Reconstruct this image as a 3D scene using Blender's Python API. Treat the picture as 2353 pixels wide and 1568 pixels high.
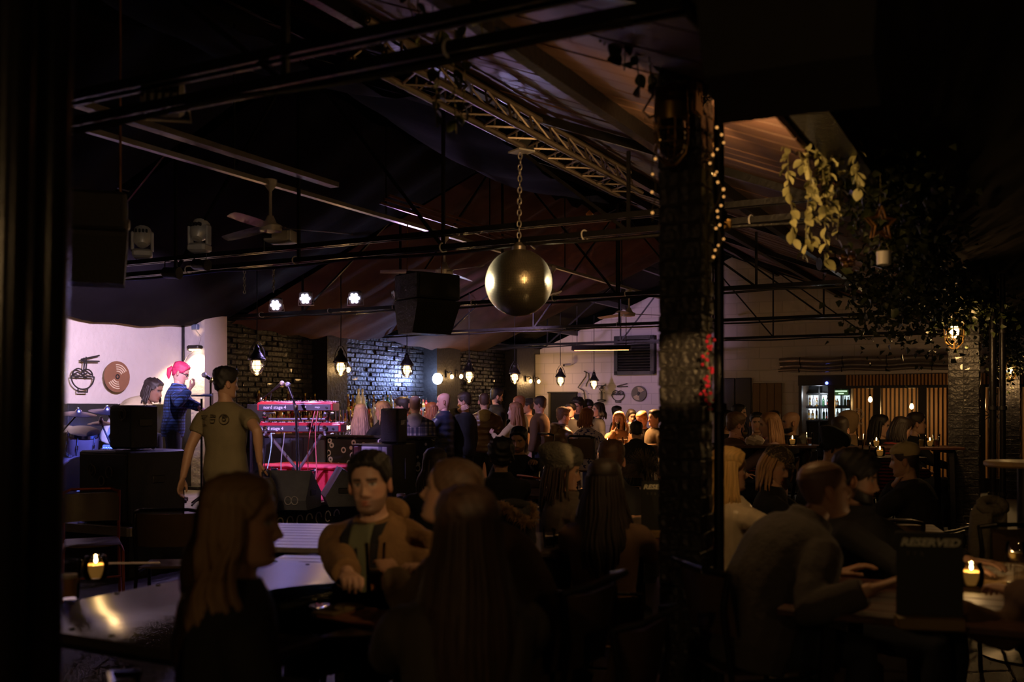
import bpy, bmesh, math, random
import numpy as np
from mathutils import Vector, Matrix, Quaternion
rnd = random.Random(11)
for o in list(bpy.data.objects): bpy.data.objects.remove(o)
SC = bpy.context.scene
COL = SC.collection
V = Vector
# ---------------------------------------------------------------- camera, world, exposure
F, CX, HY, H = 2288.0, 1176.5, 938.0, 1.5      # focal length, centre column and horizon row in pixels of 2353x1568, eye height
cam = bpy.data.cameras.new('camera'); cam.lens = 35; cam.sensor_width = 36
cam.shift_y = (HY - 784) / 2353; cam.clip_start = 0.05; cam.clip_end = 200
cam.dof.use_dof = True; cam.dof.focus_distance = 12.0; cam.dof.aperture_fstop = 2.0
cam_o = bpy.data.objects.new('camera', cam); COL.objects.link(cam_o)
cam_o.location = (0, 0, H); cam_o.rotation_euler = (math.pi / 2, 0, 0)
SC.camera = cam_o
world = bpy.data.worlds.new('night'); SC.world = world; world.use_nodes = True
world.node_tree.nodes['Background'].inputs[0].default_value = (0.9, 0.75, 0.7, 1)
world.node_tree.nodes['Background'].inputs[1].default_value = 0.0008
vs = SC.view_settings
vs.view_transform = 'Standard'; vs.look = 'None'; vs.gamma = 1; vs.use_curve_mapping = False; vs.exposure = 0.15
SC.cycles.use_denoising = True
SC.cycles.max_bounces = 5; SC.cycles.diffuse_bounces = 2; SC.cycles.glossy_bounces = 2
SC.cycles.use_adaptive_sampling = True; SC.cycles.adaptive_threshold = .05; SC.cycles.adaptive_min_samples = 12
SC.cycles.transmission_bounces = 3; SC.cycles.transparent_max_bounces = 8; SC.cycles.sample_clamp_indirect = 2.0; SC.cycles.sample_clamp_direct = 0
SC.cycles.caustics_reflective = False; SC.cycles.caustics_refractive = False
# ---------------------------------------------------------------- room frame: a runs away along the ridge, b runs across
RZ = -math.radians(27.75)
CORNER = V((0.514, 22.0, 0))
UD = V((math.sin(-RZ), math.cos(RZ), 0)); VD = V((math.cos(RZ), math.sin(RZ), 0))
def rm(a, b, z=0.0): return CORNER + UD * a + VD * b + V((0, 0, z))
def at(px, py, Y): return V(((px - CX) / F * Y, Y, H - (py - HY) / F * Y))
def atz(px, py, z): return at(px, py, (H - z) * F / (py - HY))
def zpix(py, Y): return H - (py - HY) / F * Y
def onb(px, b):
    k = (px - CX) / F
    return (k * (CORNER.y + VD.y * b) - CORNER.x - VD.x * b) / (UD.x - UD.y * k)
def ona(px, a):
    k = (px - CX) / F
    return (k * (CORNER.y + UD.y * a) - CORNER.x - UD.x * a) / (VD.x - VD.y * k)
def ab(p):
    d = p - CORNER
    return d.dot(UD), d.dot(VD)
# ---------------------------------------------------------------- lights
WARM = (1.0, 0.56, 0.20); WHITE_BLUE = (0.55, 0.68, 1.0); VIOLET = (0.48, 0.36, 1.0)
def light(kind, loc, col, watts, radius=0.05, target=None, angle=60, blend=0.4, size=None):
    l = bpy.data.lights.new('lamp_light', kind); l.color = col; l.energy = watts
    if kind == 'AREA':
        l.shape = 'RECTANGLE'; l.size, l.size_y = size; l.spread = math.radians(angle)
    else: l.shadow_soft_size = radius
    if kind == 'SPOT': l.spot_size = math.radians(angle); l.spot_blend = blend
    o = bpy.data.objects.new('lamp_light', l); COL.objects.link(o); o.location = loc
    if target is not None: o.rotation_euler = (V(target) - V(loc)).to_track_quat('-Z', 'Y').to_euler()
    return o
# ---------------------------------------------------------------- materials
MATS = {}
def nodes_of(name):
    m = bpy.data.materials.new(name); m.use_nodes = True
    nt = m.node_tree; b = nt.nodes['Principled BSDF']
    return m, nt, b
def N(nt, t, **kw):
    n = nt.nodes.new(t)
    for k, v in kw.items():
        if k in n.inputs: n.inputs[k].default_value = v
        else: setattr(n, k, v)
    return n
def mixc(nt, fac, c1, c2):
    n = nt.nodes.new('ShaderNodeMix'); n.data_type = 'RGBA'
    for s, v in ((0, fac), (6, c1), (7, c2)):
        if hasattr(v, 'links'): nt.links.new(v, n.inputs[s])
        else: n.inputs[s].default_value = v if s == 0 else (*v, 1)
    return n.outputs[2]
def mat(name, col, rough=.6, metal=0., var=.25, scale=12., bump=.0, bscale=60., em=None, es=0., trans=0., coord='Object', stretch=None, spec=None, ior=None, coat=0):
    if name in MATS: return MATS[name]
    m, nt, b = nodes_of(name)
    tc = N(nt, 'ShaderNodeTexCoord'); src = tc.outputs[coord]
    if stretch:
        mp = N(nt, 'ShaderNodeMapping'); mp.inputs['Scale'].default_value = stretch
        nt.links.new(src, mp.inputs[0]); src = mp.outputs[0]
    nz = N(nt, 'ShaderNodeTexNoise', Scale=scale, Detail=4.); nt.links.new(src, nz.inputs['Vector'])
    c2 = tuple(max(0, c * (1 - var)) for c in col); c3 = tuple(min(1, c * (1 + var)) for c in col)
    nt.links.new(mixc(nt, nz.outputs[0], c2, c3), b.inputs['Base Color'])
    b.inputs['Roughness'].default_value = rough; b.inputs['Metallic'].default_value = metal
    if spec is not None: b.inputs['Specular IOR Level'].default_value = spec
    if ior: b.inputs['IOR'].default_value = ior
    if coat: b.inputs['Coat Weight'].default_value = coat
    if trans: b.inputs['Transmission Weight'].default_value = trans
    if em: b.inputs['Emission Color'].default_value = (*em, 1); b.inputs['Emission Strength'].default_value = es
    if bump:
        n2 = N(nt, 'ShaderNodeTexNoise', Scale=bscale, Detail=5.); nt.links.new(src, n2.inputs['Vector'])
        bp = N(nt, 'ShaderNodeBump', Strength=bump, Distance=.02); nt.links.new(n2.outputs[0], bp.inputs['Height'])
        nt.links.new(bp.outputs[0], b.inputs['Normal'])
    MATS[name] = m
    return m
def mat_plaid(name, base, c1, c2, scale=9.):
    if name in MATS: return MATS[name]
    m, nt, b = nodes_of(name)
    tc = N(nt, 'ShaderNodeTexCoord'); col = base
    for dirn, c in (('X', c1), ('Z', c1), ('X', c2), ('Z', c2)):
        w = N(nt, 'ShaderNodeTexWave', Scale=scale * (1 if c is c1 else 1.37)); w.bands_direction = dirn; w.inputs['Distortion'].default_value = .6
        nt.links.new(tc.outputs['Object'], w.inputs['Vector'])
        mr = N(nt, 'ShaderNodeMapRange'); mr.inputs[1].default_value = .55; mr.inputs[2].default_value = .7; mr.inputs[4].default_value = .62
        nt.links.new(w.outputs[1], mr.inputs[0])
        col = mixc(nt, mr.outputs[0], col, c)
    nt.links.new(col, b.inputs['Base Color']); b.inputs['Roughness'].default_value = .85
    MATS[name] = m; return m
def mat_stripe(name, c1, c2, scale=6., dirn='Z', thr=.5, dist=1.5, rough=.85):
    if name in MATS: return MATS[name]
    m, nt, b = nodes_of(name)
    tc = N(nt, 'ShaderNodeTexCoord')
    w = N(nt, 'ShaderNodeTexWave', Scale=scale, Distortion=dist); w.bands_direction = dirn
    nt.links.new(tc.outputs['Object'], w.inputs['Vector'])
    mr = N(nt, 'ShaderNodeMapRange'); mr.inputs[1].default_value = thr - .06; mr.inputs[2].default_value = thr + .06
    nt.links.new(w.outputs[1], mr.inputs[0]); nt.links.new(mixc(nt, mr.outputs[0], c1, c2), b.inputs['Base Color'])
    b.inputs['Roughness'].default_value = rough
    MATS[name] = m; return m
def mat_spots(name, c1, c2, scale=18., thr=.38, ring=False, c3=None):
    if name in MATS: return MATS[name]
    m, nt, b = nodes_of(name)
    tc = N(nt, 'ShaderNodeTexCoord'); nz = N(nt, 'ShaderNodeTexNoise', Scale=scale * .8)
    nt.links.new(tc.outputs['Object'], nz.inputs['Vector'])
    vo = N(nt, 'ShaderNodeTexVoronoi', Scale=scale)
    if ring: nt.links.new(tc.outputs['Object'], vo.inputs['Vector'])
    else:
        ad = N(nt, 'ShaderNodeMix'); ad.data_type = 'VECTOR'; ad.inputs[0].default_value = .12
        nt.links.new(tc.outputs['Object'], ad.inputs[4]); nt.links.new(nz.outputs[1], ad.inputs[5]); nt.links.new(ad.outputs[1], vo.inputs['Vector'])
    cr = N(nt, 'ShaderNodeValToRGB'); e = cr.color_ramp.elements
    if ring:
        e[0].position, e[0].color = .22, (*c1, 1); e[1].position, e[1].color = .26, (*c2, 1)
        x = e.new(.36); x.color = (*c2, 1); x = e.new(.40); x.color = (*c1, 1)
    else:
        e[0].position, e[0].color = thr - .03, (*c2, 1); e[1].position, e[1].color = thr + .03, (*c1, 1)
    nt.links.new(vo.outputs[0], cr.inputs[0]); out = cr.outputs[0]
    if c3: out = mixc(nt, nz.outputs[0], out, c3)
    nt.links.new(out, b.inputs['Base Color']); b.inputs['Roughness'].default_value = .85
    MATS[name] = m; return m
def mat_glass(name, col=(1, 1, 1), rough=.02, mixf=.25):
    """thin glass: mostly clear with a glossy skin"""
    if name in MATS: return MATS[name]
    m, nt, b = nodes_of(name); nt.nodes.remove(b); out = nt.nodes['Material Output']
    t = N(nt, 'ShaderNodeBsdfTransparent'); t.inputs[0].default_value = (*col, 1)
    g = N(nt, 'ShaderNodeBsdfGlossy'); g.inputs['Roughness'].default_value = rough
    fr = N(nt, 'ShaderNodeLayerWeight', Blend=mixf); mx = N(nt, 'ShaderNodeMixShader')
    nt.links.new(fr.outputs[0], mx.inputs[0]); nt.links.new(t.outputs[0], mx.inputs[1]); nt.links.new(g.outputs[0], mx.inputs[2])
    nt.links.new(mx.outputs[0], out.inputs[0])
    MATS[name] = m; return m
def mat_emit(name, col, st):
    if name in MATS: return MATS[name]
    m, nt, b = nodes_of(name)
    b.inputs['Base Color'].default_value = (*col, 1); b.inputs['Emission Color'].default_value = (*col, 1); b.inputs['Emission Strength'].default_value = st
    MATS[name] = m; return m
def mat_attr(name, rough=.55, hairy=False):
    if name in MATS: return MATS[name]
    m, nt, b = nodes_of(name)
    a = N(nt, 'ShaderNodeAttribute', attribute_name='Col')
    nt.links.new(a.outputs[0], b.inputs['Base Color']); b.inputs['Roughness'].default_value = rough
    if hairy:
        tc = N(nt, 'ShaderNodeTexCoord'); nz = N(nt, 'ShaderNodeTexNoise', Scale=420., Detail=2.); nt.links.new(tc.outputs['Object'], nz.inputs['Vector'])
        bp = N(nt, 'ShaderNodeBump', Strength=.35, Distance=.003); nt.links.new(nz.outputs[0], bp.inputs['Height']); nt.links.new(bp.outputs[0], b.inputs['Normal'])
    MATS[name] = m; return m
BLACK = mat('black_paint', (.012, .011, .012), .38, var=.3, bump=.15, bscale=40)
MATTE = mat('matte_black', (.010, .010, .011), .75, var=.3, bump=.1)
STEEL = mat('dark_steel', (.020, .019, .022), .32, .6, var=.3, bump=.12, bscale=30)
CHROME = mat('chrome', (.75, .75, .78), .14, 1., var=.08)
ALU = mat('worn_aluminium', (.42, .38, .36), .38, .8, var=.2)
WHITEP = mat('white_plastic', (.55, .53, .52), .45, var=.12)
BULB = mat_emit('warm_bulb', (1.0, .62, .26), 26.)
GLASS = mat_glass('clear_glass')
# ---------------------------------------------------------------- mesh building
class MB:
    def __init__(s): s.v = []; s.f = []
    def add(s, vs, fs):
        k = len(s.v); s.v.extend([tuple(p) for p in vs]); s.f.extend([tuple(i + k for i in f) for f in fs]); return s
    def box(s, c, size, rot=None, taper=None):
        x, y, z = (q / 2 for q in size); c = V(c)
        ps = [V((sx * x, sy * y, sz * z)) for sz in (-1, 1) for sy in (-1, 1) for sx in (-1, 1)]
        if taper: ps = [V((p.x * taper[0], p.y * taper[1], p.z)) if p.z > 0 else p for p in ps]
        if rot is not None:
            if isinstance(rot, (int, float)): rot = Matrix.Rotation(rot, 3, 'Z')
            ps = [rot @ p for p in ps]
        return s.add([p + c for p in ps], [(0, 2, 3, 1), (4, 5, 7, 6), (0, 1, 5, 4), (2, 6, 7, 3), (0, 4, 6, 2), (1, 3, 7, 5)])
    def bev(s, c, size, r=.01, rot=None):
        """box with chamfered vertical and top edges"""
        x, y, z = (q / 2 for q in size); r = min(r, x * .9, y * .9, z * .9); c = V(c); rings = []
        for zz, k in ((-z, r), (-z + r, 0), (z - r, 0), (z, r)):
            X, Y = x - k, y - k; e = r
            rings.append([(X, -Y + e, zz), (X, Y - e, zz), (X - e, Y, zz), (-X + e, Y, zz), (-X, Y - e, zz), (-X, -Y + e, zz), (-X + e, -Y, zz), (X - e, -Y, zz)])
        vs = [V(p) for q in rings for p in q]
        if rot is not None:
            if isinstance(rot, (int, float)): rot = Matrix.Rotation(rot, 3, 'Z')
            vs = [rot @ p for p in vs]
        fs = [tuple(range(7, -1, -1)), tuple(range(24, 32))]
        for k in range(3):
            for i in range(8): fs.append((k * 8 + i, k * 8 + (i + 1) % 8, k * 8 + 8 + (i + 1) % 8, k * 8 + 8 + i))
        return s.add([p + c for p in vs], fs)
    def loft(s, rings, cap=True, closed=False):
        n = len(rings[0]); vs = [p for r in rings for p in r]; fs = []
        m = len(rings)
        for k in range(m if closed else m - 1):
            k2 = (k + 1) % m
            for i in range(n): fs.append((k * n + i, k * n + (i + 1) % n, k2 * n + (i + 1) % n, k2 * n + i))
        if cap and not closed: fs.append(tuple(range(n - 1, -1, -1))); fs.append(tuple(range((m - 1) * n, m * n)))
        return s.add(vs, fs)
    def path(s, pts, rad, n=8, flat=1.0, up=None, closed=False):
        pts = [V(p) for p in pts]; m = len(pts); rings = []
        if not hasattr(rad, '__len__'): rad = [rad] * m
        ref = up
        for i, p in enumerate(pts):
            if closed: d = pts[(i + 1) % m] - pts[i - 1]
            else: d = pts[min(i + 1, m - 1)] - pts[max(i - 1, 0)]
            if d.length < 1e-9: d = V((0, 0, 1))
            d.normalize()
            if ref is None: ref = V((0, 0, 1)) if abs(d.z) < .9 else V((1, 0, 0))
            x = ref - d * ref.dot(d)
            if x.length < 1e-5: x = d.orthogonal()
            x.normalize(); y = d.cross(x); ref = x
            rings.append([p + x * (math.cos(t) * rad[i] * flat) + y * (math.sin(t) * rad[i]) for t in (2 * math.pi * k / n for k in range(n))])
        return s.loft(rings, closed=closed)
    def bar(s, p0, p1, r, n=8, r1=None): return s.path([p0, p1], [r, r if r1 is None else r1], n)
    def beam(s, p0, p1, w, h, up=(0, 0, 1)):
        p0, p1 = V(p0), V(p1); d = (p1 - p0).normalized(); x = d.cross(V(up))
        if x.length < 1e-4: x = d.orthogonal()
        x.normalize(); y = x.cross(d)
        rings = [[p + x * (a * w / 2) + y * (b_ * h / 2) for a, b_ in ((-1, -1), (1, -1), (1, 1), (-1, 1))] for p in (p0, p1)]
        return s.loft(rings)
    def lathe(s, prof, n=16, c=(0, 0, 0), M=None):
        c = V(c); rings = []
        for r, z in prof:
            q = [V((r * math.cos(2 * math.pi * k / n), r * math.sin(2 * math.pi * k / n), z)) for k in range(n)]
            rings.append([(M @ p if M is not None else p) + c for p in q])
        return s.loft(rings)
    def ball(s, c, r, n=12, m=8, M=None):
        rx, ry, rz = (r, r, r) if not hasattr(r, '__len__') else r
        c = V(c); rings = []
        for j in range(m + 1):
            t = math.pi * (j / m - .5); k = max(math.cos(t), 1e-3)
            q = [V((rx * k * math.cos(2 * math.pi * i / n), ry * k * math.sin(2 * math.pi * i / n), rz * math.sin(t))) for i in range(n)]
            rings.append([(M @ p if M is not None else p) + c for p in q])
        return s.loft(rings)
    def prism(s, poly, axis_from, axis_to):
        """poly of 3D offsets swept from one point to another"""
        a, b_ = V(axis_from), V(axis_to)
        return s.loft([[V(p) + a for p in poly], [V(p) + b_ for p in poly]])
    def mesh(s, name):
        me = bpy.data.meshes.new(name); me.from_pydata(s.v, [], s.f); return me
    def build(s, name, m, parent=None, smooth=40, loc=None, rz=None):
        me = s.mesh(name); return link_mesh(name, me, m, parent, smooth, loc, rz)
def link_mesh(name, me, m, parent=None, smooth=40, loc=None, rz=None):
    if m is not None and not me.materials: me.materials.append(m)
    if smooth:
        me.polygons.foreach_set('use_smooth', [True] * len(me.polygons))
        if smooth < 180: me.set_sharp_from_angle(angle=math.radians(smooth))
    o = bpy.data.objects.new(name, me); COL.objects.link(o)
    if parent is not None: o.parent = parent
    if loc is not None: o.location = loc
    if rz is not None: o.rotation_euler = (0, 0, rz)
    return o
def tag(o, label=None, cat=None, group=None, kind=None):
    for k, v in (('label', label), ('category', cat), ('group', group), ('kind', kind)):
        if v: o[k] = v
    return o
def thing(name, label, cat, loc=(0, 0, 0), rz=0., group=None):
    o = bpy.data.objects.new(name, None); COL.objects.link(o); o.empty_display_size = .1
    o.location = loc; o.rotation_euler = (0, 0, rz); return tag(o, label, cat, group)
def copy_tree(o, parent=None, kids=None):
    c = o.copy(); COL.objects.link(c); c.parent = parent
    for ch in list(o.children): copy_tree(ch, c)
    return c
def struct(o): o['kind'] = 'structure'; return o
def text_mesh(txt, size, m, parent, M, name='lettering', ext=.001, shear=0., bold=0.):
    cu = bpy.data.curves.new('t', 'FONT'); cu.body = txt; cu.size = size; cu.extrude = ext; cu.align_x = 'CENTER'; cu.align_y = 'CENTER'; cu.shear = shear
    cu.offset = bold; cu.resolution_u = 2
    t = bpy.data.objects.new('t', cu); COL.objects.link(t)
    me = bpy.data.meshes.new_from_object(t.evaluated_get(bpy.context.evaluated_depsgraph_get())); bpy.data.objects.remove(t); bpy.data.curves.remove(cu)
    me.transform(M); me.materials.clear()
    return link_mesh(name, me, m, parent, 0)
def basis(o, x, y, z):
    M = Matrix.Identity(4)
    for i, c in enumerate((x, y, z)): M.col[i][:3] = c
    M.col[3][:3] = o
    return M
# ================================================================ STRUCTURE
EAVE, RIDGE, HALF = 2.72, 4.52, 4.4
def roofz(b):
    k = abs(((b + 8.8) % 8.8) - 4.4); return RIDGE - (RIDGE - EAVE) * k / 4.4
DARKWOOD = mat('dark_floor_boards', (.030, .020, .015), .5, var=.5, scale=3, stretch=(1, 12, 1), bump=.2)
fl = MB().box((6, -4, -.06), (30, 42, .12)).build('floor', DARKWOOD, loc=CORNER, rz=RZ); struct(fl)
# --- white wall behind the stage with its white pier
WPLAST = mat('white_plaster', (.66, .60, .58), .7, var=.10, scale=3, bump=.55, bscale=14)
A_P = onb(470, .38)                                   # the pier's right arris
wl = MB().box((-.15, A_P - 7, 1.36), (.30, 14, 2.72)).build('wall_left', WPLAST, loc=CORNER, rz=RZ); struct(wl)
pm = MB().box((.19, A_P + .2, 1.38), (.38, .40, 2.76)).build('wall_left_pier', WPLAST, loc=CORNER, rz=RZ); struct(pm)
MB().bar((.02, A_P - .015, .4), (.02, A_P - .015, 2.7), .02).build('downpipe', BLACK, pm)
# --- black brick wall behind the bar: bricks stand proud of a mortar bed
BRICK = mat('black_painted_brick', (.020, .019, .024), .38, var=.45, scale=7, bump=1., bscale=22, coat=.12)
MORTAR = mat('black_mortar', (.012, .011, .013), .6, bump=.5, bscale=50)
wb = MB().box((-.15, (A_P + .4) / 2, 1.36), (.30, -(A_P + .4), 2.72)).build('wall_bar', MORTAR, loc=CORNER, rz=RZ); struct(wb)
def brick_mesh(l, d, h, seed):
    r = random.Random(seed); mb = MB(); mb.bev((0, 0, 0), (l, d, h), .006)
    mb.v = [(x + r.uniform(-.004, .004), y + r.uniform(-.004, .004), z + r.uniform(-.003, .003)) for x, y, z in mb.v]
    me = mb.mesh('brick'); me.materials.append(BRICK); return me
BR = [brick_mesh(.05, .212, .064, k) for k in range(5)]   # laid along the bar wall
def bricks_on_wall(parent, a0, a1, z0, z1, limit, bface=0.):
    """named bricks for the panel, the rest joined"""
    n = 0; rest = MB()
    c = 0; z = z0
    while z < z1:
        a = a0 + (.11 if c % 2 else 0)
        while a < a1 - .1:
            prot = bface + rnd.uniform(-.014, .012) + (rnd.random() < .18) * rnd.uniform(-.020, .010)
            if n < limit:
                o = bpy.data.objects.new('brick', rnd.choice(BR)); COL.objects.link(o); o.parent = parent
                o.location = (prot, a + .106, z + .032); o.rotation_euler = (rnd.uniform(-.01, .01), rnd.uniform(-.04, .04), rnd.uniform(-.03, .03)); n += 1
            else: rest.bev((prot, a + .106, z + .032), (.05, .212, .064), .006)
            a += .225
        z += .075; c += 1
    return n, rest
PIL = [(onb(752, .3), onb(798, .3)), (onb(1004, .3), onb(1058, .3)), (onb(1188, .3), onb(1228, .3))]
nb = 0; spare = MB()
for a0, a1, lim in ((PIL[0][1], PIL[1][0], 200), (onb(585, 0), PIL[0][0], 100), (PIL[1][1], PIL[2][0], 0), (A_P + .4, onb(585, 0), 0)):
    n, r_ = bricks_on_wall(wb, a0 + .01, a1 - .01, 1.35, 2.70, lim)
    spare.add(r_.v, r_.f)
so = spare.build('brick_courses', BRICK, wb, 30); so['kind'] = 'stuff'
PILM = mat('black_render', (.016, .015, .018), .45, var=.3, bump=.4, bscale=20)
for k, (a0, a1) in enumerate(PIL):
    MB().box((.15, (a0 + a1) / 2, 1.36), (.30, a1 - a0, 2.72)).build('pilaster', PILM, wb, 30)
# --- white end wall with a gable, open below on the right where the glazed front stands
BLOCK = bpy.data.materials.new('white_painted_block'); BLOCK.use_nodes = True
nt = BLOCK.node_tree; bs = nt.nodes['Principled BSDF']; bs.inputs['Roughness'].default_value = .75
tc = N(nt, 'ShaderNodeTexCoord'); sx = N(nt, 'ShaderNodeSeparateXYZ'); cx = N(nt, 'ShaderNodeCombineXYZ'); nt.links.new(tc.outputs['Object'], sx.inputs[0])
nt.links.new(sx.outputs[0], cx.inputs[0]); nt.links.new(sx.outputs[2], cx.inputs[1])
bt = N(nt, 'ShaderNodeTexBrick', Scale=1.0); bt.inputs['Brick Width'].default_value = .45; bt.inputs['Row Height'].default_value = .225; bt.inputs['Mortar Size'].default_value = .008
bt.inputs['Color1'].default_value = (.60, .54, .54, 1); bt.inputs['Color2'].default_value = (.56, .51, .51, 1); bt.inputs['Mortar'].default_value = (.46, .42, .42, 1)
nt.links.new(cx.outputs[0], bt.inputs['Vector']); nt.links.new(bt.outputs[0], bs.inputs['Base Color'])
bp = N(nt, 'ShaderNodeBump', Strength=.4, Distance=.01); bp.invert = True; nt.links.new(bt.outputs[1], bp.inputs['Height']); nt.links.new(bp.outputs[0], bs.inputs['Normal'])
B_OPEN = ona(1836, 0)
def slab(poly, y0=0., y1=.25):
    mb = MB(); n = len(poly)
    mb.add([(x, y0, z) for x, z in poly] + [(x, y1, z) for x, z in poly],
           [tuple(range(n)), tuple(range(2 * n - 1, n - 1, -1))] + [(i, i + n, (i + 1) % n + n, (i + 1) % n) for i in range(n)])
    return mb
we = slab([(-.3, 0), (B_OPEN, 0), (B_OPEN, 2.12), (20, 2.12), (20, 3.6), (17.6, EAVE), (13.2, RIDGE), (8.8, EAVE), (4.4, RIDGE), (-.3, EAVE - .1)]).build('wall_end', BLOCK, loc=CORNER, rz=RZ, smooth=0); struct(we)
# --- floor-to-eave walls out of frame that close the room
WB2 = mat('dark_wall', (.02, .018, .017), .7, bump=.3)
wr = MB().box((19, -10, 1.8), (.3, 40, 3.6)).build('wall_right', WB2, loc=CORNER, rz=RZ); struct(wr)
wk = MB().box((6, -27, 2.3), (30, .3, 4.6)).build('wall_back', WB2, loc=CORNER, rz=RZ); struct(wk)
# --- roof: boarded slopes
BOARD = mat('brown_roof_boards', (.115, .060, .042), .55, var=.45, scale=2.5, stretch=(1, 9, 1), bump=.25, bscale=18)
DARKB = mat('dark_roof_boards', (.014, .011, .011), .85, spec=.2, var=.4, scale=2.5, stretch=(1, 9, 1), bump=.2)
def slope(name, b0, b1, m, a0=-21., a1=0.):
    z0, z1 = roofz(b0 + .001 if b1 > b0 else b0), roofz(b1 - .001)
    mid = ((b0 + b1) / 2, (a0 + a1) / 2, (z0 + z1) / 2 + .10)
    L = math.hypot(b1 - b0, z1 - z0); rot = Matrix.Rotation(-math.atan2(z1 - z0, b1 - b0), 3, 'Y')
    o = MB().box(mid, (L, a1 - a0, .06), rot).build(name, m, loc=CORNER, rz=RZ, smooth=0); struct(o); return o, mid, L, rot
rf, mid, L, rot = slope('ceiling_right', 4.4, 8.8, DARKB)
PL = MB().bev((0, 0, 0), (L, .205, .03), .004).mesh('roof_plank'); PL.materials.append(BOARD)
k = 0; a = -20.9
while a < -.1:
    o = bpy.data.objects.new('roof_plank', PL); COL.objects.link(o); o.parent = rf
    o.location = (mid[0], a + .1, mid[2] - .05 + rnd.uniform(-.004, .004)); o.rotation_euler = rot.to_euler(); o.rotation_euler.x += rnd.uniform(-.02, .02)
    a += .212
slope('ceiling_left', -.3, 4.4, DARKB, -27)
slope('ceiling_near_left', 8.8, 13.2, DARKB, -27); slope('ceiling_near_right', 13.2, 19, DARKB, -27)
# --- fabric drapes slung under the left slope, one to each bay between trusses
DRAPE = mat('plum_drape', (.075, .040, .036), .9, var=.3, scale=5, bump=.25, bscale=8, spec=.1)
DRAPEK = mat('black_drape', (.007, .0055, .008), .95, var=.3, scale=5, bump=.25, bscale=8, spec=.05)
TR = [-20.35, -16.8, -13.25, -9.7, -6.1, -2.5]
def drape(a0, a1, b0, b1, sag, m, label, fold=.03, nf=9):
    mb = MB(); na, nb_ = 20, 26; top = []; bot = []
    for i in range(na + 1):
        for j in range(nb_ + 1):
            s, t = i / na, j / nb_; a = a0 + (a1 - a0) * s; b = b0 + (b1 - b0) * t
            z = roofz(b) - .16 - sag * math.sin(math.pi * s) * (.55 + .45 * math.sin(math.pi * t)) + fold * math.sin(nf * math.pi * s + 2 * t) * (.4 + t * .6)
            top.append((b, a, z)); bot.append((b, a, z - .006))
    q = nb_ + 1; fs = []
    for i in range(na):
        for j in range(nb_): fs.append((i * q + j, i * q + j + 1, (i + 1) * q + j + 1, (i + 1) * q + j))
    k = len(top); mb.add(top + bot, fs + [tuple(x + k for x in f[::-1]) for f in fs])
    o = mb.build('ceiling_drape', m, smooth=180, loc=CORNER, rz=RZ); return tag(o, label, 'drape', 'fabric drapes under the roof')
drape(-20.2, -16.9, .2, 4.3, .3, DRAPEK, 'black fabric drape slung nearest the camera above the loudspeaker')
drape(-16.7, -13.35, .2, 4.3, .28, DRAPEK, 'black fabric drape slung above the first ceiling fan')
drape(-13.15, -9.8, .2, 4.3, .26, DRAPEK, 'black fabric drape slung above the row of stage lights')
drape(-9.6, -6.2, .2, 4.3, .16, DRAPE, 'plum fabric drape rucked into folds above the bar lamps', .05, 11)
drape(-6.0, -2.6, .2, 4.3, .16, DRAPE, 'plum fabric drape behind the mirror ball over the far bar', .04, 8)
drape(-16.7, -13.35, 4.5, 5.9, .30, DRAPEK, 'black fabric drape sagging below the lattice truss')
drape(-13.15, -9.8, 4.5, 6.1, .34, DRAPEK, 'black fabric drape sagging behind the chain of the mirror ball')
# --- light steel trusses across the room
def truss(a, k, label, straps=0, far=False):
    t = thing('roof_truss', label, 'truss', CORNER, RZ, 'steel roof trusses')
    T = EAVE; e = .035
    for dz in ((0, .11) if k < 3 else (0,)):
        for s in (-1, 1): MB().beam((-.05, a + s * .028, T + dz), (8.85, a + s * .028, T + dz), .020, .040).build('bottom_tie', STEEL, t, 0)
    for b0, b1 in ((0, 4.4), (8.8, 4.4)):
        MB().beam((b0, a, T + .02), (b1, a, RIDGE - .06), .05, .06).build('rafter', STEEL, t, 0)
    def rz_(b): return roofz(b) - .06
    webs = [((1.5, T), (1.5, rz_(1.5))), ((1.5, T), (3.0, rz_(3.0))), ((3.0, T), (3.0, rz_(3.0))), ((3.0, T), (4.4, RIDGE - .1)), ((4.4, T), (4.4, RIDGE - .1)),
            ((5.8, T), (4.4, RIDGE - .1)), ((5.8, T), (5.8, rz_(5.8))), ((7.3, T), (5.8, rz_(5.8))), ((7.3, T), (7.3, rz_(7.3)))]
    for (b0, z0), (b1, z1) in webs: MB().beam((b0, a, z0), (b1, a, z1), .022, .022, (0, 1, 0)).build('web_bar', STEEL, t, 0)
    r = random.Random(k)
    pts = [(b, a - .05 - .01 * math.sin(b * 3), T - .035 - .02 * abs(math.sin(b * 2.1 + k))) for b in np.linspace(.1, 8.7, 60)]
    MB().path(pts, .012, 6).build('power_cable', BLACK, t)
    for q in range(straps):
        b = .9 + q * 7.2 / max(straps - 1, 1) + r.uniform(-.15, .15)
        MB().path([(b + .006 * math.cos(x), a + .046 * math.cos(x), T + .035 * math.sin(x)) for x in np.linspace(0, 6.28, 13)[:-1]], .006, 5, closed=True).build('cable_tie', WHITEP, t)
    return t
for k, (a, lb, st) in enumerate(zip(TR, ('steel roof truss overhead in front of the camera', 'steel roof truss with bundled cables crossing the top of the picture', 'steel roof truss carrying the moving stage lights and the projector',
        'steel roof truss carrying the lit stage lamps above the keyboards', 'steel roof truss behind the mirror ball above the bar', 'steel roof truss nearest the white gable wall'), (0, 4, 7, 8, 3, 0))):
    truss(a, k, lb, st)
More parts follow.
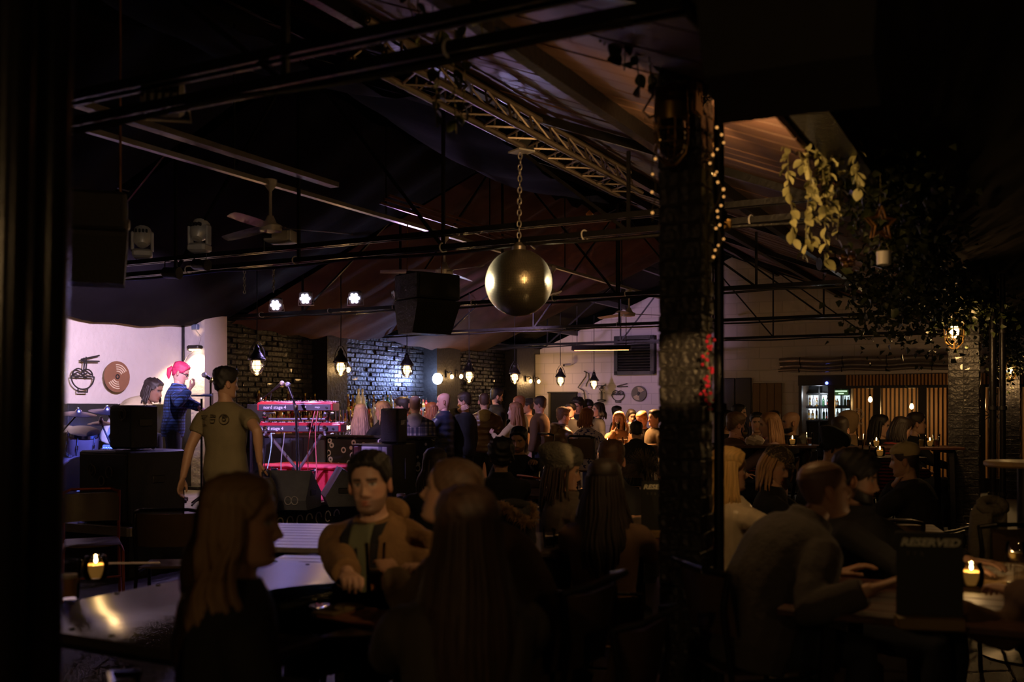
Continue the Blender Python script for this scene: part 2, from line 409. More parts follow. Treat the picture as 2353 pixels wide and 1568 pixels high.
for k, b in enumerate((1.0, 2.2, 3.4, 5.3, 6.5, 7.7)):
    z = roofz(b) - .02
    o = MB().beam((b, -21, z), (b, 0, z), .06, .10).build('trim_%d' % (k + 1), STEEL, smooth=0, loc=CORNER, rz=RZ); struct(o)
vb = MB().box((8.95, -10, EAVE + .12), (.16, 20, .22)).build('trim_7', STEEL, smooth=0, loc=CORNER, rz=RZ); struct(vb)
# eaves plate and pipe run over the stage wall
o = MB().beam((.06, -14, EAVE + .03), (.06, 0, EAVE + .03), .12, .14).build('trim_8', BLACK, smooth=0, loc=CORNER, rz=RZ); struct(o)
# --- pale fan beam below the ridge
fb = thing('fan_beam', 'pale metal channel beam under the ridge that the ceiling fans hang from', 'beam', CORNER, RZ)
MB().beam((4.36, -16.6, 3.30), (4.36, -1.0, 3.30), .05, .035).build('channel', ALU, fb, 0)
MB().beam((4.50, -16.6, 3.40), (4.50, -12.9, 3.40), .09, .04).build('cable_tray', ALU, fb, 0)
for q in range(3): MB().beam((4.47 + .05 * q, -12.2, 3.38 + .03 * q), (4.47 + .05 * q, -9.3, 3.38 + .03 * q), .02, .02).build('conduit', mat('copper_conduit', (.25, .12, .07), .35, .8), fb, 0)
for a in np.arange(-16, -2, 2.0): MB().bar((4.40, a, 3.32), (4.40, a, RIDGE - .1), .008, 6).build('hanger', STEEL, fb)
# --- aluminium lattice truss that carries the mirror ball
lt = thing('lattice_truss', 'aluminium lattice lighting truss with zigzag bracing above the mirror ball', 'truss', CORNER, RZ)
Y0, Y1 = ab(at(840, 120, 1.9 * F / 818)), ab(at(1450, 440, 1.9 * F / 498))
B_L = (Y0[1] + Y1[1]) / 2; LA0, LA1 = Y0[0], Y1[0]
cor = [(-.11, 3.38), (.11, 3.38), (0, 3.57)]
LAT = mat('tarnished_aluminium', (.30, .24, .20), .45, .7, var=.2)
for db, z in cor: MB().bar((B_L + db, LA0, z), (B_L + db, LA1, z), .022, 8).build('chord', LAT, lt)
step = .16; n = int((LA1 - LA0) / step)
for f0, f1 in ((0, 1), (1, 2), (2, 0)):
    for i in range(n):
        p, q = (cor[f0], cor[f1]) if i % 2 else (cor[f1], cor[f0])
        MB().bar((B_L + p[0], LA0 + i * step, p[1]), (B_L + q[0], LA0 + (i + 1) * step, q[1]), .008, 5).build('brace', LAT, lt)
# ---------------------------------------------------------------- brick columns
PB = {}
def pier_bricks(w):
    if w not in PB:
        PB[w] = []
        for k in range(4):
            r = random.Random(k + 40); mb = MB().bev((0, 0, 0), (w / 2 - .005, w / 2 - .005, .069), .004)
            mb.v = [(x + r.uniform(-.004, .004), y + r.uniform(-.004, .004), z) for x, y, z in mb.v]
            me = mb.mesh('brick'); me.materials.append(BRICK); PB[w].append(me)
    return PB[w]
def column(px, Y, w, h, label, z0=0.):
    p = at(px, HY, Y); c = thing('brick_column', label, 'column', (p.x, p.y, 0), RZ, 'black brick columns')
    MB().box((0, 0, h / 2), (w - .014, w - .014, h)).build('core', MORTAR, c, 0)
    z = .04; k = 0
    while z < h:
        for sx in (-1, 1):
            for sy in (-1, 1):
                o = bpy.data.objects.new('brick', rnd.choice(pier_bricks(w))); COL.objects.link(o); o.parent = c
                o.location = (sx * (w / 4 + rnd.uniform(-.002, .004)), sy * (w / 4 + rnd.uniform(-.002, .004)), z); o.rotation_euler = (0, 0, rnd.choice((0, math.pi)) + rnd.uniform(-.03, .03))
        z += .0755; k += 1
    return c, p
C1, P1 = column(1577, 4.2, .185, 3.1, 'black brick column close to the camera between the two groups of tables')
C2, P2 = column(2216, 10.5, .30, 2.75, 'black brick column with a lit bulkhead lamp and ivy on the right')
C3, P3 = column(2324, 16.5, .26, 2.75, 'far black brick column beside the glazed front with a small lit lamp')
for c, p, rr, dx, dy in ((C1, P1, .022, .135, .02), (C2, P2, .035, .27, .02), (C2, P2, .03, .36, .06)):
    MB().bar((dx, dy, 0), (dx, dy, 2.9), rr, 12).build('drain_pipe', STEEL, c)
    for z in (.6, 1.5, 2.3): MB().lathe([(rr + .002, -.02), (rr + .012, -.02), (rr + .012, .02), (rr + .002, .02)], 12, (dx, dy, z)).build('pipe_bracket', BLACK, c)
# near pipes at the left edge of the picture
GLOSSK = mat('gloss_black_pipe', (.012, .011, .012), .22, var=.2, bump=.05, bscale=10)
for px, Y, r, lb in ((-24, 2.0, .045, 'thick glossy black standpipe at the left edge of the picture'), (62, 2.1, .048, 'blurred black standpipe beside the stage wall in the near left')):
    p = at(px, HY, Y); t = thing('standpipe', lb, 'pipe', (p.x, p.y, 0), 0, 'black standpipes')
    t.rotation_euler = (0, math.radians(1.2), 0)
    MB().bar((0, 0, 0), (0, 0, 3.4), r, 20).build('tube', GLOSSK, t)
    for z in (.25, 2.9): MB().lathe([(r, -.03), (r + .008, -.03), (r + .008, .03), (r, .03)], 20, (0, 0, z)).build('collar', BLACK, t)
# ================================================================ STAGE
SZ = .45; SA0, SA1, SB = -13.55, -9.35, 2.75
STB = mat('worn_stage_boards', (.20, .17, .16), .42, var=.4, scale=3, stretch=(6, 1, 1), bump=.2)
st = thing('stage', 'low black-skirted stage of worn grey boards under the drum kit', 'stage', CORNER, RZ)
MB().box((SB / 2, (SA0 + SA1) / 2, (SZ - .04) / 2), (SB - .06, SA1 - SA0 - .06, SZ - .04)).build('skirt', MATTE, st, 0)
nb_ = 29; w = (SA1 - SA0) / nb_
pm_ = MB().bev((0, 0, 0), (SB, w - .006, .035), .004).mesh('board'); pm_.materials.append(STB)
for i in range(nb_):
    o = bpy.data.objects.new('board', pm_); COL.objects.link(o); o.parent = st; o.location = (SB / 2 + rnd.uniform(-.004, .004), SA0 + (i + .5) * w, SZ - .018)
EDGE = mat('pale_edge_strip', (.55, .50, .45), .5, var=.3, scale=10, stretch=(1, 8, 1))
MB().box((SB + .012, SA0 + .35, SZ - .04), (.02, .75, .075)).build('edge_strip', EDGE, st, 0)
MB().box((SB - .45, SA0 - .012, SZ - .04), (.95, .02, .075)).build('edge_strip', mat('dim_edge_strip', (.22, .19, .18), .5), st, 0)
ICON = mat('white_print', (.62, .58, .55), .7)
for i in range(7):
    q = MB().path([(SB - .02, SA0 + 2.0 + i * .16 + .05 * math.cos(x), .28 + .06 * math.sin(x)) for x in np.linspace(0, 3.3 + i % 3, 9)], .008, 5)
    q.build('painted_squiggle', ICON, st)
# panels that close the stage end: bar end panels and patterned board
be = thing('bar_end_panel', 'blue-lit panelled end of the bar behind the keyboards', 'panel', CORNER, RZ)
PANEL = mat('blue_lit_panel', (.10, .11, .16), .5, var=.25, stretch=(8, 1, 1), scale=4)  # blue stage light on the boards is put into their colour
for i in range(6): MB().bev((.52 + i * .185, SA1 + .08, .80), (.178, .04, .62), .008).build('panel_board', PANEL, be)
MB().box((.98, SA1 + .10, 1.12), (1.2, .14, .03)).build('cap_rail', mat('dark_wood', (.05, .028, .018), .45, stretch=(1, 6, 1)), be, 0)
pp = thing('patterned_partition', 'black partition printed with rows of white line icons beside the grey amplifier', 'partition', CORNER, RZ)
PRINT = mat_spots('icon_print', (.012, .011, .014), (.60, .56, .60), 9., ring=True)
MB().bev((2.4, SA1 + .07, .66), (1.62, .12, .92), .03).build('board', PRINT, pp)
MB().box((2.4, SA1 + .07, 1.135), (1.66, .15, .025)).build('top_rail', MATTE, pp, 0)
# black low backdrop along the stage wall
bd = thing('backdrop_screen', 'low black backdrop screen along the foot of the white wall', 'screen', CORNER, RZ)
for i in range(5): MB().bev((.12, SA0 + .35 + i * .72, 1.0), (.05, .71, 1.1), .01).build('screen_panel', MATTE, bd)
for i in range(5): MB().box((.2, SA0 + .35 + i * .72, SZ + .02), (.3, .06, .04)).build('foot', MATTE, bd, 0)
# red cloth riser under the keyboards
RED = mat('crimson_cloth', (.55, .03, .07), .8, var=.3, bump=.3, bscale=15)
rr_ = thing('red_equipment_case', 'crimson padded case lying on the stage behind the wedge monitors', 'case', CORNER, RZ)
MB().bev((1.85, -9.95, SZ + .17), (1.1, .62, .30), .04).build('body', RED, rr_)
MB().bev((1.85, -9.95, SZ + .335), (1.12, .64, .05), .02).build('lid', RED, rr_)
for i in range(3): MB().box((1.5 + i * .33, -10.27, SZ + .2), (.04, .01, .26)).build('strap', MATTE, rr_, 0)
for i in (0, 1): MB().bev((1.55 + i * .6, -10.285, SZ + .3), (.10, .02, .03), .006).build('latch', CHROME, rr_)
rug = MB().bev((2.05, -10.85, SZ + .006), (1.25, 1.15, .012), .005).build('red_rug', RED, loc=CORNER, rz=RZ); tag(rug, 'crimson rug on the stage under the keyboard stand', 'rug')
# ---------------------------------------------------------------- speakers
GRILLE = mat('speaker_grille', (.014, .014, .016), .55, var=.2, bump=.5, bscale=220)
CAB = mat('speaker_cabinet', (.016, .015, .016), .6, var=.3, bump=.3, bscale=90)
def cabinet(name, label, loc, size, rz, cat='speaker', group=None, rings=0, feet=True, grille_side=-1, m=CAB):
    """box speaker: cabinet, recessed grille frame on its -Y face, handles, feet"""
    w, d, h = size; t = thing(name, label, cat, loc, rz, group)
    MB().bev((0, 0, h / 2), (w, d, h), .015).build('cabinet', m, t)
    MB().bev((0, grille_side * (d / 2 + .004), h / 2), (w * .9, .02, h * .92), .006).build('grille', GRILLE, t); gr_ = [c for c in t.children if c.name.startswith('grille')][0]
    for s in (-1, 1): MB().bev((s * (w / 2 + .002), 0, h * .6), (.012, .14, .07), .005).build('handle', BLACK, t)
    if feet:
        for sx in (-1, 1):
            for sy in (-1, 1): MB().lathe([(.022, -.006), (.018, .002)], 8, (sx * w * .4, sy * d * .4, 0)).build('rubber_foot', MATTE, t)
    r = random.Random(len(label))
    for i in range(rings):
        c = V((w * r.uniform(-.32, .32), grille_side * (d / 2 + .017), h * r.uniform(.15, .85))); q = .035 * r.uniform(.8, 1.3)
        MB().path([c + V((q * math.cos(x), 0, q * 1.25 * math.sin(x))) for x in np.linspace(0, 6.283, 17)[:-1]], .006, 5, closed=True).build('ring_print', mat('faded_print', (.10, .09, .08), .7), gr_)
    return t
sub = cabinet('subwoofer', 'large black subwoofer on the stage corner with faint ring prints', rm(SA0 + .40, SB - .40, SZ + .006), (.66, .66, .655), RZ, rings=7)
cabinet('speaker', 'small black speaker cabinet standing on the subwoofer', rm(SA0 + .38, SB - .36, SZ + .675), (.30, .30, .40), RZ, rings=2)
MB().box((2.96, -9.72, (SZ - .01) / 2), (.42, .74, SZ - .01)).build('extension', MATTE, st, 0)
p = rm(-9.75, 2.80, SZ)
AMPG = mat('grey_amp_front', (.36, .36, .42), .5, var=.15)
amp = thing('amplifier_rack', 'grey-fronted amplifier rack at the right end of the stage', 'rack', p, RZ)
MB().bev((0, 0, .31), (.60, .50, .62), .012).build('case', CAB, amp)
MB().bev((-.02, -.255, .31), (.48, .02, .56), .006).build('front_panel', AMPG, amp)
MB().box((-.02, -.268, .36), (.16, .012, .2)).build('meter_window', MATTE, amp, 0)
for s in (-1, 1): MB().box((-.02 + s * .15, -.267, .31), (.05, .01, .56)).build('rack_ear', mat('grey_blue_ear', (.16, .17, .24), .5), amp, 0)
MB().bar((.305, 0, .2), (.305, 0, .45), .012).build('handle', CHROME, amp)
cabinet('speaker', 'narrow black speaker cabinet on top of the grey amplifier rack', rm(-9.72, 2.92, SZ + .626), (.24, .24, .42), RZ + .1)
def wedge(label, loc, rz):
    t = thing('wedge_monitor', label, 'speaker', loc, rz, 'wedge monitors at the stage edge')
    prof = [(0, -.24, 0), (0, .20, 0), (0, .24, .10), (0, .06, .40), (0, -.24, .16)]
    MB().prism(prof, (-.31, 0, 0), (.31, 0, 0)).build('cabinet', mat('slate_speaker', (.12, .13, .17), .5, bump=.3, bscale=120), t, 0)
    n = V((0, -.24, .30)).normalized()
    for s in (-1, 1):
        c = V((s * .312, .02, .17)); MB().bev(c, (.012, .16, .06), .005).build('handle', BLACK, t)
    q = V((0, -.09, .28)); rot = Matrix.Rotation(math.atan2(.24, .30), 3, 'X')
    MB().bev(q + rot @ V((0, 0, .006)), (.56, .34, .016), .005, rot).build('grille', mat('slate_grille', (.13, .14, .19), .5, bump=.5, bscale=220), t)
    return t
def rings_on(t, pts, n, q=.035):
    for c in pts:
        MB().path([V(c) + V((q * math.cos(x), 0, q * 1.2 * math.sin(x))) for x in np.linspace(0, 6.283, 15)[:-1]], .006, 5, closed=True).build('ring_print', mat('dim_print', (.40, .40, .45), .7), t)
p = at(655, HY, 10.45); w1 = wedge('black wedge monitor with ring prints in front of the keyboards', (p.x, p.y, SZ), math.radians(172))
rings_on(w1, [(.22, .215, .20), (.10, .225, .16), (.02, .235, .10), (-.12, .235, .10), (-.19, .235, .10), (.2, .24, .06)], 6)
p = at(793, HY, 10.9); wedge('black wedge monitor tipped beside the grey amplifier rack', (p.x, p.y, SZ), math.radians(105))
p = at(760, HY, 10.2)
# ---------------------------------------------------------------- keyboards on a two-tier stand
KRED = mat('red_lacquer', (.62, .03, .05), .3, var=.1, coat=.4); KPAN = mat('dark_panel', (.05, .045, .06), .45)
KW = mat('white_keys', (.8, .78, .76), .35); LIT = mat('pale_lettering', (.85, .82, .85), .5)
def keyboard(label, loc, rz, w):
    t = thing('stage_keyboard', label, 'keyboard', loc, rz, 'red stage keyboards on the stand')
    d, h = .33, .10
    MB().bev((0, 0, h / 2), (w, d, h), .012).build('body', KRED, t)
    MB().bev((0, -d / 2 - .004, h * .42), (w - .05, .012, h * .70), .003).build('rear_panel', KPAN, t); rp_ = [c for c in t.children if c.name.startswith('rear_panel')][0]
    MB().bev((0, -.08, h + .004), (w - .06, .12, .012), .003).build('control_panel', KRED, t)
    n = int(w / .023); km = MB().bev((0, 0, 0), (.021, .13, .014), .003).mesh('key'); km.materials.append(KW); bm_ = MB().bev((0, 0, 0), (.011, .085, .016), .003).mesh('black_key'); bm_.materials.append(BLACK)
    for i in range(n):
        o = bpy.data.objects.new('white_key', km); COL.objects.link(o); o.parent = t; o.location = ((i - n / 2 + .5) * .023, .095, h + .008)
        if i % 7 not in (2, 6) and i < n - 1:
            o = bpy.data.objects.new('black_key', bm_); COL.objects.link(o); o.parent = t; o.location = ((i - n / 2 + 1) * .023, .072, h + .019)
    for i in range(9): MB().lathe([(.012, 0), (.010, .016)], 8, (-w * .42 + i * w * .1, -.09, h + .010)).build('knob', MATTE, t)
    M = basis(V((-w * .26, -d / 2 - .011, h * .42)), V((1, 0, 0)), V((0, 0, 1)), V((0, -1, 0)))
    text_mesh('nord stage 4', .052, LIT, rp_, M, 'lettering', bold=.0012)
    for x, s in ((.03, .05), (.14, .05), (.30, .09)):
        text_mesh(('88 ' if x < .2 else 'stage'), .03, LIT, rp_, basis(V((w * x, -d / 2 - .011, h * .46)), V((1, 0, 0)), V((0, 0, 1)), V((0, -1, 0))), 'small_lettering')
    for x in (.0, .42): MB().lathe([(.014, 0), (.014, .012)], 10, (w * x, -d / 2 - .01, h * .4), Matrix.Rotation(math.pi / 2, 3, 'X')).build('jack_socket', CHROME, rp_)
    return t
KY = 11.55; KRZ = math.radians(-3)
kt, kb = at(686, 945, KY), at(688, 993, KY)
keyboard('red stage keyboard on the upper tier of the stand', kt, KRZ, .88)
keyboard('red stage keyboard on the lower tier of the stand', kb, KRZ, 1.04)
ks = thing('keyboard_stand', 'grey folding two-tier keyboard stand on the stage', 'stand', (kb.x, kb.y, SZ), KRZ)
zl, zu = kb.z - SZ, kt.z - SZ; TUB = mat('grey_tube', (.34, .34, .38), .35, .7)
for s in (-1, 1):
    MB().bar((s * .34, -.19, zl - .02), (s * .34 + s * .02, -.05, zu - .02), .018, 10).build('upright', TUB, ks)
    MB().bar((s * .30, -.19, zl - .03), (-s * .22, .05, .02), .018, 10).build('leg', TUB, ks)
    for z in (zl, zu): MB().bar((s * .35, -.21, z - .025), (s * .35, .17, z - .025), .014, 8).build('tier_arm', TUB, ks)
    for z in (zl + .05, zu - .05): MB().bev((s * .345, -.20, z), (.05, .05, .05), .012).build('clamp', CHROME, ks)
MB().bar((-.36, -.12, zl + .15), (.36, -.12, zl + .15), .014).build('cross_bar', TUB, ks)
# dangling cables
for i, (x0, x1, y0, c) in enumerate(((600, 590, 995, (.5, .5, .55)), (618, 617, 995, (.4, .7, .7)), (648, 655, 995, (.3, .3, .34)), (723, 700, 945, (.6, .1, .12)), (735, 715, 945, (.6, .1, .12)))):
    p0 = at(x0, y0, KY - .25); p1 = at(x1, 1085 if i < 3 else 1098, KY - .35); p1.z = SZ + .01
    q = MB().path([p0.lerp(p1, s) + V((.03 * math.sin(5 * s + i), 0, 0)) for s in np.linspace(0, 1, 12)], .006, 6).build('audio_cable', mat('cable_%d' % min(i, 3), c, .5))
    tag(q, ('grey lead hanging from the left end of the keyboards', 'pale green lead hanging from the lower keyboard', 'dark lead hanging below the lower keyboard lettering', 'red lead hanging down left of its twin at the right upright', 'red lead hanging down right of its twin at the right upright')[i], 'cable')
# microphones
def mic_stand(label, base, top, tip, straight=False):
    t = thing('microphone_stand', label, 'microphone', base, 0, 'microphone stands on the stage'); b = V(base)
    T = V(top) - b; P = V(tip) - b
    for k in range(3):
        an = k * 2.094 + .5; MB().bar((0, 0, .12), (.24 * math.cos(an), .24 * math.sin(an), .012), .010, 8).build('leg', BLACK, t)
    MB().path([(0, 0, .05), (0, 0, T.z)] if straight else [(0, 0, .05), (T.x, T.y, T.z)], .012, 8).build('pole', STEEL, t)
    MB().lathe([(.02, -.03), (.024, 0), (.02, .03)], 10, (T.x * .98, T.y, T.z - .01)).build('clutch', CHROME, t)
    d = (P - T); L = d.length; d.normalize()
    if not straight: MB().bar(T - d * .18, P - d * .10, .009, 8).build('boom', STEEL, t)
    MB().path([P - d * .17, P - d * .03], [.013, .021], 10).build('microphone_body', STEEL, t)
    MB().ball(P, .030, 12, 8).build('microphone_head', mat('mic_mesh', (.5, .5, .56), .35, .8, bump=.4, bscale=300), t)
    pts = [P - d * .17, P - d * .2 + V((0, 0, -.1)), T + V((.02, .01, -.15)), V((.02, .01, .3)), V((.03, .05, .02))]
    MB().path(pts, .005, 6).build('lead', MATTE, t)
mic_stand('microphone on a boom stand pointing right above the upper keyboard', at(603, HY, 11.9) * 1.0 - V((0, 0, H - SZ)), at(601, 918, 11.9), at(648, 881, 11.8))
mic_stand('silver microphone on a tall stand angled over the keyboards', at(684, HY, 10.95) - V((0, 0, H - SZ)), at(680, 935, 10.95), at(661, 884, 11.0))
mic_stand('microphone on a straight stand in front of the pink-haired musician', at(484, HY, 10.9) - V((0, 0, H - SZ)), at(484, 872, 10.9), at(469, 862, 10.85), True)
# small stage box with knobs, laptop screen
sbx = thing('mixer_case', 'small grey mixing desk in a case behind the cymbal stand', 'mixer', at(288, HY, 10.3) - V((0, 0, H - SZ)), RZ)
MB().bev((0, 0, .34), (.34, .3, .68), .01).build('case', CAB, sbx)
for i in range(3): MB().bev((0, -.156, .46 + i * .09), (.30, .016, .055), .004).build('rack_unit', AMPG, sbx)
for i in range(8): MB().lathe([(.010, 0), (.008, .02)], 8, (-.12 + i * .034, -.16, .64), Matrix.Rotation(math.pi / 2, 3, 'X')).build('knob', WHITEP, sbx)
lid = thing('laptop', 'dark laptop open beside the keyboards', 'laptop', at(577, 968, 11.7), -.3)
MB().bev((0, 0, .01), (.24, .18, .02), .004).build('base', MATTE, lid)
MB().bev((0, .09, .11), (.24, .012, .18), .004, Matrix.Rotation(-.25, 3, 'X')).build('screen', MATTE, lid)
ls = thing('laptop_table', 'slim black stand under the laptop', 'stand', at(577, HY, 11.7) - V((0, 0, H - SZ)), -.3)
zt = at(577, 968, 11.7).z - SZ - .012
MB().bev((0, 0, zt), (.36, .26, .02), .004).build('top', KRED, ls); MB().bar((0, 0, .02), (0, 0, zt), .02).build('pole', STEEL, ls); MB().lathe([(.16, 0), (.16, .012), (.03, .03)], 16).build('base', STEEL, ls)
ms = thing('tablet_stand', 'thin stand holding a tablet before the musician', 'stand', at(463, HY, 10.8) - V((0, 0, H - SZ)), .3)
MB().bar((0, 0, .02), (0, 0, 1.15), .012).build('pole', STEEL, ms); MB().bev((0, 0, 1.19), (.22, .16, .012), .004, Matrix.Rotation(.15, 3, 'X')).build('tablet', mat('tablet_glass', (.15, .2, .3), .1), ms)
for k in range(3): MB().bar((0, 0, .1), (.2 * math.cos(k * 2.1), .2 * math.sin(k * 2.1), .01), .01).build('leg', STEEL, ms)
# ---------------------------------------------------------------- drum kit
DR = thing('drum_kit', 'blue-lit drum kit with three cymbals at the left of the stage', 'drum kit', at(168, HY, 10.25) - V((0, 0, H - SZ)), 0)
SHELL = mat('brown_drum_shell', (.16, .085, .07), .3, var=.2, coat=.5); HEADM = mat('drum_head_black', (.02, .02, .035), .4); SKIN = mat('drum_skin', (.6, .58, .6), .5)
BRASS = mat('cymbal_bronze', (.62, .48, .42), .28, 1., var=.15, scale=3)
ax = V((.80, -.60, 0)).normalized(); sd = V((-ax.y, ax.x, 0)); up = V((0, 0, 1))
def drum(c, axis, r, L, skin, bolts=8):
    c = V(c); M = axis.to_track_quat('Z', 'Y').to_matrix()
    sh = MB().lathe([(r, -L / 2), (r * 1.01, -L / 2 + .01), (r * 1.01, L / 2 - .01), (r, L / 2)], 28, c, M).build('shell', SHELL, DR)
    for s in (-1, 1):
        MB().lathe([(r * .98, s * L / 2 - .02), (r * 1.05, s * L / 2 - .02), (r * 1.05, s * L / 2 + .012), (r * .98, s * L / 2 + .012)], 28, c, M).build('hoop', CHROME, sh)
        MB().lathe([(r * .985, s * L / 2), (r * .985, s * (L / 2 + .006))], 28, c, M).build('head', skin, sh)
    for k in range(bolts):
        an = 6.283 * k / bolts; q = M @ V((r * 1.05 * math.cos(an), r * 1.05 * math.sin(an), 0)); dz = M @ V((0, 0, 1))
        MB().bar(c + q + dz * (-L * .45), c + q + dz * (L * .45), .006, 5).build('tension_rod', CHROME, sh)
        MB().bev(c + q * .98, (.025, .025, .05), .006, M).build('lug', CHROME, sh)
    return sh
bd_ = drum((-.02, 0, .275), ax, .27, .42, HEADM)
fc = V((-.02, 0, .275)) + ax * .232
for txt, dz, dx, sz in (('©', .15, .02, .11), ('Zäl', -.10, .0, .12)):
    text_mesh(txt, sz, mat('blue_white_print', (.75, .8, 1.), .5), DR, basis(fc + up * dz + sd * dx, sd, up, ax), 'lettering', bold=.002)
for s in (-1, 1): MB().bar(V((-.02, 0, .12)) + sd * s * .24 + ax * .1, V((-.02, 0, 0)) + sd * s * .34 + ax * .25, .011).build('spur', CHROME, DR)
drum((.10, .0, .70), V((.2, -.3, 1)).normalized(), .15, .22, SKIN, 6); drum((-.18, .1, .72), V((0, -.3, 1)).normalized(), .14, .20, SKIN, 6)
drum((-.28, -.25, .50), V((0, -.1, 1)).normalized(), .17, .14, SKIN, 8); drum((-.35, .42, .42), V((0, -.05, 1)).normalized(), .2, .36, SKIN, 8)
MB().bar((-.02, 0, .5), (-.02, 0, .66), .022).build('tom_post', CHROME, DR); MB().bar((.08, 0, .64), (-.18, .1, .66), .012).build('tom_arm', CHROME, DR)
def cymbal(px, py, Y, r, tilt, foot, name='cymbal'):
    b = DR.location; c = at(px, py, Y) - b; Mt = Matrix.Rotation(tilt, 3, 'Y') @ Matrix.Rotation(.10, 3, 'X')
    MB().lathe([(r, -.012), (r * .6, .004), (r * .2, .016), (r * .17, .03), (.012, .045), (.012, .041), (r * .16, .026), (r * .2, .011), (r, -.016)], 32, c, Mt).build(name, BRASS, DR)
    MB().ball(c + V((0, 0, .05)), .016, 8, 6).build('wing_nut', CHROME, DR)
    f = V((foot[0], foot[1], 0)); k = f + V((0, 0, c.z * .55))
    MB().path([f + V((0, 0, .1)), k], .012, 8).build('stand_pole', CHROME, DR); MB().path([k, c], [.010, .008], 8).build('stand_arm', CHROME, DR)
    MB().ball(k, .026, 8, 6).build('stand_joint', CHROME, DR)
    for q in range(3): MB().bar(f + V((0, 0, .22)), f + V((.2 * math.cos(q * 2.1 + 1), .2 * math.sin(q * 2.1 + 1), .01)), .009).build('stand_leg', CHROME, DR)
cymbal(180, 950, 10.2, .175, .12, (-.3, -.1)); cymbal(246, 945, 10.25, .18, .14, (.50, .1)); cymbal(232, 972, 10.3, .13, .04, (.36, .25), 'hi_hat_cymbal')
MB().ball((-.1, .5, .45), (.15, .15, .05)).build('stool_seat', MATTE, DR); MB().bar((-.1, .5, .02), (-.1, .5, .42), .02).build('stool_post', CHROME, DR)
# ================================================================ BAR
BW = mat('dark_wood', (.05, .028, .018), .45, stretch=(1, 6, 1))
bc = thing('bar_counter', 'long dark bar counter under the row of caged pendant lamps', 'bar', CORNER, RZ)
BA0, BA1 = SA1 + .2, -1.6
MB().bev((1.62, (BA0 + BA1) / 2, 1.09), (.62, BA1 - BA0, .05), .012).build('counter_top', BW, bc)
MB().box((1.62, (BA0 + BA1) / 2, .53), (.46, BA1 - BA0 - .04, 1.06)).build('carcass', MATTE, bc, 0)
i = 0; a = BA0 + .1
while a < BA1 - .1:
    MB().bev((1.86, a, .52), (.03, .185, 1.0), .006).build('front_board', BW, bc); a += .19
MB().bar((1.98, BA0, .22), (1.98, BA1, .22), .02).build('foot_rail', mat('brass', (.5, .34, .14), .3, 1.), bc)
bb = thing('back_bar', 'stepped back bar shelving along the black brick wall', 'shelf', CORNER, RZ)
MB().bev((.30, (BA0 + BA1) / 2, .92), (.56, BA1 - BA0, .04), .01).build('worktop', BW, bb)
MB().box((.30, (BA0 + BA1) / 2, .45), (.50, BA1 - BA0, .90)).build('cupboard', MATTE, bb, 0)
SHZ = [(.14, 1.40), (.26, 1.27), (.40, 1.14)]
for b, z in SHZ:
    MB().box((b, (BA0 - 2.2) / 2 - .6, z - .015), (.125, -2.2 - BA0 - 1.2, .03)).build('shelf', BW, bb, 0)
    MB().box((b, (BA0 - 2.2) / 2 - .6, (z + .94) / 2 - .02), (.10, -2.2 - BA0 - 1.25, z - .94 - .03)).build('riser', MATTE, bb, 0)
# bottles
BOT = []
def bottle_proto(name, label, group, prof, m, cap, band, lab):
    t = thing(name, label, 'bottle', (0, 0, 0), 0, group)
    MB().lathe(prof, 10).build('glass', m, t)
    r, z = prof[-1]
    MB().lathe([(r + .003, z - .03), (r + .003, z + .008), (.002, z + .010)], 8).build('cap', cap, t)
    r0 = max(p[0] for p in prof); MB().lathe([(r0 + .0015, band[0]), (r0 + .0015, band[1])], 10).build('paper_label', lab, t)
    return t
tall = [(.036, 0), (.038, .01), (.038, .19), (.030, .215), (.014, .24), (.013, .30)]
squat = [(.045, 0), (.047, .01), (.047, .13), (.040, .16), (.015, .185), (.014, .225)]
sqr = [(.040, 0), (.041, .01), (.041, .17), (.034, .185), (.016, .195), (.015, .26)]
slim = [(.030, 0), (.031, .01), (.031, .22), (.012, .27), (.012, .33)]
PAPERS = [mat('label_%d' % i, c, .6) for i, c in enumerate(((.7, .66, .6), (.6, .12, .08), (.65, .5, .12), (.1, .25, .12), (.75, .75, .78), (.08, .1, .3)))]
def bglass(n, c, r=.08): return mat('bottle_' + n, tuple(min(.8, x * 1.7) for x in c), r, var=.1, spec=.8, coat=.6)
KINDS = [('clear', tall, (.42, .42, .46), 4, WHITEP), ('amber', squat, (.22, .08, .02), 0, MATTE), ('green', tall, (.03, .13, .05), 3, PAPERS[2]), ('red', sqr, (.35, .03, .02), 1, MATTE),
         ('brown', slim, (.10, .04, .015), 2, PAPERS[2]), ('blue', sqr, (.06, .12, .30), 5, ALU), ('gold', sqr, (.40, .22, .05), 0, PAPERS[1]), ('black', slim, (.015, .013, .012), 1, MATTE)]
for n, pr, c, l, cp in KINDS:
    BOT.append(bottle_proto('spirit_bottle', '%s glass spirit bottle in the crowded rows on the back bar' % n, 'bottles on the back bar', pr, bglass(n, c), cp, (.05, .12), PAPERS[l]))
used = set()
def nth(n): return '%d%s' % (n, 'th' if 10 < n % 100 < 14 else {1: 'st', 2: 'nd', 3: 'rd'}.get(n % 10, 'th'))
def put_bottle(k, loc, s=1., label=None, group=None):
    src = BOT[k]
    if k in used: o = copy_tree(src)
    else: o = src; used.add(k)
    o.location = loc; o.rotation_euler = (0, 0, rnd.uniform(0, 6.28)); o.scale = (s, s, s)
    if label: o['label'] = label
    if group: o['group'] = group
    return o
seq = []
for r_, (b, z) in enumerate(SHZ):
    a = BA0 + .15 + r_ * .05; e = onb(1000, b)
    while a < e:
        if not (PIL[0][0] - .02 < a < PIL[0][1] + .05 and b < .35): seq.append((a, b, z))
        a += rnd.uniform(.098, .15)
lit0 = PIL[0][1]; cnt = {}
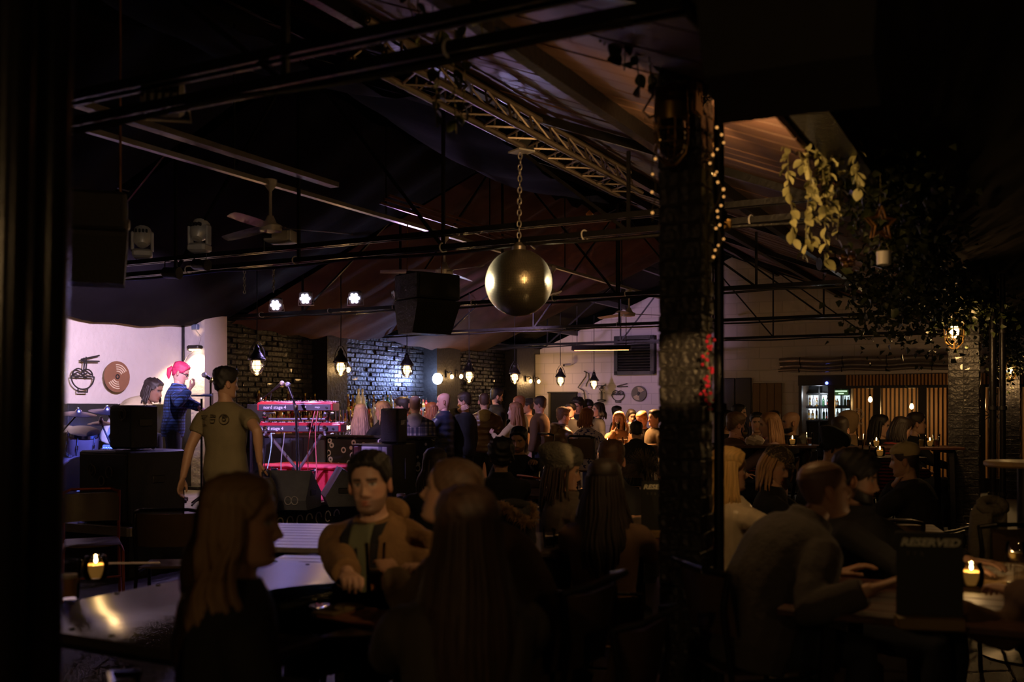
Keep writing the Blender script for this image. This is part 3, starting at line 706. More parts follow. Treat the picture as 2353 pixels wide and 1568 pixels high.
for j, (a, b, z) in enumerate(seq):
    k = rnd.choice((0, 0, 1, 2, 3, 5, 6, 4) if a > lit0 else (1, 1, 4, 6, 4, 7, 3))
    row = [i for i in range(3) if SHZ[i][1] == z][0]; cnt[row] = cnt.get(row, 0) + 1
    put_bottle(k, rm(a, b, z), rnd.uniform(.9, 1.05), '%s spirit bottle, %s from the left on the %s back bar shelf' % (KINDS[k][0], nth(cnt[row]), ('top', 'middle', 'bottom')[row]))
vb_ = [put_bottle(0, rm(onb(824 + 9 * i, .2), .2, 1.40), 1.32) for i in (0, 1)]
vb_[0]['label'] = 'taller clear bottle with a white label, left of a matching pair on the back bar'; vb_[1]['label'] = 'taller clear bottle with a white label, right of a matching pair on the back bar'
# beer taps with glowing lenses
for i in range(5):
    p = rm(onb(772 + i * 8.5, 1.55), 1.55, 1.115); t = thing('beer_tap', 'slim chrome beer tap, %s from the left in the row behind the keyboards' % nth(i + 1), 'beer tap', p, 0, 'beer taps on the bar')
    MB().lathe([(.03, 0), (.03, .01), (.014, .02), (.014, .22)], 10).build('column', CHROME, t)
    MB().path([(0, 0, .2), (0, -.05, .2), (0, -.07, .15)], .009, 6).build('spout', CHROME, t)
    MB().bar((0, -.01, .22), (0, -.03, .36), .008, 6, .011).build('handle', CHROME, t)
    MB().ball((0, -.03, .12), (.03, .012, .03)).build('badge', mat_emit('tap_badge', (1., .8, .5), 1.6 if i else 1.6), t)
# ================================================================ PENDANT LAMPS
IRON = mat('black_iron', (.02, .017, .016), .42, .3, bump=.25, bscale=60)
def pendant_proto():
    t = thing('pendant_lamp', 'caged pendant lamp', 'lamp', (0, 0, 0), 0, 'caged pendant lamps over the bar')
    g = MB().lathe([(.066, .05), (.068, 0), (.064, -.045), (.046, -.085), (.018, -.102), (.001, -.105)], 20).build('glass_globe', mat_glass('amber_globe', (1., .93, .8), .05, .2), t)
    MB().ball((0, 0, -.012), (.050, .050, .072), 16, 12).build('bulb', mat_emit('globe_glow', (1., .60, .24), 7.), t)
    MB().lathe([(.024, .05), (.024, .075)], 10).build('bulb_socket', IRON, t)
    MB().lathe([(.080, .040), (.096, .046), (.096, .062), (.080, .080), (.052, .125), (.034, .15), (.034, .185), (.02, .195), (.012, .22)], 20).build('cap', IRON, t)
    for k in range(8):
        an = k * math.pi / 4; cs, sn = math.cos(an), math.sin(an)
        MB().path([(r * cs, r * sn, z) for r, z in ((.078, .05), (.078, 0), (.073, -.05), (.053, -.092), (.012, -.117))], .0032, 5).build('cage_bar', IRON, t)
    for r, z in ((.079, -.01), (.07, -.06)): MB().path([(r * math.cos(x), r * math.sin(x), z) for x in np.linspace(0, 6.283, 21)[:-1]], .0035, 5, closed=True).build('cage_ring', IRON, t)
    for s in (-1, 1): MB().path([(s * .09, 0, .07), (s * .075, 0, .16), (s * .02, 0, .25)], .005, 6).build('bail', IRON, t)
    return t
PEN = pendant_proto()
PX = [(590, 838), (783, 842), (935, 848), (1078, 862), (1183, 866), (1288, 873), (1365, 881)]
PLAB = ['leftmost caged pendant lamp over the bar, glowing above the left microphones', 'caged pendant lamp hanging before the dark pilaster, right of the microphones', 'caged pendant lamp hanging in front of the blue-lit brickwork',
        'caged pendant lamp hanging right of the blue-white floodlight', 'caged pendant lamp at the dark right end of the brick wall', 'caged pendant lamp before the white gable wall, left of the pair', 'rightmost caged pendant lamp, beside the martini glass sign']
for i, (x, y) in enumerate(PX):
    Y = 2.05 * (5.59 + .7 * i); t = PEN if i == 0 else copy_tree(PEN); p = at(x, y, Y); t.location = p; t['label'] = PLAB[i]
    t.rotation_euler = (0, 0, i * .7); t.scale = (1.05,) * 3
    a, b = ab(p); top = roofz(b) - .2 - p.z
    MB().path([(0, 0, .25), (.004, 0, top * .5), (0, 0, top)], .006, 6).build('cord', MATTE, t)
    l = light('POINT', p + V((0, 0, -.13)), WARM, 7.5 if i < 5 else 3.5, .05)
# wall lamps
def wall_lamp(label, p, face, watts, up=True, bulb=.03):
    """small caged wall lamp; face is the wall's outward direction"""
    t = thing('wall_lamp', label, 'lamp', p, math.atan2(face[1], face[0]), 'small wall lamps')
    MB().bev((.012, 0, 0), (.02, .09, .12), .006).build('backplate', IRON, t)
    MB().path([(.02, 0, .03), (.08, 0, .05), (.10, 0, .02)], .008, 6).build('arm', IRON, t)
    MB().lathe([(.022, .02), (.03, 0), (.03, -.012)], 12, (.10, 0, 0)).build('holder', IRON, t)
    MB().ball((.10, 0, -.05), (bulb, bulb, bulb * 1.35), 12, 8).build('bulb', BULB, t)
    for k in range(4): MB().path([(.10 + .042 * math.cos(k * 1.57), .042 * math.sin(k * 1.57), 0), (.10 + .046 * math.cos(k * 1.57), .046 * math.sin(k * 1.57), -.06), (.10, 0, -.11)], .003, 4).build('cage_bar', IRON, t)
    light('POINT', V(p) + V((face[0], face[1], 0)) * .20 + V((0, 0, -.04)), WARM, watts, .03)
    return t
mV = (VD.x, VD.y); mU = (-UD.x, -UD.y)
wall_lamp('small wall lamp glowing on the dark pilaster behind the second pendant lamp', rm(PIL[0][1] - .12, .31, zpix(838, 14.6)), mV, 4)
wall_lamp('left small wall lamp of the pair right of the blue-white floodlight', rm(PIL[1][0] + .33, .31, zpix(853, 16.6)), mV, 5)
wall_lamp('right small wall lamp of the pair right of the blue-white floodlight', rm(PIL[1][0] + .66, .31, zpix(853, 17)), mV, 3)
wall_lamp('left small wall lamp on the last pilaster before the white gable wall', rm(PIL[2][1] - .4, .31, zpix(868, 20)), mV, 5)
wall_lamp('right small wall lamp in the corner beside the white gable wall', rm(PIL[2][1] - .02, .31, zpix(869, 20.3)), mV, 9)
# up and down light on the white pier
p = rm(A_P - .01, .27, zpix(797, 12.6)); t = thing('wall_lamp', 'twin-beam wall lamp flooding the white pier behind the musician', 'lamp', p, RZ)
MB().bev((0, -.05, 0), (.20, .10, .05), .012).build('housing', IRON, t); MB().bev((0, -.05, -.03), (.15, .06, .02), .004).build('diffuser', mat_emit('pier_diffuser', (1., .75, .42), 9.), t)
light('SPOT', p + V(mU + (0,)) * .09 + V((0, 0, -.05)), (1., .68, .34), 70, .02, p + V(mU + (0,)) * .01 + V((.03, 0, -1)), 130, .7)
light('SPOT', p + V(mU + (0,)) * .10 + V((0, 0, .03)), (1., .62, .3), 2.5, .02, p + V(mU + (0,)) * -.05 + V((0, 0, 1)), 75, .6)
# blue-white floodlight on the pilaster flank
pf = rm(onb(1008, .42), .42, zpix(864, 16.0)); t = thing('floodlight', 'blinding blue-white floodlight on the pilaster beside the rough brickwork', 'lamp', pf, RZ)
MB().bev((0, .0, 0), (.16, .06, .14), .01).build('housing', IRON, t); MB().ball((0, -.04, 0), (.10, .05, .10), 16, 10).build('lens', mat_emit('flood_lens', (.62, .74, 1.), 60.), t)
MB().path([(-.1, .02, 0), (-.1, .06, .03), (-.2, .08, .05)], .01).build('bracket', IRON, t)
light('SPOT', pf + V(mU + (0,)) * .08, (.20, .31, 1.), 200, .05, rm(PIL[0][1] + .9, -.1, 1.9), 120, .5)
light('POINT', pf + V(mU + (0,)) * .18 + V(mV + (0,)) * -.16, (.45, .60, 1.), 22, .04)
# heater bar over the far table
ph = at(1382, 809, 16.2); t = thing('heater_bar', 'long dark infrared heater bar glowing orange underneath, hung before the gable wall', 'heater', ph, RZ * .4)
MB().prism([(0, -.10, .03), (0, .10, .03), (0, .06, .10), (0, -.06, .10)], (-.48, 0, 0), (.48, 0, 0)).build('hood', IRON, t, 0)
MB().bar((-.44, 0, .035), (.44, 0, .035), .014, 10).build('heating_tube', mat_emit('heating_tube', (1., .32, .08), 7.), t)
for s in (-1, 1): MB().bar((s * .4, 0, .1), (s * .4, 0, .75), .006, 6).build('hanger', STEEL, t)
light('AREA', ph + V((0, 0, .02)), (1., .46, .17), 240, size=(.9, .12), target=ph + V((0, -.10, -1)), angle=95)
# stage fixtures
def led_par(label, p, tgt, lit=True, col=(.72, .72, 1.)):
    t = thing('stage_light', label, 'stage light', p, 0, 'stage lights on the truss')
    M = (V(tgt) - V(p)).to_track_quat('-Z', 'Y').to_matrix()
    hs_ = MB().bev((0, 0, 0), (.16, .16, .09), .02, M).build('housing', mat('pale_housing', (.30, .29, .30), .45, .3), t)
    for k in range(7):
        q = V((0, 0, -.048)) if k == 6 else V((.048 * math.cos(k * 1.047), .048 * math.sin(k * 1.047), -.048))
        MB().lathe([(.019, 0), (.019, -.006), (.010, -.009)], 10, M @ q, M).build('led', mat_emit('led_violet', col, 14.) if lit else GLASS, hs_)
    MB().path([M @ V((-.09, 0, 0)), M @ V((-.10, 0, 0)) + V((0, .02, -.09)), M @ V((.10, 0, 0)) + V((0, .02, -.09)), M @ V((.09, 0, 0))], .008, 6).build('yoke', ALU, t)
    for k in range(5): MB().box(M @ V((-.06 + k * .03, 0, .055)), (.006, .14, .03), M).build('cooling_fin', MATTE, hs_, 0)
    return t
TA3, TA2 = TR[3], TR[2]
stage_c = rm(-11.3, 1.8, 1.2)
for x, y, lb in ((642, 700, 'lit violet stage light lowest of the three above the keyboards'), (710, 685, 'lit violet stage light in the middle of the three above the keyboards'), (823, 684, 'lit violet stage light nearest the hanging loudspeaker')):
    b = ona(x, TA3); p = rm(TA3 - .06, b); p.z = zpix(y, p.y)
    led_par(lb, p, p + (V((-.1, 0, 1.35)) - p).normalized() + V((-.25, -.25, -.25)))
    light('SPOT', p + V((0, -.12, -.06)), (.50, .36, 1.), 95, .05, rm(-11.2, 2.0 + (x - 700) / 300, .9), 75, .6)
b = ona(918, TA3); p = rm(TA3 - .05, b); p.z = zpix(681, p.y); led_par('unlit pale stage light tilted beside the hanging loudspeaker', p, p + V((-.6, -.2, -.3)), False)
b = ona(527, TA3); p = rm(TA3 - .3, b + .1); p.z = zpix(690, p.y); t = thing('spotlight', 'small silver spotlight hung left of the violet stage lights', 'stage light', p)
Ms = V((-.6, -.5, -.55)).to_track_quat('-Z', 'Y').to_matrix()
MB().lathe([(.03, .07), (.036, .0), (.04, -.07)], 14, (0, 0, 0), Ms).build('barrel', CHROME, t); MB().lathe([(.036, -.071), (.001, -.073)], 14, (0, 0, 0), Ms).build('lens', WHITEP, t); MB().bar((0, 0, .03), (.0, 0, .13), .008).build('bracket', STEEL, t)
def moving_head(label, px, py, yaw):
    b = ona(px, TA2); p = rm(TA2 - .02, b, EAVE + .14); t = thing('moving_head', label, 'stage light', p, yaw, 'moving head lights on the truss')
    PH = mat('silver_grey_shell', (.62, .59, .55), .38, .2)
    MB().bev((0, 0, .04), (.17, .16, .08), .02).build('base', WHITEP, t)
    for s in (-1, 1): MB().bev((s * .085, 0, .15), (.025, .08, .18), .01).build('yoke_arm', WHITEP, t)
    MB().lathe([(.05, -.09), (.075, -.07), (.085, 0), (.075, .06), (.045, .10), (.02, .105)], 14, (0, .01, .20), Matrix.Rotation(2.6, 3, 'X')).build('head', PH, t)
    MB().lathe([(.058, -.092), (.055, -.098)], 14, (0, .01, .20), Matrix.Rotation(2.6, 3, 'X')).build('lens', mat('dark_lens', (.02, .02, .03), .05), t)
    for k in range(4): MB().bev((-.05 + k * .03, -.07, .24), (.016, .05, .03), .004).build('vent', MATTE, t)
    return t
moving_head('silver moving head light at the left end of the near stage truss', 331, 600, .3); moving_head('silver moving head light right of its twin on the near stage truss', 462, 585, -.2)
b = ona(648, TA2); p = rm(TA2 - .05, b, EAVE + .10); t = thing('projector', 'white projector clamped on the near stage truss', 'projector', p, RZ * .3)
MB().bev((.02, 0, .10), (.22, .20, .10), .012).build('casing', WHITEP, t); MB().bev((.135, 0, .10), (.012, .18, .095), .004).build('front_bezel', mat('lit_bezel', (.8, .78, .76), .4), t)
MB().box((-.05, -.104, .11), (.07, .008, .07)).build('vent_grille', MATTE, t, 0); MB().box((.0, 0, .165), (.16, .1, .015)).build('mount_plate', WHITEP, t, 0); MB().bar((-.12, 0, -.02), (-.12, 0, .2), .012).build('clamp', STEEL, t)
# chains hanging from the truss
def chain(name, label, p0, p1, link=.032, r=.004, cat='chain', m=None):
    p0, p1 = V(p0), V(p1); t = thing(name, label, cat, p0); n = max(2, int((p0 - p1).length / (link * .78))); d = (p1 - p0) / n
    me = [MB().path([V((math.cos(x) * link * .28, 0, math.sin(x) * link * .5)) for x in np.linspace(0, 6.283, 11)[:-1]], r, 5, closed=True).mesh('link')]
    me[0].materials.append(m or ALU); me[0].polygons.foreach_set('use_smooth', [True] * len(me[0].polygons))
    for i in range(n):
        o = bpy.data.objects.new('link', me[0]); COL.objects.link(o); o.parent = t; o.location = d * (i + .5); o.rotation_euler = (0, 0, (i % 2) * 1.57 + rnd.uniform(-.3, .3))
    return t
for x, y0, y1, lb in ((569, 615, 675, 'short chain dangling from the near stage truss, left one'), (636, 600, 672, 'longer chain dangling from the near stage truss below the projector')):
    q = rm(TA2 - .04, ona(x, TA2)); chain('chain', lb, (q.x, q.y, EAVE - .05), (q.x, q.y, zpix(y1, q.y)))
# ---------------------------------------------------------------- mirror ball
BP = at(1192, 650, 7.2); BR_ = 77 / F * 7.2
mbal = thing('mirror_ball', 'large mirror ball of tiny tiles hanging in the middle of the room', 'mirror ball', BP)
MIRROR = mat('mirror_tiles', (.86, .78, .60), .30, .88, var=.12, scale=80)
mb = MB(); rows = 66
for j in range(rows):
    t0, t1 = math.pi * (j / rows - .5), math.pi * ((j + 1) / rows - .5); tm = (t0 + t1) / 2
    n = max(6, int(2 * math.pi * math.cos(tm) * rows / math.pi))
    for i in range(n):
        jit = (rnd.gauss(0, .016), rnd.gauss(0, .016)); q0, q1 = 2 * math.pi * (i + .06) / n, 2 * math.pi * (i + .94) / n; e = (t1 - t0) * .05
        nrm = V((math.cos(tm) * math.cos((q0 + q1) / 2), math.cos(tm) * math.sin((q0 + q1) / 2), math.sin(tm)))
        ts = V((-math.sin((q0 + q1) / 2), math.cos((q0 + q1) / 2), 0)); up_ = nrm.cross(ts)
        n2 = (nrm + ts * jit[0] + up_ * jit[1]).normalized()
        ps = []
        for tt, qq in ((t0 + e, q0), (t0 + e, q1), (t1 - e, q1), (t1 - e, q0)):
            p = V((math.cos(tt) * math.cos(qq), math.cos(tt) * math.sin(qq), math.sin(tt))) * BR_
            ps.append(p - n2 * ((p - nrm * BR_).dot(n2)))
        k = len(mb.v); mb.v.extend([tuple(p) for p in ps]); mb.f.append((k, k + 1, k + 2, k + 3))
o = mb.build('mirror_tiles', MIRROR, mbal, 0); o['kind'] = 'stuff'
MB().ball((0, 0, 0), BR_ * .99, 40, 30).build('core', mat('ball_core', (.10, .085, .06), .4), mbal)
MB().lathe([(.05, BR_ - .005), (.05, BR_ + .02), (.02, BR_ + .05)], 14).build('hanging_cap', ALU, mbal)
MB().path([(.02, 0, BR_ + .03), (.06, 0, BR_ + .05), (.12, 0, BR_ + .0)], .006, 5).build('safety_loop', ALU, mbal)
cz = zpix(352, 7.2)
chain('chain', 'chain holding the mirror ball below the lattice truss', (BP.x + .01, BP.y, cz), (BP.x, BP.y, BP.z + BR_ + .04), .05, .006)
t = thing('ball_mount', 'pale square mounting plate under the lattice truss above the chain', 'mount', (BP.x + .02, BP.y, cz))
MB().box((0, 0, .01), (.14, .14, .012), .6).build('plate', WHITEP, t, 0); MB().box((.04, 0, .06), (.10, .08, .08)).build('motor', MATTE, t, 0); MB().bar((0, 0, .02), (0, 0, .2), .012).build('rod', STEEL, t)
# ---------------------------------------------------------------- ceiling fans
FANM = mat('pale_fan_enamel', (.52, .47, .46), .4, .1)
for i, (a, ang) in enumerate(((-13.55, .32), (-10.9, 1.2), (-8.3, .6), (-5.6, .15))):
    q = rm(a, 4.36); zt = 3.28; zh = 3.28 - (.36 if i else .33)
    t = thing('ceiling_fan', ('pale three-bladed ceiling fan nearest the camera, over the stage truss', 'pale ceiling fan above the hanging loudspeaker', 'pale ceiling fan half hidden behind the mirror ball', 'far pale ceiling fan before the gable wall')[i], 'fan', (q.x, q.y, zh), ang, 'ceiling fans')
    MB().lathe([(.015, .29), (.045, .33), (.055, .37), (.055, .38)], 14).build('canopy', FANM, t); MB().bar((0, 0, .02), (0, 0, .33), .013, 8).build('down_rod', FANM, t)
    MB().lathe([(.03, -.045), (.09, -.035), (.095, .01), (.05, .035), (.025, .09)], 18).build('motor_housing', FANM, t)
    for k in range(3):
        an = k * 2.094; c, s_ = math.cos(an), math.sin(an); rings = []
        for r, w in ((.08, .05), (.16, .06), (.40, .065), (.62, .05), (.66, .03)):
            x, y = V((c, s_, 0)), V((-s_, c, 0)); rings.append([x * r + y * (w * u_) + V((0, 0, .012 * u_ - r * .03 + th)) for u_, th in ((-1, 0), (0, -.004), (1, 0), (0, .004))])
        MB().loft(rings).build('blade', FANM, t)
# ---------------------------------------------------------------- hanging loudspeakers
def flown(label, p, w, d, h, rz, wires, tilt=0., m=CAB, low=.62):
    t = thing('flown_loudspeaker', label, 'speaker', p, rz, 'flown loudspeakers'); t.rotation_euler = (tilt, 0, rz)
    MB().bev((0, 0, h * .78), (w, d, h * .44), .012).build('upper_cabinet', m, t)
    rings = []
    for z, k, y in ((h * .55, 1, 0), (h * .5, 1, 0), (.0, low, d * .12)):
        rings.append([V((sx * w / 2 * (.9 if z == 0 else 1), y + sy * d / 2 * k, z)) for sx, sy in ((-1, -1), (1, -1), (1, 1), (-1, 1))])
    MB().loft(rings).build('lower_cabinet', m, t, 0)
    MB().bev((0, -d / 2 - .004, h * .78), (w * .92, .012, h * .38), .004).build('grille', GRILLE, t)
    for s in (-1, 1):
        MB().lathe([(.02, 0), (.03, .004), (.02, .012)], 10, (s * (w / 2 + .0), 0, h * .7), Matrix.Rotation(1.57, 3, 'Y')).build('fly_point', ALU, t)
    for s in (-1, 1):
        MB().path([(s * w * .42, .05, h * 1.0), (s * w * .40, .05, h + .05), (s * w * .40, .05, h + wires)], .006, 6).build('suspension_wire', mat('copper_wire', (.35, .18, .09), .4, .8), t)
    MB().box((0, 0, h + .012), (w * .9, .05, .025)).build('fly_bar', STEEL, t, 0)
    return t
q = at(982, HY, 9.8); flown('black loudspeaker hung from the ridge beam left of the mirror ball', (q.x, q.y, zpix(768, 9.8)), .50, .42, .58, math.radians(38), .5)
q = at(205, HY, 5.0); flown('black loudspeaker hung at the upper left before the stage', (q.x, q.y, zpix(652, 5.0)), .36, .34, .44, math.radians(20), 1.15)
q = at(1815, HY, 3.0); flown('big near loudspeaker hanging at the top right of the picture', (q.x, q.y, zpix(188, 3.0)), .54, .46, .72, math.radians(-24), .3, math.radians(-14), mat('olive_black_cabinet', (.014, .011, .008), .7, bump=.2))
# ================================================================ PEOPLE
SKINM = mat_attr('skin', .52); HAIRM = mat_attr('hair', .55, True)
HT = np.array([(-.123, .062, .006, .020), (-.117, .080, -.018, .037), (-.104, .090, -.040, .050), (-.085, .089, -.056, .058), (-.060, .087, -.068, .064), (-.032, .087, -.080, .069),
               (.000, .089, -.090, .072), (.030, .095, -.098, .074), (.058, .091, -.100, .074), (.082, .078, -.092, .068), (.102, .054, -.074, .054), (.114, .024, -.045, .033), (.119, -.004, -.014, .006)])
def g2(x, s): return np.exp(-(x / s) ** 2)
def head_grid(nz, nt, sex='m'):
    k = np.linspace(0, 1, nz); k = .5 - .5 * np.cos(np.pi * (k * .96 + .02)); z = -.123 + .242 * (k - k[0]) / (k[-1] - k[0])
    yf, yb, hw = (np.interp(z, HT[:, 0], HT[:, i]) for i in (1, 2, 3))
    for a in (yf, yb, hw):
        a[1:-1] = (a[:-2] + 2 * a[1:-1] + a[2:]) / 4
    if sex == 'f': hw = hw * np.interp(z, [-.12, -.04, .05], [.86, .93, .97])
    t = np.linspace(0, 2 * np.pi, nt, endpoint=False); t = t - .35 * np.sin(t)           # denser in front
    Z = np.repeat(z[:, None], nt, 1); S, Cc = np.sin(t)[None], np.cos(t)[None]
    X = hw[:, None] * np.sign(S) * np.abs(S) ** .86; mid = ((yf + yb) / 2)[:, None]; hy = ((yf - yb) / 2)[:, None]
    Y = mid + hy * np.sign(Cc) * np.abs(Cc) ** .92
    fr = np.clip((Y - .02) / .04, 0, 1)
    ax = np.abs(X)
    nose = np.interp(Z, [-.056, -.050, -.042, -.034, -.010, .010, .022], [0, .012, .030, .031, .016, .007, 0]) * (1 if sex == 'm' else .85)
    dy = nose * g2(X, np.interp(Z, [-.05, -.03, .01], [.017, .013, .009])) + .006 * g2(ax - .016, .008) * g2(Z + .043, .009)
    dy += -.012 * g2(ax - .031, .015) * g2(Z - .002, .012) + .006 * g2(ax - .031, .011) * g2(Z - .0, .007)
    dy += (.005 if sex == 'm' else .002) * g2(ax - .028, .022) * g2(Z - .020, .007)
    dy += .007 * g2(X, .018) * (g2(Z + .068, .0045) + 1.1 * g2(Z + .080, .005)) - .003 * g2(X, .02) * g2(Z + .0735, .0025) - .004 * g2(X, .018) * g2(Z + .091, .006)
    dy += .006 * g2(X, .020) * g2(Z + .107, .010) + .004 * g2(ax - .042, .018) * g2(Z + .020, .014)
    Y = Y + dy * fr
    return X, Y, Z
def grid_faces(nz, nt):
    fs = [(i * nt + j, i * nt + (j + 1) % nt, (i + 1) * nt + (j + 1) % nt, (i + 1) * nt + j) for i in range(nz - 1) for j in range(nt)]
    fs.append(tuple(range(nt - 1, -1, -1))); fs.append(tuple(range((nz - 1) * nt, nz * nt))); return fs
HC = {}
def head_base(q, sex):
    if (q, sex) not in HC:
        nz, nt = ((26, 30), (44, 52), (84, 96))[q]; X, Y, Z = head_grid(nz, nt, sex)
        HC[q, sex] = (nz, nt, X, Y, Z, grid_faces(nz, nt))
    return HC[q, sex]
def hairline(X, Y, style=0.):
    t = np.arctan2(np.abs(X) / .072, (Y + .005) / .095)
    return np.interp(t, [0, .45, .8, 1.05, 1.35, 1.65, 2.0, 3.15], [.072, .068, .046, .010, -.010, .006, -.055, -.078]) + style
def smin3(c, k): return tuple(max(0, min(1, x * k)) for x in c)
def rotm(yaw, pitch, roll):
    return Matrix.Rotation(yaw, 3, 'Z') @ Matrix.Rotation(pitch, 3, 'X') @ Matrix.Rotation(roll, 3, 'Y')
TMPS = bpy.data.scenes.new('workshop'); TMPV = TMPS.view_layers[0]
def remesh(mb, vox, sm=4):
    me = mb.mesh('tmp'); o = bpy.data.objects.new('tmp', me); TMPS.collection.objects.link(o)
    r = o.modifiers.new('r', 'REMESH'); r.mode = 'VOXEL'; r.voxel_size = vox
    if sm: s = o.modifiers.new('s', 'SMOOTH'); s.factor = .5; s.iterations = sm
    TMPV.update(); ev = o.evaluated_get(TMPV.depsgraph); em = ev.to_mesh()
    n = len(em.vertices); co = np.empty(n * 3); em.vertices.foreach_get('co', co)
    fs = [tuple(p.vertices) for p in em.polygons]; ev.to_mesh_clear()
    bpy.data.objects.remove(o); bpy.data.meshes.remove(me)
    return co.reshape(-1, 3), fs
def hand_mb(curl, spread=.0):
    """right hand, wrist at the origin, fingers along +Y, palm down, thumb toward -X"""
    mb = MB()
    rings = []
    for y, w, h in ((-.02, .024, .020), (.01, .030, .018), (.045, .040, .015), (.085, .042, .013), (.095, .038, .010)):
        rings.append([V((w * math.cos(a), y, h * math.sin(a))) for a in np.linspace(0, 2 * np.pi, 12, endpoint=False)])
    mb.loft(rings)
    for i, (x, L) in enumerate(((-.030, .070), (-.010, .080), (.011, .074), (.030, .058))):
        p = V((x, .085, 0)); pts = [V((x, .065, 0)), p.copy()]; an = .12 + curl * .35; d0 = spread * (i - 1.5) * .12
        for s in (.46, .30, .24):
            d = V((math.sin(d0), math.cos(an) * math.cos(d0), -math.sin(an))); p = p + d * L * s; pts.append(p.copy()); an += curl * .75 + .1
        mb.path(pts, [.0095, .0095, .0085, .0078, .0062], 7)
    th = [V((-.024, .012, -.004)), V((-.046, .040, -.010 - .01 * curl)), V((-.052 + .016 * curl, .070, -.018 - .02 * curl)), V((-.048 + .028 * curl, .094, -.024 - .03 * curl))]
    mb.path(th, [.013, .012, .010, .007], 7)
    return mb
HAND = {}
def hand_data(curl):
    if curl not in HAND: HAND[curl] = remesh(hand_mb(curl), .0042, 2)
    return HAND[curl]
def ik(s, t, l1, l2, pole):
    d = t - s; L = d.length; m = (l1 + l2) * .995
    if L > m: t = s + d * (m / L); d = t - s; L = m
    d.normalize(); x = (l1 * l1 - l2 * l2 + L * L) / (2 * L); h = math.sqrt(max(l1 * l1 - x * x, 1e-6))
    n = pole - d * pole.dot(d)
    n = n.normalized() if n.length > 1e-4 else d.orthogonal().normalized()
    return s + d * x + n * h, t
def col_attr(me, cols):
    a = me.color_attributes.new('Col', 'FLOAT_COLOR', 'POINT'); c = np.ones((len(me.vertices), 4), dtype=np.float32); c[:, :3] = cols
    a.data.foreach_set('color', c.ravel())
def ell(c, x, y, rx, ry, n=16, p=.9):
    return [c + x * (rx * math.copysign(abs(math.cos(a)) ** p, math.cos(a))) + y * (ry * math.copysign(abs(math.sin(a)) ** p, math.sin(a))) for a in np.linspace(0, 2 * math.pi, n, endpoint=False)]
SK = {'fair': (.60, .36, .26), 'tan': (.44, .25, .16), 'brown': (.25, .13, .08), 'pink': (.62, .33, .27)}
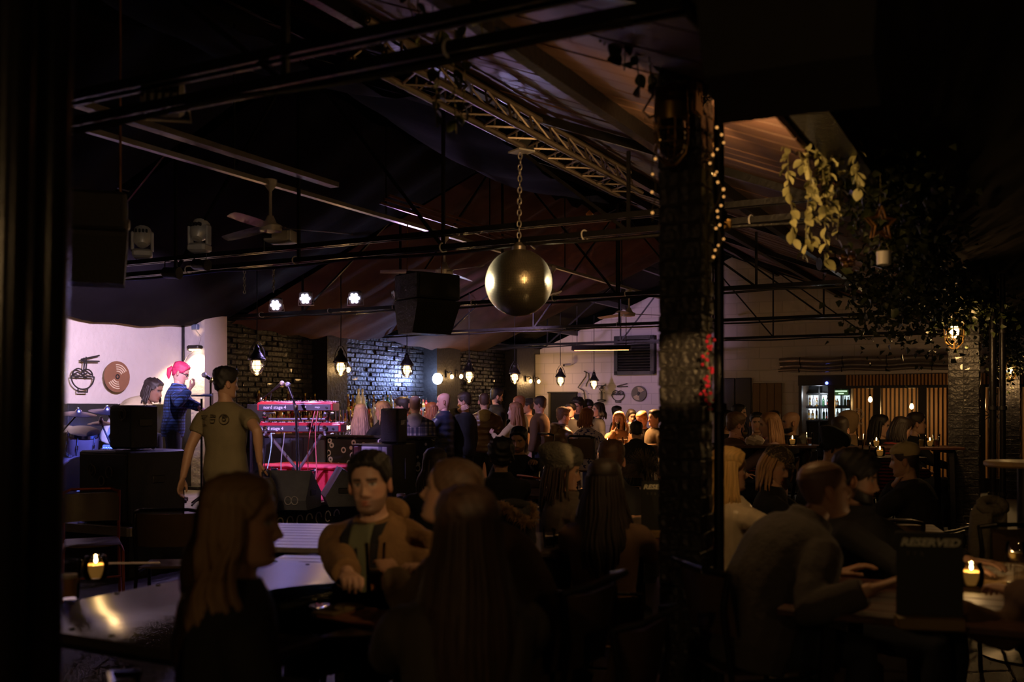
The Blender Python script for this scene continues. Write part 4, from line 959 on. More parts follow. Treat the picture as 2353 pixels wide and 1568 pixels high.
def person(label, px, py, Y, face, pose='stand', q=0, sex='m', lean=0., side=0., head=(0, 0, 0), hands=('down', 'down'), skin='fair', hair='short', hc=(.03, .018, .012), top=None,
           fit=.014, sleeve=1., puff=False, trousers=None, beard=0., seat=None, extra=(), s=1., hlen=.4, wave=.01, floor=0., collar=0., hood=False, opening=None, curl=.55, buzz=False, brows=True, width=1., nlocks=None, group=None):
    """crown at pixel (px, py) at depth Y; face in degrees: 0 away from the camera, 180 towards it, -90 to the right"""
    R_ = random.Random(hash(label) % 9999 if False else sum(map(ord, label)))
    crown_t = at(px, py, Y)
    L_ = math.radians(lean); S_ = math.radians(side)
    sh = .185 if sex == 'm' else .165; sh *= width
    def build_skel(s, pz):
        J = {}; P = V((0, 0, pz)); up = lambda k: V((math.sin(S_ * k), math.sin(L_ * k), math.cos(L_ * k) * math.cos(S_ * k))).normalized()
        J['pel'] = P; J['waist'] = P + up(.6) * .15 * s; J['chest'] = J['waist'] + up(1.0) * .20 * s; J['shl'] = J['chest'] + up(1.15) * .115 * s
        J['neck'] = J['shl'] + up(1.1) * .065 * s; J['hd'] = J['neck'] + up(.75) * .145 * s; J['u'] = up(1.05); J['u0'] = up(.5)
        return J
    HM = rotm(math.radians(head[0]), math.radians(head[1]), math.radians(head[2]))
    hs = 1.0 * s if q else 1.03 * s
    if pose == 'stand':
        for _ in range(4):
            J = build_skel(s, .93 * s); cz = (J['hd'] + HM @ V((0, -.01, .119)) * hs).z + floor; s *= crown_t.z / cz; hs = s
            s = min(max(s, .6), 1.3)
            # keep the floor contact: only the torso and legs scale
            crown_z = cz
        J = build_skel(s, .93 * s); pz = .93 * s
        hs = 1.0 if s > .9 else s
    else:
        J = build_skel(s, 0.); pz = crown_t.z - floor - (J['hd'] + HM @ V((0, -.01, .119)) * hs).z
        J = build_skel(s, pz)
    crown = J['hd'] + HM @ V((0, -.01, .119)) * hs
    rz = math.radians(face); Mz = Matrix.Rotation(rz, 3, 'Z')
    off = Mz @ V((crown.x, crown.y, 0)); root = V((crown_t.x - off.x, crown_t.y - off.y, floor))
    T = thing('person', label, 'person', root, rz, group)
    vox = (.021, .015, .0105)[q]
    lat = (V((1, 0, 0)) - J['u'] * J['u'].x).normalized(); fwd = J['u'].cross(lat) * -1 if J['u'].cross(lat).y < 0 else J['u'].cross(lat)
    lat0 = V((1, 0, 0)); fwd0 = V((0, math.cos(L_ * .4), -math.sin(L_ * .4)))
    f = 1. if sex == 'm' else .92
    def torso(mb, t, hem=-.06, neck=True, rib=0):
        st = [(-.10, .150, .105), (-.02, .168, .118), (.07, .155, .110), (.15, .143, .105), (.25, .155, .115), (.35, .168, .118), (.42, .178, .105), (.46, .166, .090), (.49, .125, .078), (.51, .090, .070), (.53, .062, .062)]
        keys = [J['pel'], J['waist'], J['chest'], J['shl'], J['neck']]; ln = [0, .15, .35, .465, .53]
        def pos(h):
            h2 = max(h, 0) ; k = min(max(i for i in range(5) if ln[i] <= h2 + 1e-9), 3); w_ = (h2 - ln[k]) / (ln[k + 1] - ln[k]); c = keys[k].lerp(keys[k + 1], w_)
            return c if h >= 0 else J['pel'] + J['u0'] * h * s
        hh = [h for h, _, _ in st if h >= hem - 1e-6]
        if hem < -.10: hh = [hem, (hem - .1) / 2] + hh
        if rib: hh = sorted(set(hh) | set(np.arange(hem, .45, .0225)))
        rings = []
        for h in hh:
            if not neck and h > .508: continue
            rx = np.interp(h, [a[0] for a in st], [a[1] for a in st]) * s * f * width; ry = np.interp(h, [a[0] for a in st], [a[2] for a in st]) * s * f
            e = t * (1 if h < .50 else .55) + (rib * math.sin(h * 2 * math.pi / .09) if rib and h < .46 else 0); w_ = min(max(h / .35, 0), 1)
            x = lat0.lerp(lat, w_).normalized(); y = fwd0.lerp(fwd, w_).normalized()
            rings.append(ell(pos(h), x, y, rx + e, ry + e))
        mb.loft(rings)
        return mb
    # arms
    arms = []
    for sd in (-1, 1):
        S = J['shl'] + lat * (sd * sh * s) - J['u'] * .040 * s; h = hands[0 if sd < 0 else 1]; pole = V((sd * .6, -.5, -.8)); cu = curl
        if h == 'down': Tg = S + V((sd * .07, .03, -.53)) * s; pole = V((sd * .3, -1, 0)); pn = V((-sd, 0, 0))
        elif h == 'table': Tg = V((sd * .14, .40 * s + .1, .79 - floor)); pn = V((0, 0, -1)); cu = .3
        elif h == 'chin': Tg = J['hd'] + HM @ V((sd * .035, .085, -.16)) * hs; pole = V((sd * .25, .9, -.7)); pn = V((0, -1, .3)); cu = 1.1
        elif h == 'cheek': Tg = J['hd'] + HM @ V((sd * .085, .06, -.10)) * hs; pole = V((sd * .25, .9, -.7)); pn = V((-sd, 0, .3)); cu = .9
        elif h == 'hold': Tg = J['chest'] + V((sd * .08, .33, -.02)); pole = V((sd * .7, -.2, -1)); pn = V((-sd, 0, 0)); cu = .95
        elif h == 'drink': Tg = J['hd'] + HM @ V((sd * .05, .13, -.15)); pole = V((sd * .35, .8, -.8)); pn = V((-sd, 0, 0)); cu = .95
        elif h == 'lap': Tg = J['pel'] + V((sd * .1, .32, .12)); pn = V((0, 0, -1)); cu = .5
        elif h[0] == 'px':
            Tg = Mz.transposed() @ (at(*h[1:4]) - root); pn = V((0, 0, -1)) if len(h) < 5 else V(h[4]); cu = h[5] if len(h) > 5 else curl
        else: Tg = V(h[:3]); pn = V((0, 0, -1)) if len(h) < 4 else V(h[3]); cu = h[4] if len(h) > 4 else curl
        E, W = ik(S, Tg, .285 * s, .255 * s, pole)
        arms.append((sd, S, E, W, pn, cu))
    def arm_tube(mb, A, t, cut=1., bumps=0.):
        sd, S, E, W, _, _ = A
        pts, rr = [], []
        N_ = 14
        for i in range(N_ + 1):
            k = i / N_ * 2
            if k / 2 > cut: break
            p = S.lerp(E, k) if k <= 1 else E.lerp(W, k - 1)
            if i == 0: p = S - lat * sd * .05 * s - J['u'] * .012 * s
            if abs(k - 1) < .01: p = p
            r = np.interp(k, [0, .25, .6, 1, 1.3, 2], [.052, .056, .048, .041, .040, .027]) * s * f + t
            if bumps: r += bumps * math.sin(i * 2.7 + R_.uniform(0, 1))
            pts.append(p); rr.append(r)
        if len(pts) > 1: mb.path(pts, rr, 10, up=V((0, 0.3, 1)))
    # legs
    legs = []
    for sd in (-1, 1):
        Hp = J['pel'] + V((sd * .092 * s, 0, -.03 * s))
        if pose == 'stand': Kn = V((sd * .10 * s, .02, .50 * s)); An = V((sd * .11 * s, -.02, .08)); Tt = An + V((sd * .04, .17 * s, -.05))
        else:
            Kn = Hp + V((sd * .06, .42 * s, -.02)); az = max(.08, Kn.z - .43 * s) ; An = V((Kn.x, Kn.y - .02, az)); Tt = An + V((sd * .02, .17 * s, -.05))
        legs.append((sd, Hp, Kn, An, Tt))
    def leg_tube(mb, Lg, t, foot=True):
        sd, Hp, Kn, An, Tt = Lg
        pts = [Hp, Hp.lerp(Kn, .3), Hp.lerp(Kn, .7), Kn, Kn.lerp(An, .3), Kn.lerp(An, .7), An]; mb.path(pts, [r * s * f + t for r in (.088, .086, .068, .058, .056, .044, .036)], 10, up=V((1, 0, 0)))
        if foot: mb.path([An + V((0, -.05, -.045)), An + V((0, .02, -.035)), An.lerp(Tt, .6) + V((0, 0, -.01)), Tt], [.036, .042, .040, .022], 10)
    # body
    mb = MB(); torso(mb, 0, -.10)
    mb.path([J['neck'] - J['u'] * .05 * s, J['neck'], J['hd'] + HM @ V((0, -.012, -.06)) * hs, J['hd'] + HM @ V((0, -.01, 0)) * hs], [.062 * s * f, .056 * s * f, .054 * hs * f, .05 * hs], 12, up=V((1, 0, 0)))
    for A in arms: arm_tube(mb, A, 0)
    for Lg in legs: leg_tube(mb, Lg, 0)
    bv, bf = remesh(mb, vox, 4)
    sc = np.array(SK[skin]); cols = [np.tile(sc, (len(bv), 1))]; allv = [bv]; allf = list(bf); k = len(bv)
    for sd, S, E, W, pn, cu in arms:
        hv, hf = hand_data(round(cu, 2)); d = (W - E).normalized()
        if pn.dot(d) > .95: pn = pn + V((.3, .3, 0))
        z = -(pn - d * pn.dot(d)).normalized(); x = d.cross(z)
        M3 = np.array([[x[i], d[i], z[i]] for i in range(3)]); hv2 = hv.copy() * s * (1. if sex == 'm' else .92)
        flip = sd < 0
        if flip: hv2[:, 0] *= -1
        hv2 = hv2 @ M3.T + np.array(W)
        allv.append(hv2); cols.append(np.tile(sc * .97, (len(hv2), 1))); allf += [tuple(i + k for i in (fc_[::-1] if flip else fc_)) for fc_ in hf]; k += len(hv2)
    nz, nt, X, Yh, Z, hf = head_base(q, sex); bc_ = np.array(hc)
    HL = hairline(X, Yh); C = np.tile(sc, (nz, nt, 1))
    def paint(m, c):
        nonlocal C
        m = np.clip(m, 0, 1)[..., None]; C = C * (1 - m) + np.array(c) * m
    axX = np.abs(X); frm = (Yh > .03).astype(float)
    paint(g2(axX - .045, .022) * g2(Z + .03, .025) * frm * .5, sc * np.array((1.08, .82, .8)))
    paint(g2(X, .020) * (g2(Z + .068, .006) + g2(Z + .080, .006)) * frm * 1.0, sc * np.array((.95, .48, .45)))
    paint(g2(X, .020) * g2(Z + .0740, .0022) * frm, sc * .25)
    if brows: paint(np.where((axX > .010) & (axX < .050), 1., 0) * g2(Z - .021 + .12 * (axX - .03) ** 2 * 10, .0055 if sex == 'm' else .004) * frm * 1.1, bc_ * .7)
    paint(np.where((axX > .017) & (axX < .045), 1., 0) * g2(Z - .001, .0055) * frm, (.55, .5, .47)); paint(g2(axX - .031, .006) * g2(Z - .001, .006) * frm * 1.3, (.02, .015, .012))
    paint(np.where((axX > .014) & (axX < .048), 1., 0) * g2(Z - .0085, .003) * frm, sc * .22)
    Yd = Yh.copy()
    if beard:
        zl_ = np.interp(Yh, [-.01, .01, .04, .075, .09], [-.005, -.03, -.050, -.056, -.052]); bm = np.clip((zl_ - Z) / .012, 0, 1) * np.clip((Yh + .004 - .25 * (Z + .06)) / .016, 0, 1) * (1 - np.clip(g2(X, .017) * (g2(Z + .071, .009)) * 1.6, 0, 1))
        bm = np.maximum(bm, g2(Z + .058, .006) * g2(X, .024) * frm); side_ = np.clip((axX - .055) / .01, 0, 1) * g2(Yh - .002, .013) * (Z < .005); bm = np.clip(np.maximum(bm, side_), 0, 1)
        paint(bm * min(1, beard), bc_); 
        if beard >= 1: Yd = Yd + bm * .008 * frm; X = X * (1 + bm * .06); 
    if buzz or hair in ('short', 'long', 'wavy', 'curly', 'bob', 'quiff', 'bun', 'fringe', 'crop', 'dreads', 'cap', 'beanie'): paint((Z - HL + (.028 * (Yh > .05) if hair == 'fringe' else 0)) / .012, bc_ if not buzz else bc_ * .6 + sc * .25 * (hair == 'bald'))
    HV = np.stack([X, Yd, Z], -1).reshape(-1, 3); C = C.reshape(-1, 3)
    hm = np.array(HM); ho = np.array(J['hd']); 
    ears = MB()
    for sd in (-1, 1):
        Me = Matrix.Rotation(sd * -.35, 3, 'Z') @ Matrix.Rotation(.15, 3, 'X')
        ears.ball((sd * .077, -.010, -.012), (.008, .019, .031), 10, 8, Me); ears.path([Me @ V((sd * .006, .017 * math.cos(t_), .029 * math.sin(t_))) + V((sd * .078, -.010, -.012)) for t_ in np.linspace(-1.9, 2.4, 9)], .0045, 5)
    ev = np.array(ears.v)
    if hair in ('long', 'wavy', 'bob', 'beanie', 'hoodup'): ev = ev * .9
    for vv, cc, ff in ((HV, C, hf), (ev, np.tile(sc * np.array((1., .85, .8)), (len(ev), 1)), ears.f)):
        allv.append(vv * hs @ hm.T + ho); cols.append(cc); allf += [tuple(i + k for i in x) for x in ff]; k += len(vv)
    me = bpy.data.meshes.new('body'); me.from_pydata(np.concatenate(allv).tolist(), [], allf); col_attr(me, np.concatenate(cols))
    bo = link_mesh('body', me, SKINM, T, 180)
    # clothing
    tm = top or mat('dark_top', (.02, .02, .022), .85)
    mb = MB(); hem = -.12 if not puff else -.10
    torso(mb, fit, hem, neck=True, rib=.011 if puff else 0)
    for A in arms: arm_tube(mb, A, min(fit * .95, .027), .5 * sleeve if sleeve < 1 else .985, (.006 if puff else .0025 if fit > .012 else .001))
    if collar:
        c = J['neck'] - J['u'] * .012 * s; mb.path([c + lat * (.072 * s * math.cos(a)) + fwd * (.078 * s * math.sin(a)) + J['u'] * (collar * .4) for a in np.linspace(0, 6.283, 17)[:-1]], [.012 + collar * .22] * 16, 8, closed=True)
    tv, tf = remesh(mb, vox, 3); me = bpy.data.meshes.new('top'); me.from_pydata(tv.tolist(), [], tf); to = link_mesh('jacket' if fit > .02 or puff else 'top', me, tm, T, 180)
    if opening:                                   # open front: an inner layer and a shirt laid onto the chest of the jacket
        from mathutils.bvhtree import BVHTree
        tree = BVHTree.FromPolygons([tuple(x) for x in tv.tolist()], tf); hh_ = np.linspace(.06, .525, 22); base = J['pel'].lerp(J['neck'], 0); axis = (J['neck'] - J['chest']).normalized()
        for w0, w1, e_, m_, nm in ((.050, .090, .010, opening[0], 'inner_layer'), (.022, .050, .024, opening[1], 'shirt_front')):
            om = MB(); rows = []
            for h in hh_:
                c = J['neck'] + axis * (h - .53); w2 = w0 + (w1 - w0) * max(0, (h - .25) / .31); row = []
                for x in np.linspace(-1, 1, 7):
                    hit = tree.ray_cast(c + lat * (w2 * x), fwd); 
                    if hit[0] is None or hit[3] > .34: row = None; break
                    row.append(hit[0] + (fwd + J['u'] * .5).normalized() * e_)
                if row: rows.append(row)
            for _ in range(3): rows = [rows[0]] + [[(rows[i - 1][k_] + rows[i][k_] * 2 + rows[i + 1][k_]) / 4 for k_ in range(7)] for i in range(1, len(rows) - 1)] + [rows[-1]]
            rows = [r_ + [p_ - fwd * .03 for p_ in r_[::-1]] for r_ in rows]
            if len(rows) > 2: om.loft(rows).build(nm, m_, T, 180)
    if hood:
        hmb = MB(); c = J['neck'] - J['u'] * .03 * s - fwd * .045 * s
        hmb.path([c + lat * (.105 * s * math.cos(a)) + fwd * (.10 * s * math.sin(a)) + J['u'] * (.05 * math.sin(a) * -1 * .3) - J['u'] * (.03 if math.sin(a) > 0 else 0) for a in np.linspace(math.pi * .97, math.pi * 2.03, 14)], [.008, .014, .022, .030, .038, .044, .047, .047, .044, .038, .030, .022, .014, .008], 10, flat=1.0)
        hmb.ball(c - fwd * .07 * s - J['u'] * .06 * s, (.10 * s, .055 * s, .10 * s))
        hv_, hf_ = remesh(hmb, vox, 3); me = bpy.data.meshes.new('hood'); me.from_pydata(hv_.tolist(), [], hf_); link_mesh('hood', me, hood if not isinstance(hood, bool) else tm, T, 180)
    rm_ = trousers or mat('dark_denim', (.018, .022, .035), .9, bump=.2, bscale=200)
    mb = MB(); mb.loft([ell(J['pel'] + J['u0'] * h * s, lat0, fwd0, rx * s * f * width + .008, ry * s * f + .008) for h, rx, ry in ((-.12, .13, .10), (-.06, .160, .112), (0, .168, .118), (.06, .158, .112))])
    for Lg in legs: leg_tube(mb, Lg, .012, False)
    lv, lf = remesh(mb, max(vox, .016), 3); me = bpy.data.meshes.new('trousers'); me.from_pydata(lv.tolist(), [], lf); link_mesh('trousers', me, rm_, T, 180)
    SHOE = mat('dark_shoe', (.03, .025, .022), .5)
    for sd, Hp, Kn, An, Tt in legs:
        MB().path([An + V((0, -.06, -.042)), An + V((0, -.03, -.036)), An + V((0, .03, -.03)), An.lerp(Tt, .65) + V((0, 0, -.012)), Tt + V((0, .015, 0))], [.030, .044, .048, .044, .024], 12, flat=.9, up=V((0, 0, 1))).build('shoe', SHOE, T, 180)
    # hair
    def hat(mbv, mbf, name, m): 
        me = bpy.data.meshes.new(name); me.from_pydata((np.array(mbv) * hs @ hm.T + ho).tolist(), [], mbf); return link_mesh(name, me, m, T, 180)
    def cap_mesh(thick, line, rough=0., topx=0., fringe=0.):
        Xc, Yc, Zc = X.copy(), Yh.copy(), Z.copy(); m = np.clip((Zc - line) / .022, 0, 1); m = m ** .6
        nn = np.stack([Xc / .07, (Yc + .004) / .09, (Zc - .01) / .11], -1); nn /= np.linalg.norm(nn, axis=-1, keepdims=True)
        rg = np.random.RandomState(sum(map(ord, label)) % 1000); ph_ = rg.uniform(0, 6, 4); nz_ = .6 * (np.sin(Xc * 210 + Zc * 90 + ph_[0]) + np.sin(Yc * 190 - Zc * 120 + ph_[1]) + .7 * np.sin(Xc * 400 + Yc * 330 + ph_[2]))
        th = (thick + topx * np.clip((Zc - .04) / .06, 0, 1) + fringe * np.clip((Yc - .03) / .05, 0, 1) * np.clip((Zc - .06) / .03, 0, 1) + rough * nz_) * m - .004 * (1 - m)
        P_ = np.stack([Xc, Yc, Zc], -1) + nn * th[..., None]
        keep = m > .0; fs = [fc_ for fc_ in hf[:-2] if all(keep.flat[i] for i in fc_)] + [hf[-1]]
        return P_.reshape(-1, 3), fs
    hcol = bc_
    def add_hair(parts, name='hair'):
        vs, fs, k = [], [], 0
        for v, f_ in parts: vs.append(np.array(v)); fs += [tuple(i + k for i in x) for x in f_]; k += len(v)
        vs = np.concatenate(vs); me = bpy.data.meshes.new(name); me.from_pydata((vs * hs @ hm.T + ho).tolist(), [], fs)
        rg = np.random.RandomState(3); cc = np.tile(hcol, (len(vs), 1)); cc = cc * (.75 + .5 * np.abs(np.sin(vs[:, :1] * 160 + vs[:, 1:2] * 130 + 9 * np.sin(vs[:, 2:3] * 20)))); col_attr(me, cc)
        return link_mesh(name, me, HAIRM, T, 180)
    def locks(n, length, wv, r0, spread_=1.):
        """hanging locks in head space, drooping in world down"""
        mbl = MB(); dn = HM.transposed() @ V((0, 0, -1)); bk = V((0, -1, 0)); torso_y = -.10
        for i in range(n):
            az = (i + R_.uniform(.1, .9)) / n * 2 - 1; ang = az * 1.80 * spread_              # 0 at the back
            dx, dy = math.sin(ang), -math.cos(ang); lay = R_.uniform(0, 1); L = length * R_.uniform(.82, 1.05) * (1 - .25 * abs(az))
            st = [V((dx * .012 + R_.uniform(-.01, .01), -.02 + dy * .015, .128)), V((dx * .060, -.005 + dy * .078, .104 + .006 * lay)), V((dx * (.079 + .008 * lay), -.006 + dy * (.101 + .008 * lay), .04)), V((dx * (.084 + .012 * lay), -.008 + dy * (.106 + .01 * lay), -.03))]
            p = st[-1].copy(); ph = az * 4 + R_.uniform(-.7, .7); nseg = max(5, int(L / .035)); d = dn.copy(); fl = .20 if abs(az) < .8 else .08
            for j in range(nseg):
                k_ = j / nseg; outw = V((dx, dy, 0)) * (.010 * (1 - k_) if j * .035 < .13 else -.0015) + V((dx * .25, -.35 if abs(az) < .75 else .2, 0)) * (.010 if .08 < j * .035 < .22 else 0)
                p = p + d * (L / nseg) + outw + V((math.cos(ph + j * .9) * wv, math.sin(ph + j * .9) * wv * .6, 0)); st.append(p.copy())
            m_ = len(st); rr = [r0 * (.5 + .5 * min(1, a / 2)) * (1 if a < m_ - 4 else (m_ - a) / 4.2) for a in range(m_)]
            mbl.path(st, rr, 5, flat=.75)
        return mbl.v, mbl.f
    hairm = None
    if hair == 'short': add_hair([cap_mesh(.013, HL, .003, .010, .006)])
    elif hair == 'quiff': add_hair([cap_mesh(.011, HL, .004, .018, .018)])
    elif hair == 'crop': add_hair([cap_mesh(.006, HL, .001, .004)])
    elif hair == 'curly': add_hair([cap_mesh(.030, HL, .010, .015, .01)])
    elif hair == 'fringe': add_hair([cap_mesh(.020, HL - .028 * (Yh > .05), .004, .008, .004)])
    elif hair in ('long', 'wavy', 'bob'):
        n = nlocks or (34, 60, 120)[q]; add_hair([cap_mesh(.014, HL + .004, .002, .006), locks(n, hlen, wave, (.016, .012, .0085)[q])])
    elif hair == 'bun':
        b_ = MB().ball((0, -.12, .05), (.04, .035, .04)); add_hair([cap_mesh(.010, HL, .002), (b_.v, b_.f)])
    elif hair == 'dreads': add_hair([cap_mesh(.018, HL, .008), locks(26, .16, .01, .014)])
    elif hair == 'beanie':
        bl = np.interp(Yh, [-.06, .06], [-.045, .040]); P_, fs = cap_mesh(.020, bl, .002, .030)
        P_[:, 1] -= np.clip((P_[:, 2] - .02) / .1, 0, 1) * .055 * np.clip((.09 - P_[:, 1]) / .1, 0, 1); P_[:, 2] += np.clip((P_[:, 2] - .05) / .08, 0, 1) * .012; hat(P_, fs, 'beanie', extra[0])
        add_hair([locks(nlocks or 24, hlen, .006, .010)])
    elif hair == 'cap':
        P_, fs = cap_mesh(.012, np.full_like(Z, .045) - .02 * (Yh < 0), .0, .012); hat(P_, fs, 'cap_crown', extra[0])
        if len(extra) < 3 or not extra[2]:
            rings = [[V((x, .082 + y + .085 * (1 - (x / .085) ** 2), .050 - y * .2 + z_)) for x in np.linspace(-.07, .07, 9)] for y, z_ in ((-.05, 0), (0, 0))]
            pk = MB(); vs_ = []; xs = np.linspace(-.068, .068, 11)
            for z_ in (.0, -.005):
                for y in (0, 1): vs_ += [(x, .06 + (.075 if y else .02) * math.sqrt(max(0, 1 - (x / .075) ** 2)), .058 - .02 * y + z_ - .1 * x * x) for x in xs]
            n_ = 11; fs_ = []
            for i in range(n_ - 1): fs_ += [(i, i + 1, n_ + i + 1, n_ + i), (2 * n_ + i, 3 * n_ + i, 3 * n_ + i + 1, 2 * n_ + i + 1), (n_ + i, n_ + i + 1, 3 * n_ + i + 1, 3 * n_ + i)]
            hat(vs_, fs_, 'cap_peak', extra[0])
        if hlen > .05 and len(extra) > 1 and extra[1]: add_hair([locks(nlocks or 28, hlen, wave, .012)])
        else: add_hair([cap_mesh(.006, HL, .001)])
    elif hair == 'hoodup':
        P_, fs = cap_mesh(.030, np.where(Yh > .03, .06, -.14), .002, .004); hat(P_, fs, 'raised_hood', extra[0])
    T['_hd'] = [float(x) for x in (T.matrix_basis @ J['hd'])] if False else 0
    del T['_hd']
    R3 = Matrix.Rotation(rz, 3, 'Z')
    return dict(T=T, hd=R3 @ J['hd'] + root, HM=R3 @ HM, arms=arms, root=root, R=R3, J=J, pz=pz, hs=hs, s=s, legs=legs)
# ---------------------------------------------------------------- who is there
def cloth(n, c, b=.25, bs=150, r=.88, var=.2): return mat('cloth_' + n, c, r, var=var, scale=9, bump=b, bscale=bs)
NAVY = cloth('navy', (.018, .022, .045)); BLK = cloth('black', (.012, .012, .013)); CHAR = cloth('charcoal', (.035, .035, .038)); OLIVE = cloth('olive', (.17, .14, .075))
TAN = cloth('tan', (.26, .145, .06), .4, 60); BROWN = cloth('brown', (.10, .055, .030)); CREAM = cloth('cream', (.55, .46, .34)); GREYB = cloth('greyblue', (.065, .055, .05), .3, 40); FUZZ = cloth('fuzzy_tan', (.16, .105, .05), .9, 130)
GREY = cloth('grey', (.14, .13, .12)); MAUVE = cloth('mauve', (.28, .18, .19)); RUST = cloth('rust', (.22, .10, .045)); PUFFB = mat('puffer_bronze', (.10, .055, .03), .38, var=.2, bump=.1); PUFFN = mat('puffer_navy', (.025, .03, .06), .4, var=.2)
SATIN = mat('cream_satin', (.62, .52, .38), .28, var=.2, bump=.3, bscale=12, stretch=(3, 3, .6)); DKBR = (.030, .018, .012); BLKH = (.010, .008, .007); BLND = (.50, .34, .16); AUB = (.22, .07, .03); GING = (.30, .11, .04)
PL_BLUE = mat_plaid('blue_black_plaid', (.03, .05, .14), (.07, .16, .55), (.004, .004, .008), 7.); PL_WHT = mat_plaid('navy_white_plaid', (.45, .45, .5), (.012, .016, .05), (.02, .03, .09), 4.6)
HOUND = mat_spots('houndstooth', (.03, .03, .035), (.55, .52, .52), 34., .42); FLORAL = mat_spots('blue_floral', (.48, .42, .58), (.03, .035, .20), 21., .40); STRIPER = mat_stripe('red_black_stripe', (.26, .03, .03), (.012, .01, .01), 9., 'Z', .5, 2.5)
B = 'people standing along the bar'; TBL = 'people round the heater-lit table'; MID = 'people at the middle tables'; FG = 'people at the near tables'; RT = 'people at the tables on the right'; FAR = 'people along the far high tables'
D = dict
PINK = person('pink-haired musician in glasses and a blue plaid shirt, hand at face', 421, 836, 11.0, -75, q=1, lean=8, head=(-8, -22, 0), hands=(('px', 470, 945, 10.8), ('px', 437, 893, 10.75, (0, -1, 0), 1.0)), hair='short', hc=(.55, .03, .10), top=PL_BLUE, fit=.024, skin='pink', floor=.45, collar=.02)
person('crouching musician with dark dreadlocks in a cream jacket behind the plaid shirt', 356, 873, 11.3, -100, 'sit', lean=48, head=(0, -15, 0), hands=('lap', 'lap'), hair='dreads', hc=(.025, .015, .012), top=cloth('cream_yellow', (.50, .42, .26)), fit=.03, skin='brown', floor=.45, collar=.03)
SRV = person('waiter in an olive T-shirt walking past the stage with an empty bag in hand', 518, 847, 8.4, -14, q=1, head=(-38, -4, 0), hands=(('px', 418, 1105, 8.3, (1, 0, 0), .5), ('px', 597, 1066, 8.15, (0, 0, -1), .8)), hair='quiff', hc=BLKH, top=OLIVE, fit=.022, sleeve=.62, trousers=BLK, skin='tan', width=.98)
# --- along the bar
person('woman with long blonde hair in a black and white houndstooth top', 829, 931, 13.3, 0, 'sit', sex='f', hair='long', hlen=.34, wave=.003, hc=(.42, .28, .20), top=HOUND, hands=('table', 'table'), head=(6, -4, 0), group=B)
person('blonde woman in black turned left beside the houndstooth top', 879, 926, 13.3, 60, sex='f', hair='bob', hlen=.20, wave=.004, hc=(.50, .32, .16), top=BLK, hands=('hold', 'down'), head=(20, -6, 0), group=B)
person('dark-haired young man turned left behind the plaid shirt at the bar', 926, 917, 14.2, 85, hair='fringe', hc=DKBR, top=CHAR, hands=('hold', 'down'), group=B)
person('shaven-headed man in a navy and white checked shirt with pale hood', 954, 911, 13.3, 4, hair='bald', buzz=True, hc=(.14, .09, .08), top=PL_WHT, fit=.024, hood=cloth('pale_grey', (.42, .42, .46)), hands=('hold', 'hold'), width=1.08, group=B)
person('woman with auburn hair squeezed behind the checked shirt at the bar', 993, 929, 14.6, 30, sex='f', hair='bob', hlen=.22, hc=AUB, top=RUST, group=B)
person('bald man in a navy quilted gilet looking left at the bar', 1019, 904, 14.0, 72, hair='bald', top=PUFFN, fit=.032, puff=True, skin='pink', hands=('hold', 'down'), head=(15, -8, 0), collar=.04, width=1.05, group=B)
person('bearded dark-haired man in a black jacket with a hand at his face', 1066, 905, 14.3, 62, hair='short', hc=DKBR, beard=1, top=BLK, fit=.024, hands=('cheek', 'down'), head=(14, -10, 0), width=1.05, group=B)
person('man in a bronze padded jacket seen from behind at the bar', 1113, 905, 15.0, 0, hair='crop', buzz=True, hc=(.06, .03, .02), top=PUFFB, fit=.036, puff=True, hood=cloth('beige_hood', (.30, .24, .14)), hands=('hold', 'hold'), head=(0, -8, 0), width=1.05, group=B)
person('tall bearded man in a black coat looking right over the others at the bar', 1143, 894, 15.9, -70, hair='quiff', hc=BLKH, beard=1, top=BLK, fit=.03, collar=.05, head=(0, -12, 0), hands=('hold', 'down'), group=B)
person('woman with long copper hair in a pale yellow top looking left', 1186, 929, 14.4, 62, sex='f', hair='long', hlen=.30, wave=.004, hc=(.36, .16, .07), top=cloth('pale_yellow', (.55, .42, .22)), hands=('hold', 'down'), head=(10, 4, 0), group=B)
person('man with a cropped ginger fade in a dark coat behind the copper-haired woman', 1192, 911, 15.6, 75, hair='crop', hc=GING, top=BLK, fit=.028, skin='pink', head=(10, -8, 0), group=B)
person('man in a black cap standing behind the ginger fade', 1216, 918, 16.6, 80, hair='cap', hlen=0, extra=(BLK,), hc=BLKH, top=BROWN, skin='tan', group=B)
person('man in a brown canvas jacket at the right end of the bar crowd', 1239, 914, 15.4, 60, hair='short', hc=DKBR, top=cloth('canvas_brown', (.12, .065, .03)), fit=.028, head=(10, -10, 0), hands=('down', 'hold'), collar=.03, group=B)
# --- round the heater-lit table
person('bearded man in a striped padded jacket sitting at the left of the heater-lit table', 1294, 939, 15.2, -62, 'sit', lean=8, hair='quiff', hc=(.14, .07, .035), beard=.8, top=mat('puffer_olive', (.12, .075, .04), .4, var=.2), fit=.034, puff=True, collar=.05, hood=True, hands=('table', 'hold'), head=(-6, -6, 0), group=TBL)
person('black-haired man standing behind the striped padded jacket', 1312, 930, 17.0, 150, hair='short', hc=BLKH, top=BLK, group=TBL)
person('taller black-haired man standing behind the auburn curls, face lowered', 1327, 919, 17.6, 130, hair='curly', hc=BLKH, top=BLK, head=(20, -15, 0), skin='tan', group=TBL)
person('man with a black fringe standing behind the auburn curls', 1352, 922, 17.8, -150, hair='fringe', hc=BLKH, top=CHAR, head=(-10, -14, 0), group=TBL)
person('woman with a dark bob standing in black right of the fringe', 1376, 928, 17.2, 105, sex='f', hair='bob', hlen=.14, hc=BLKH, top=BLK, fit=.022, group=TBL)
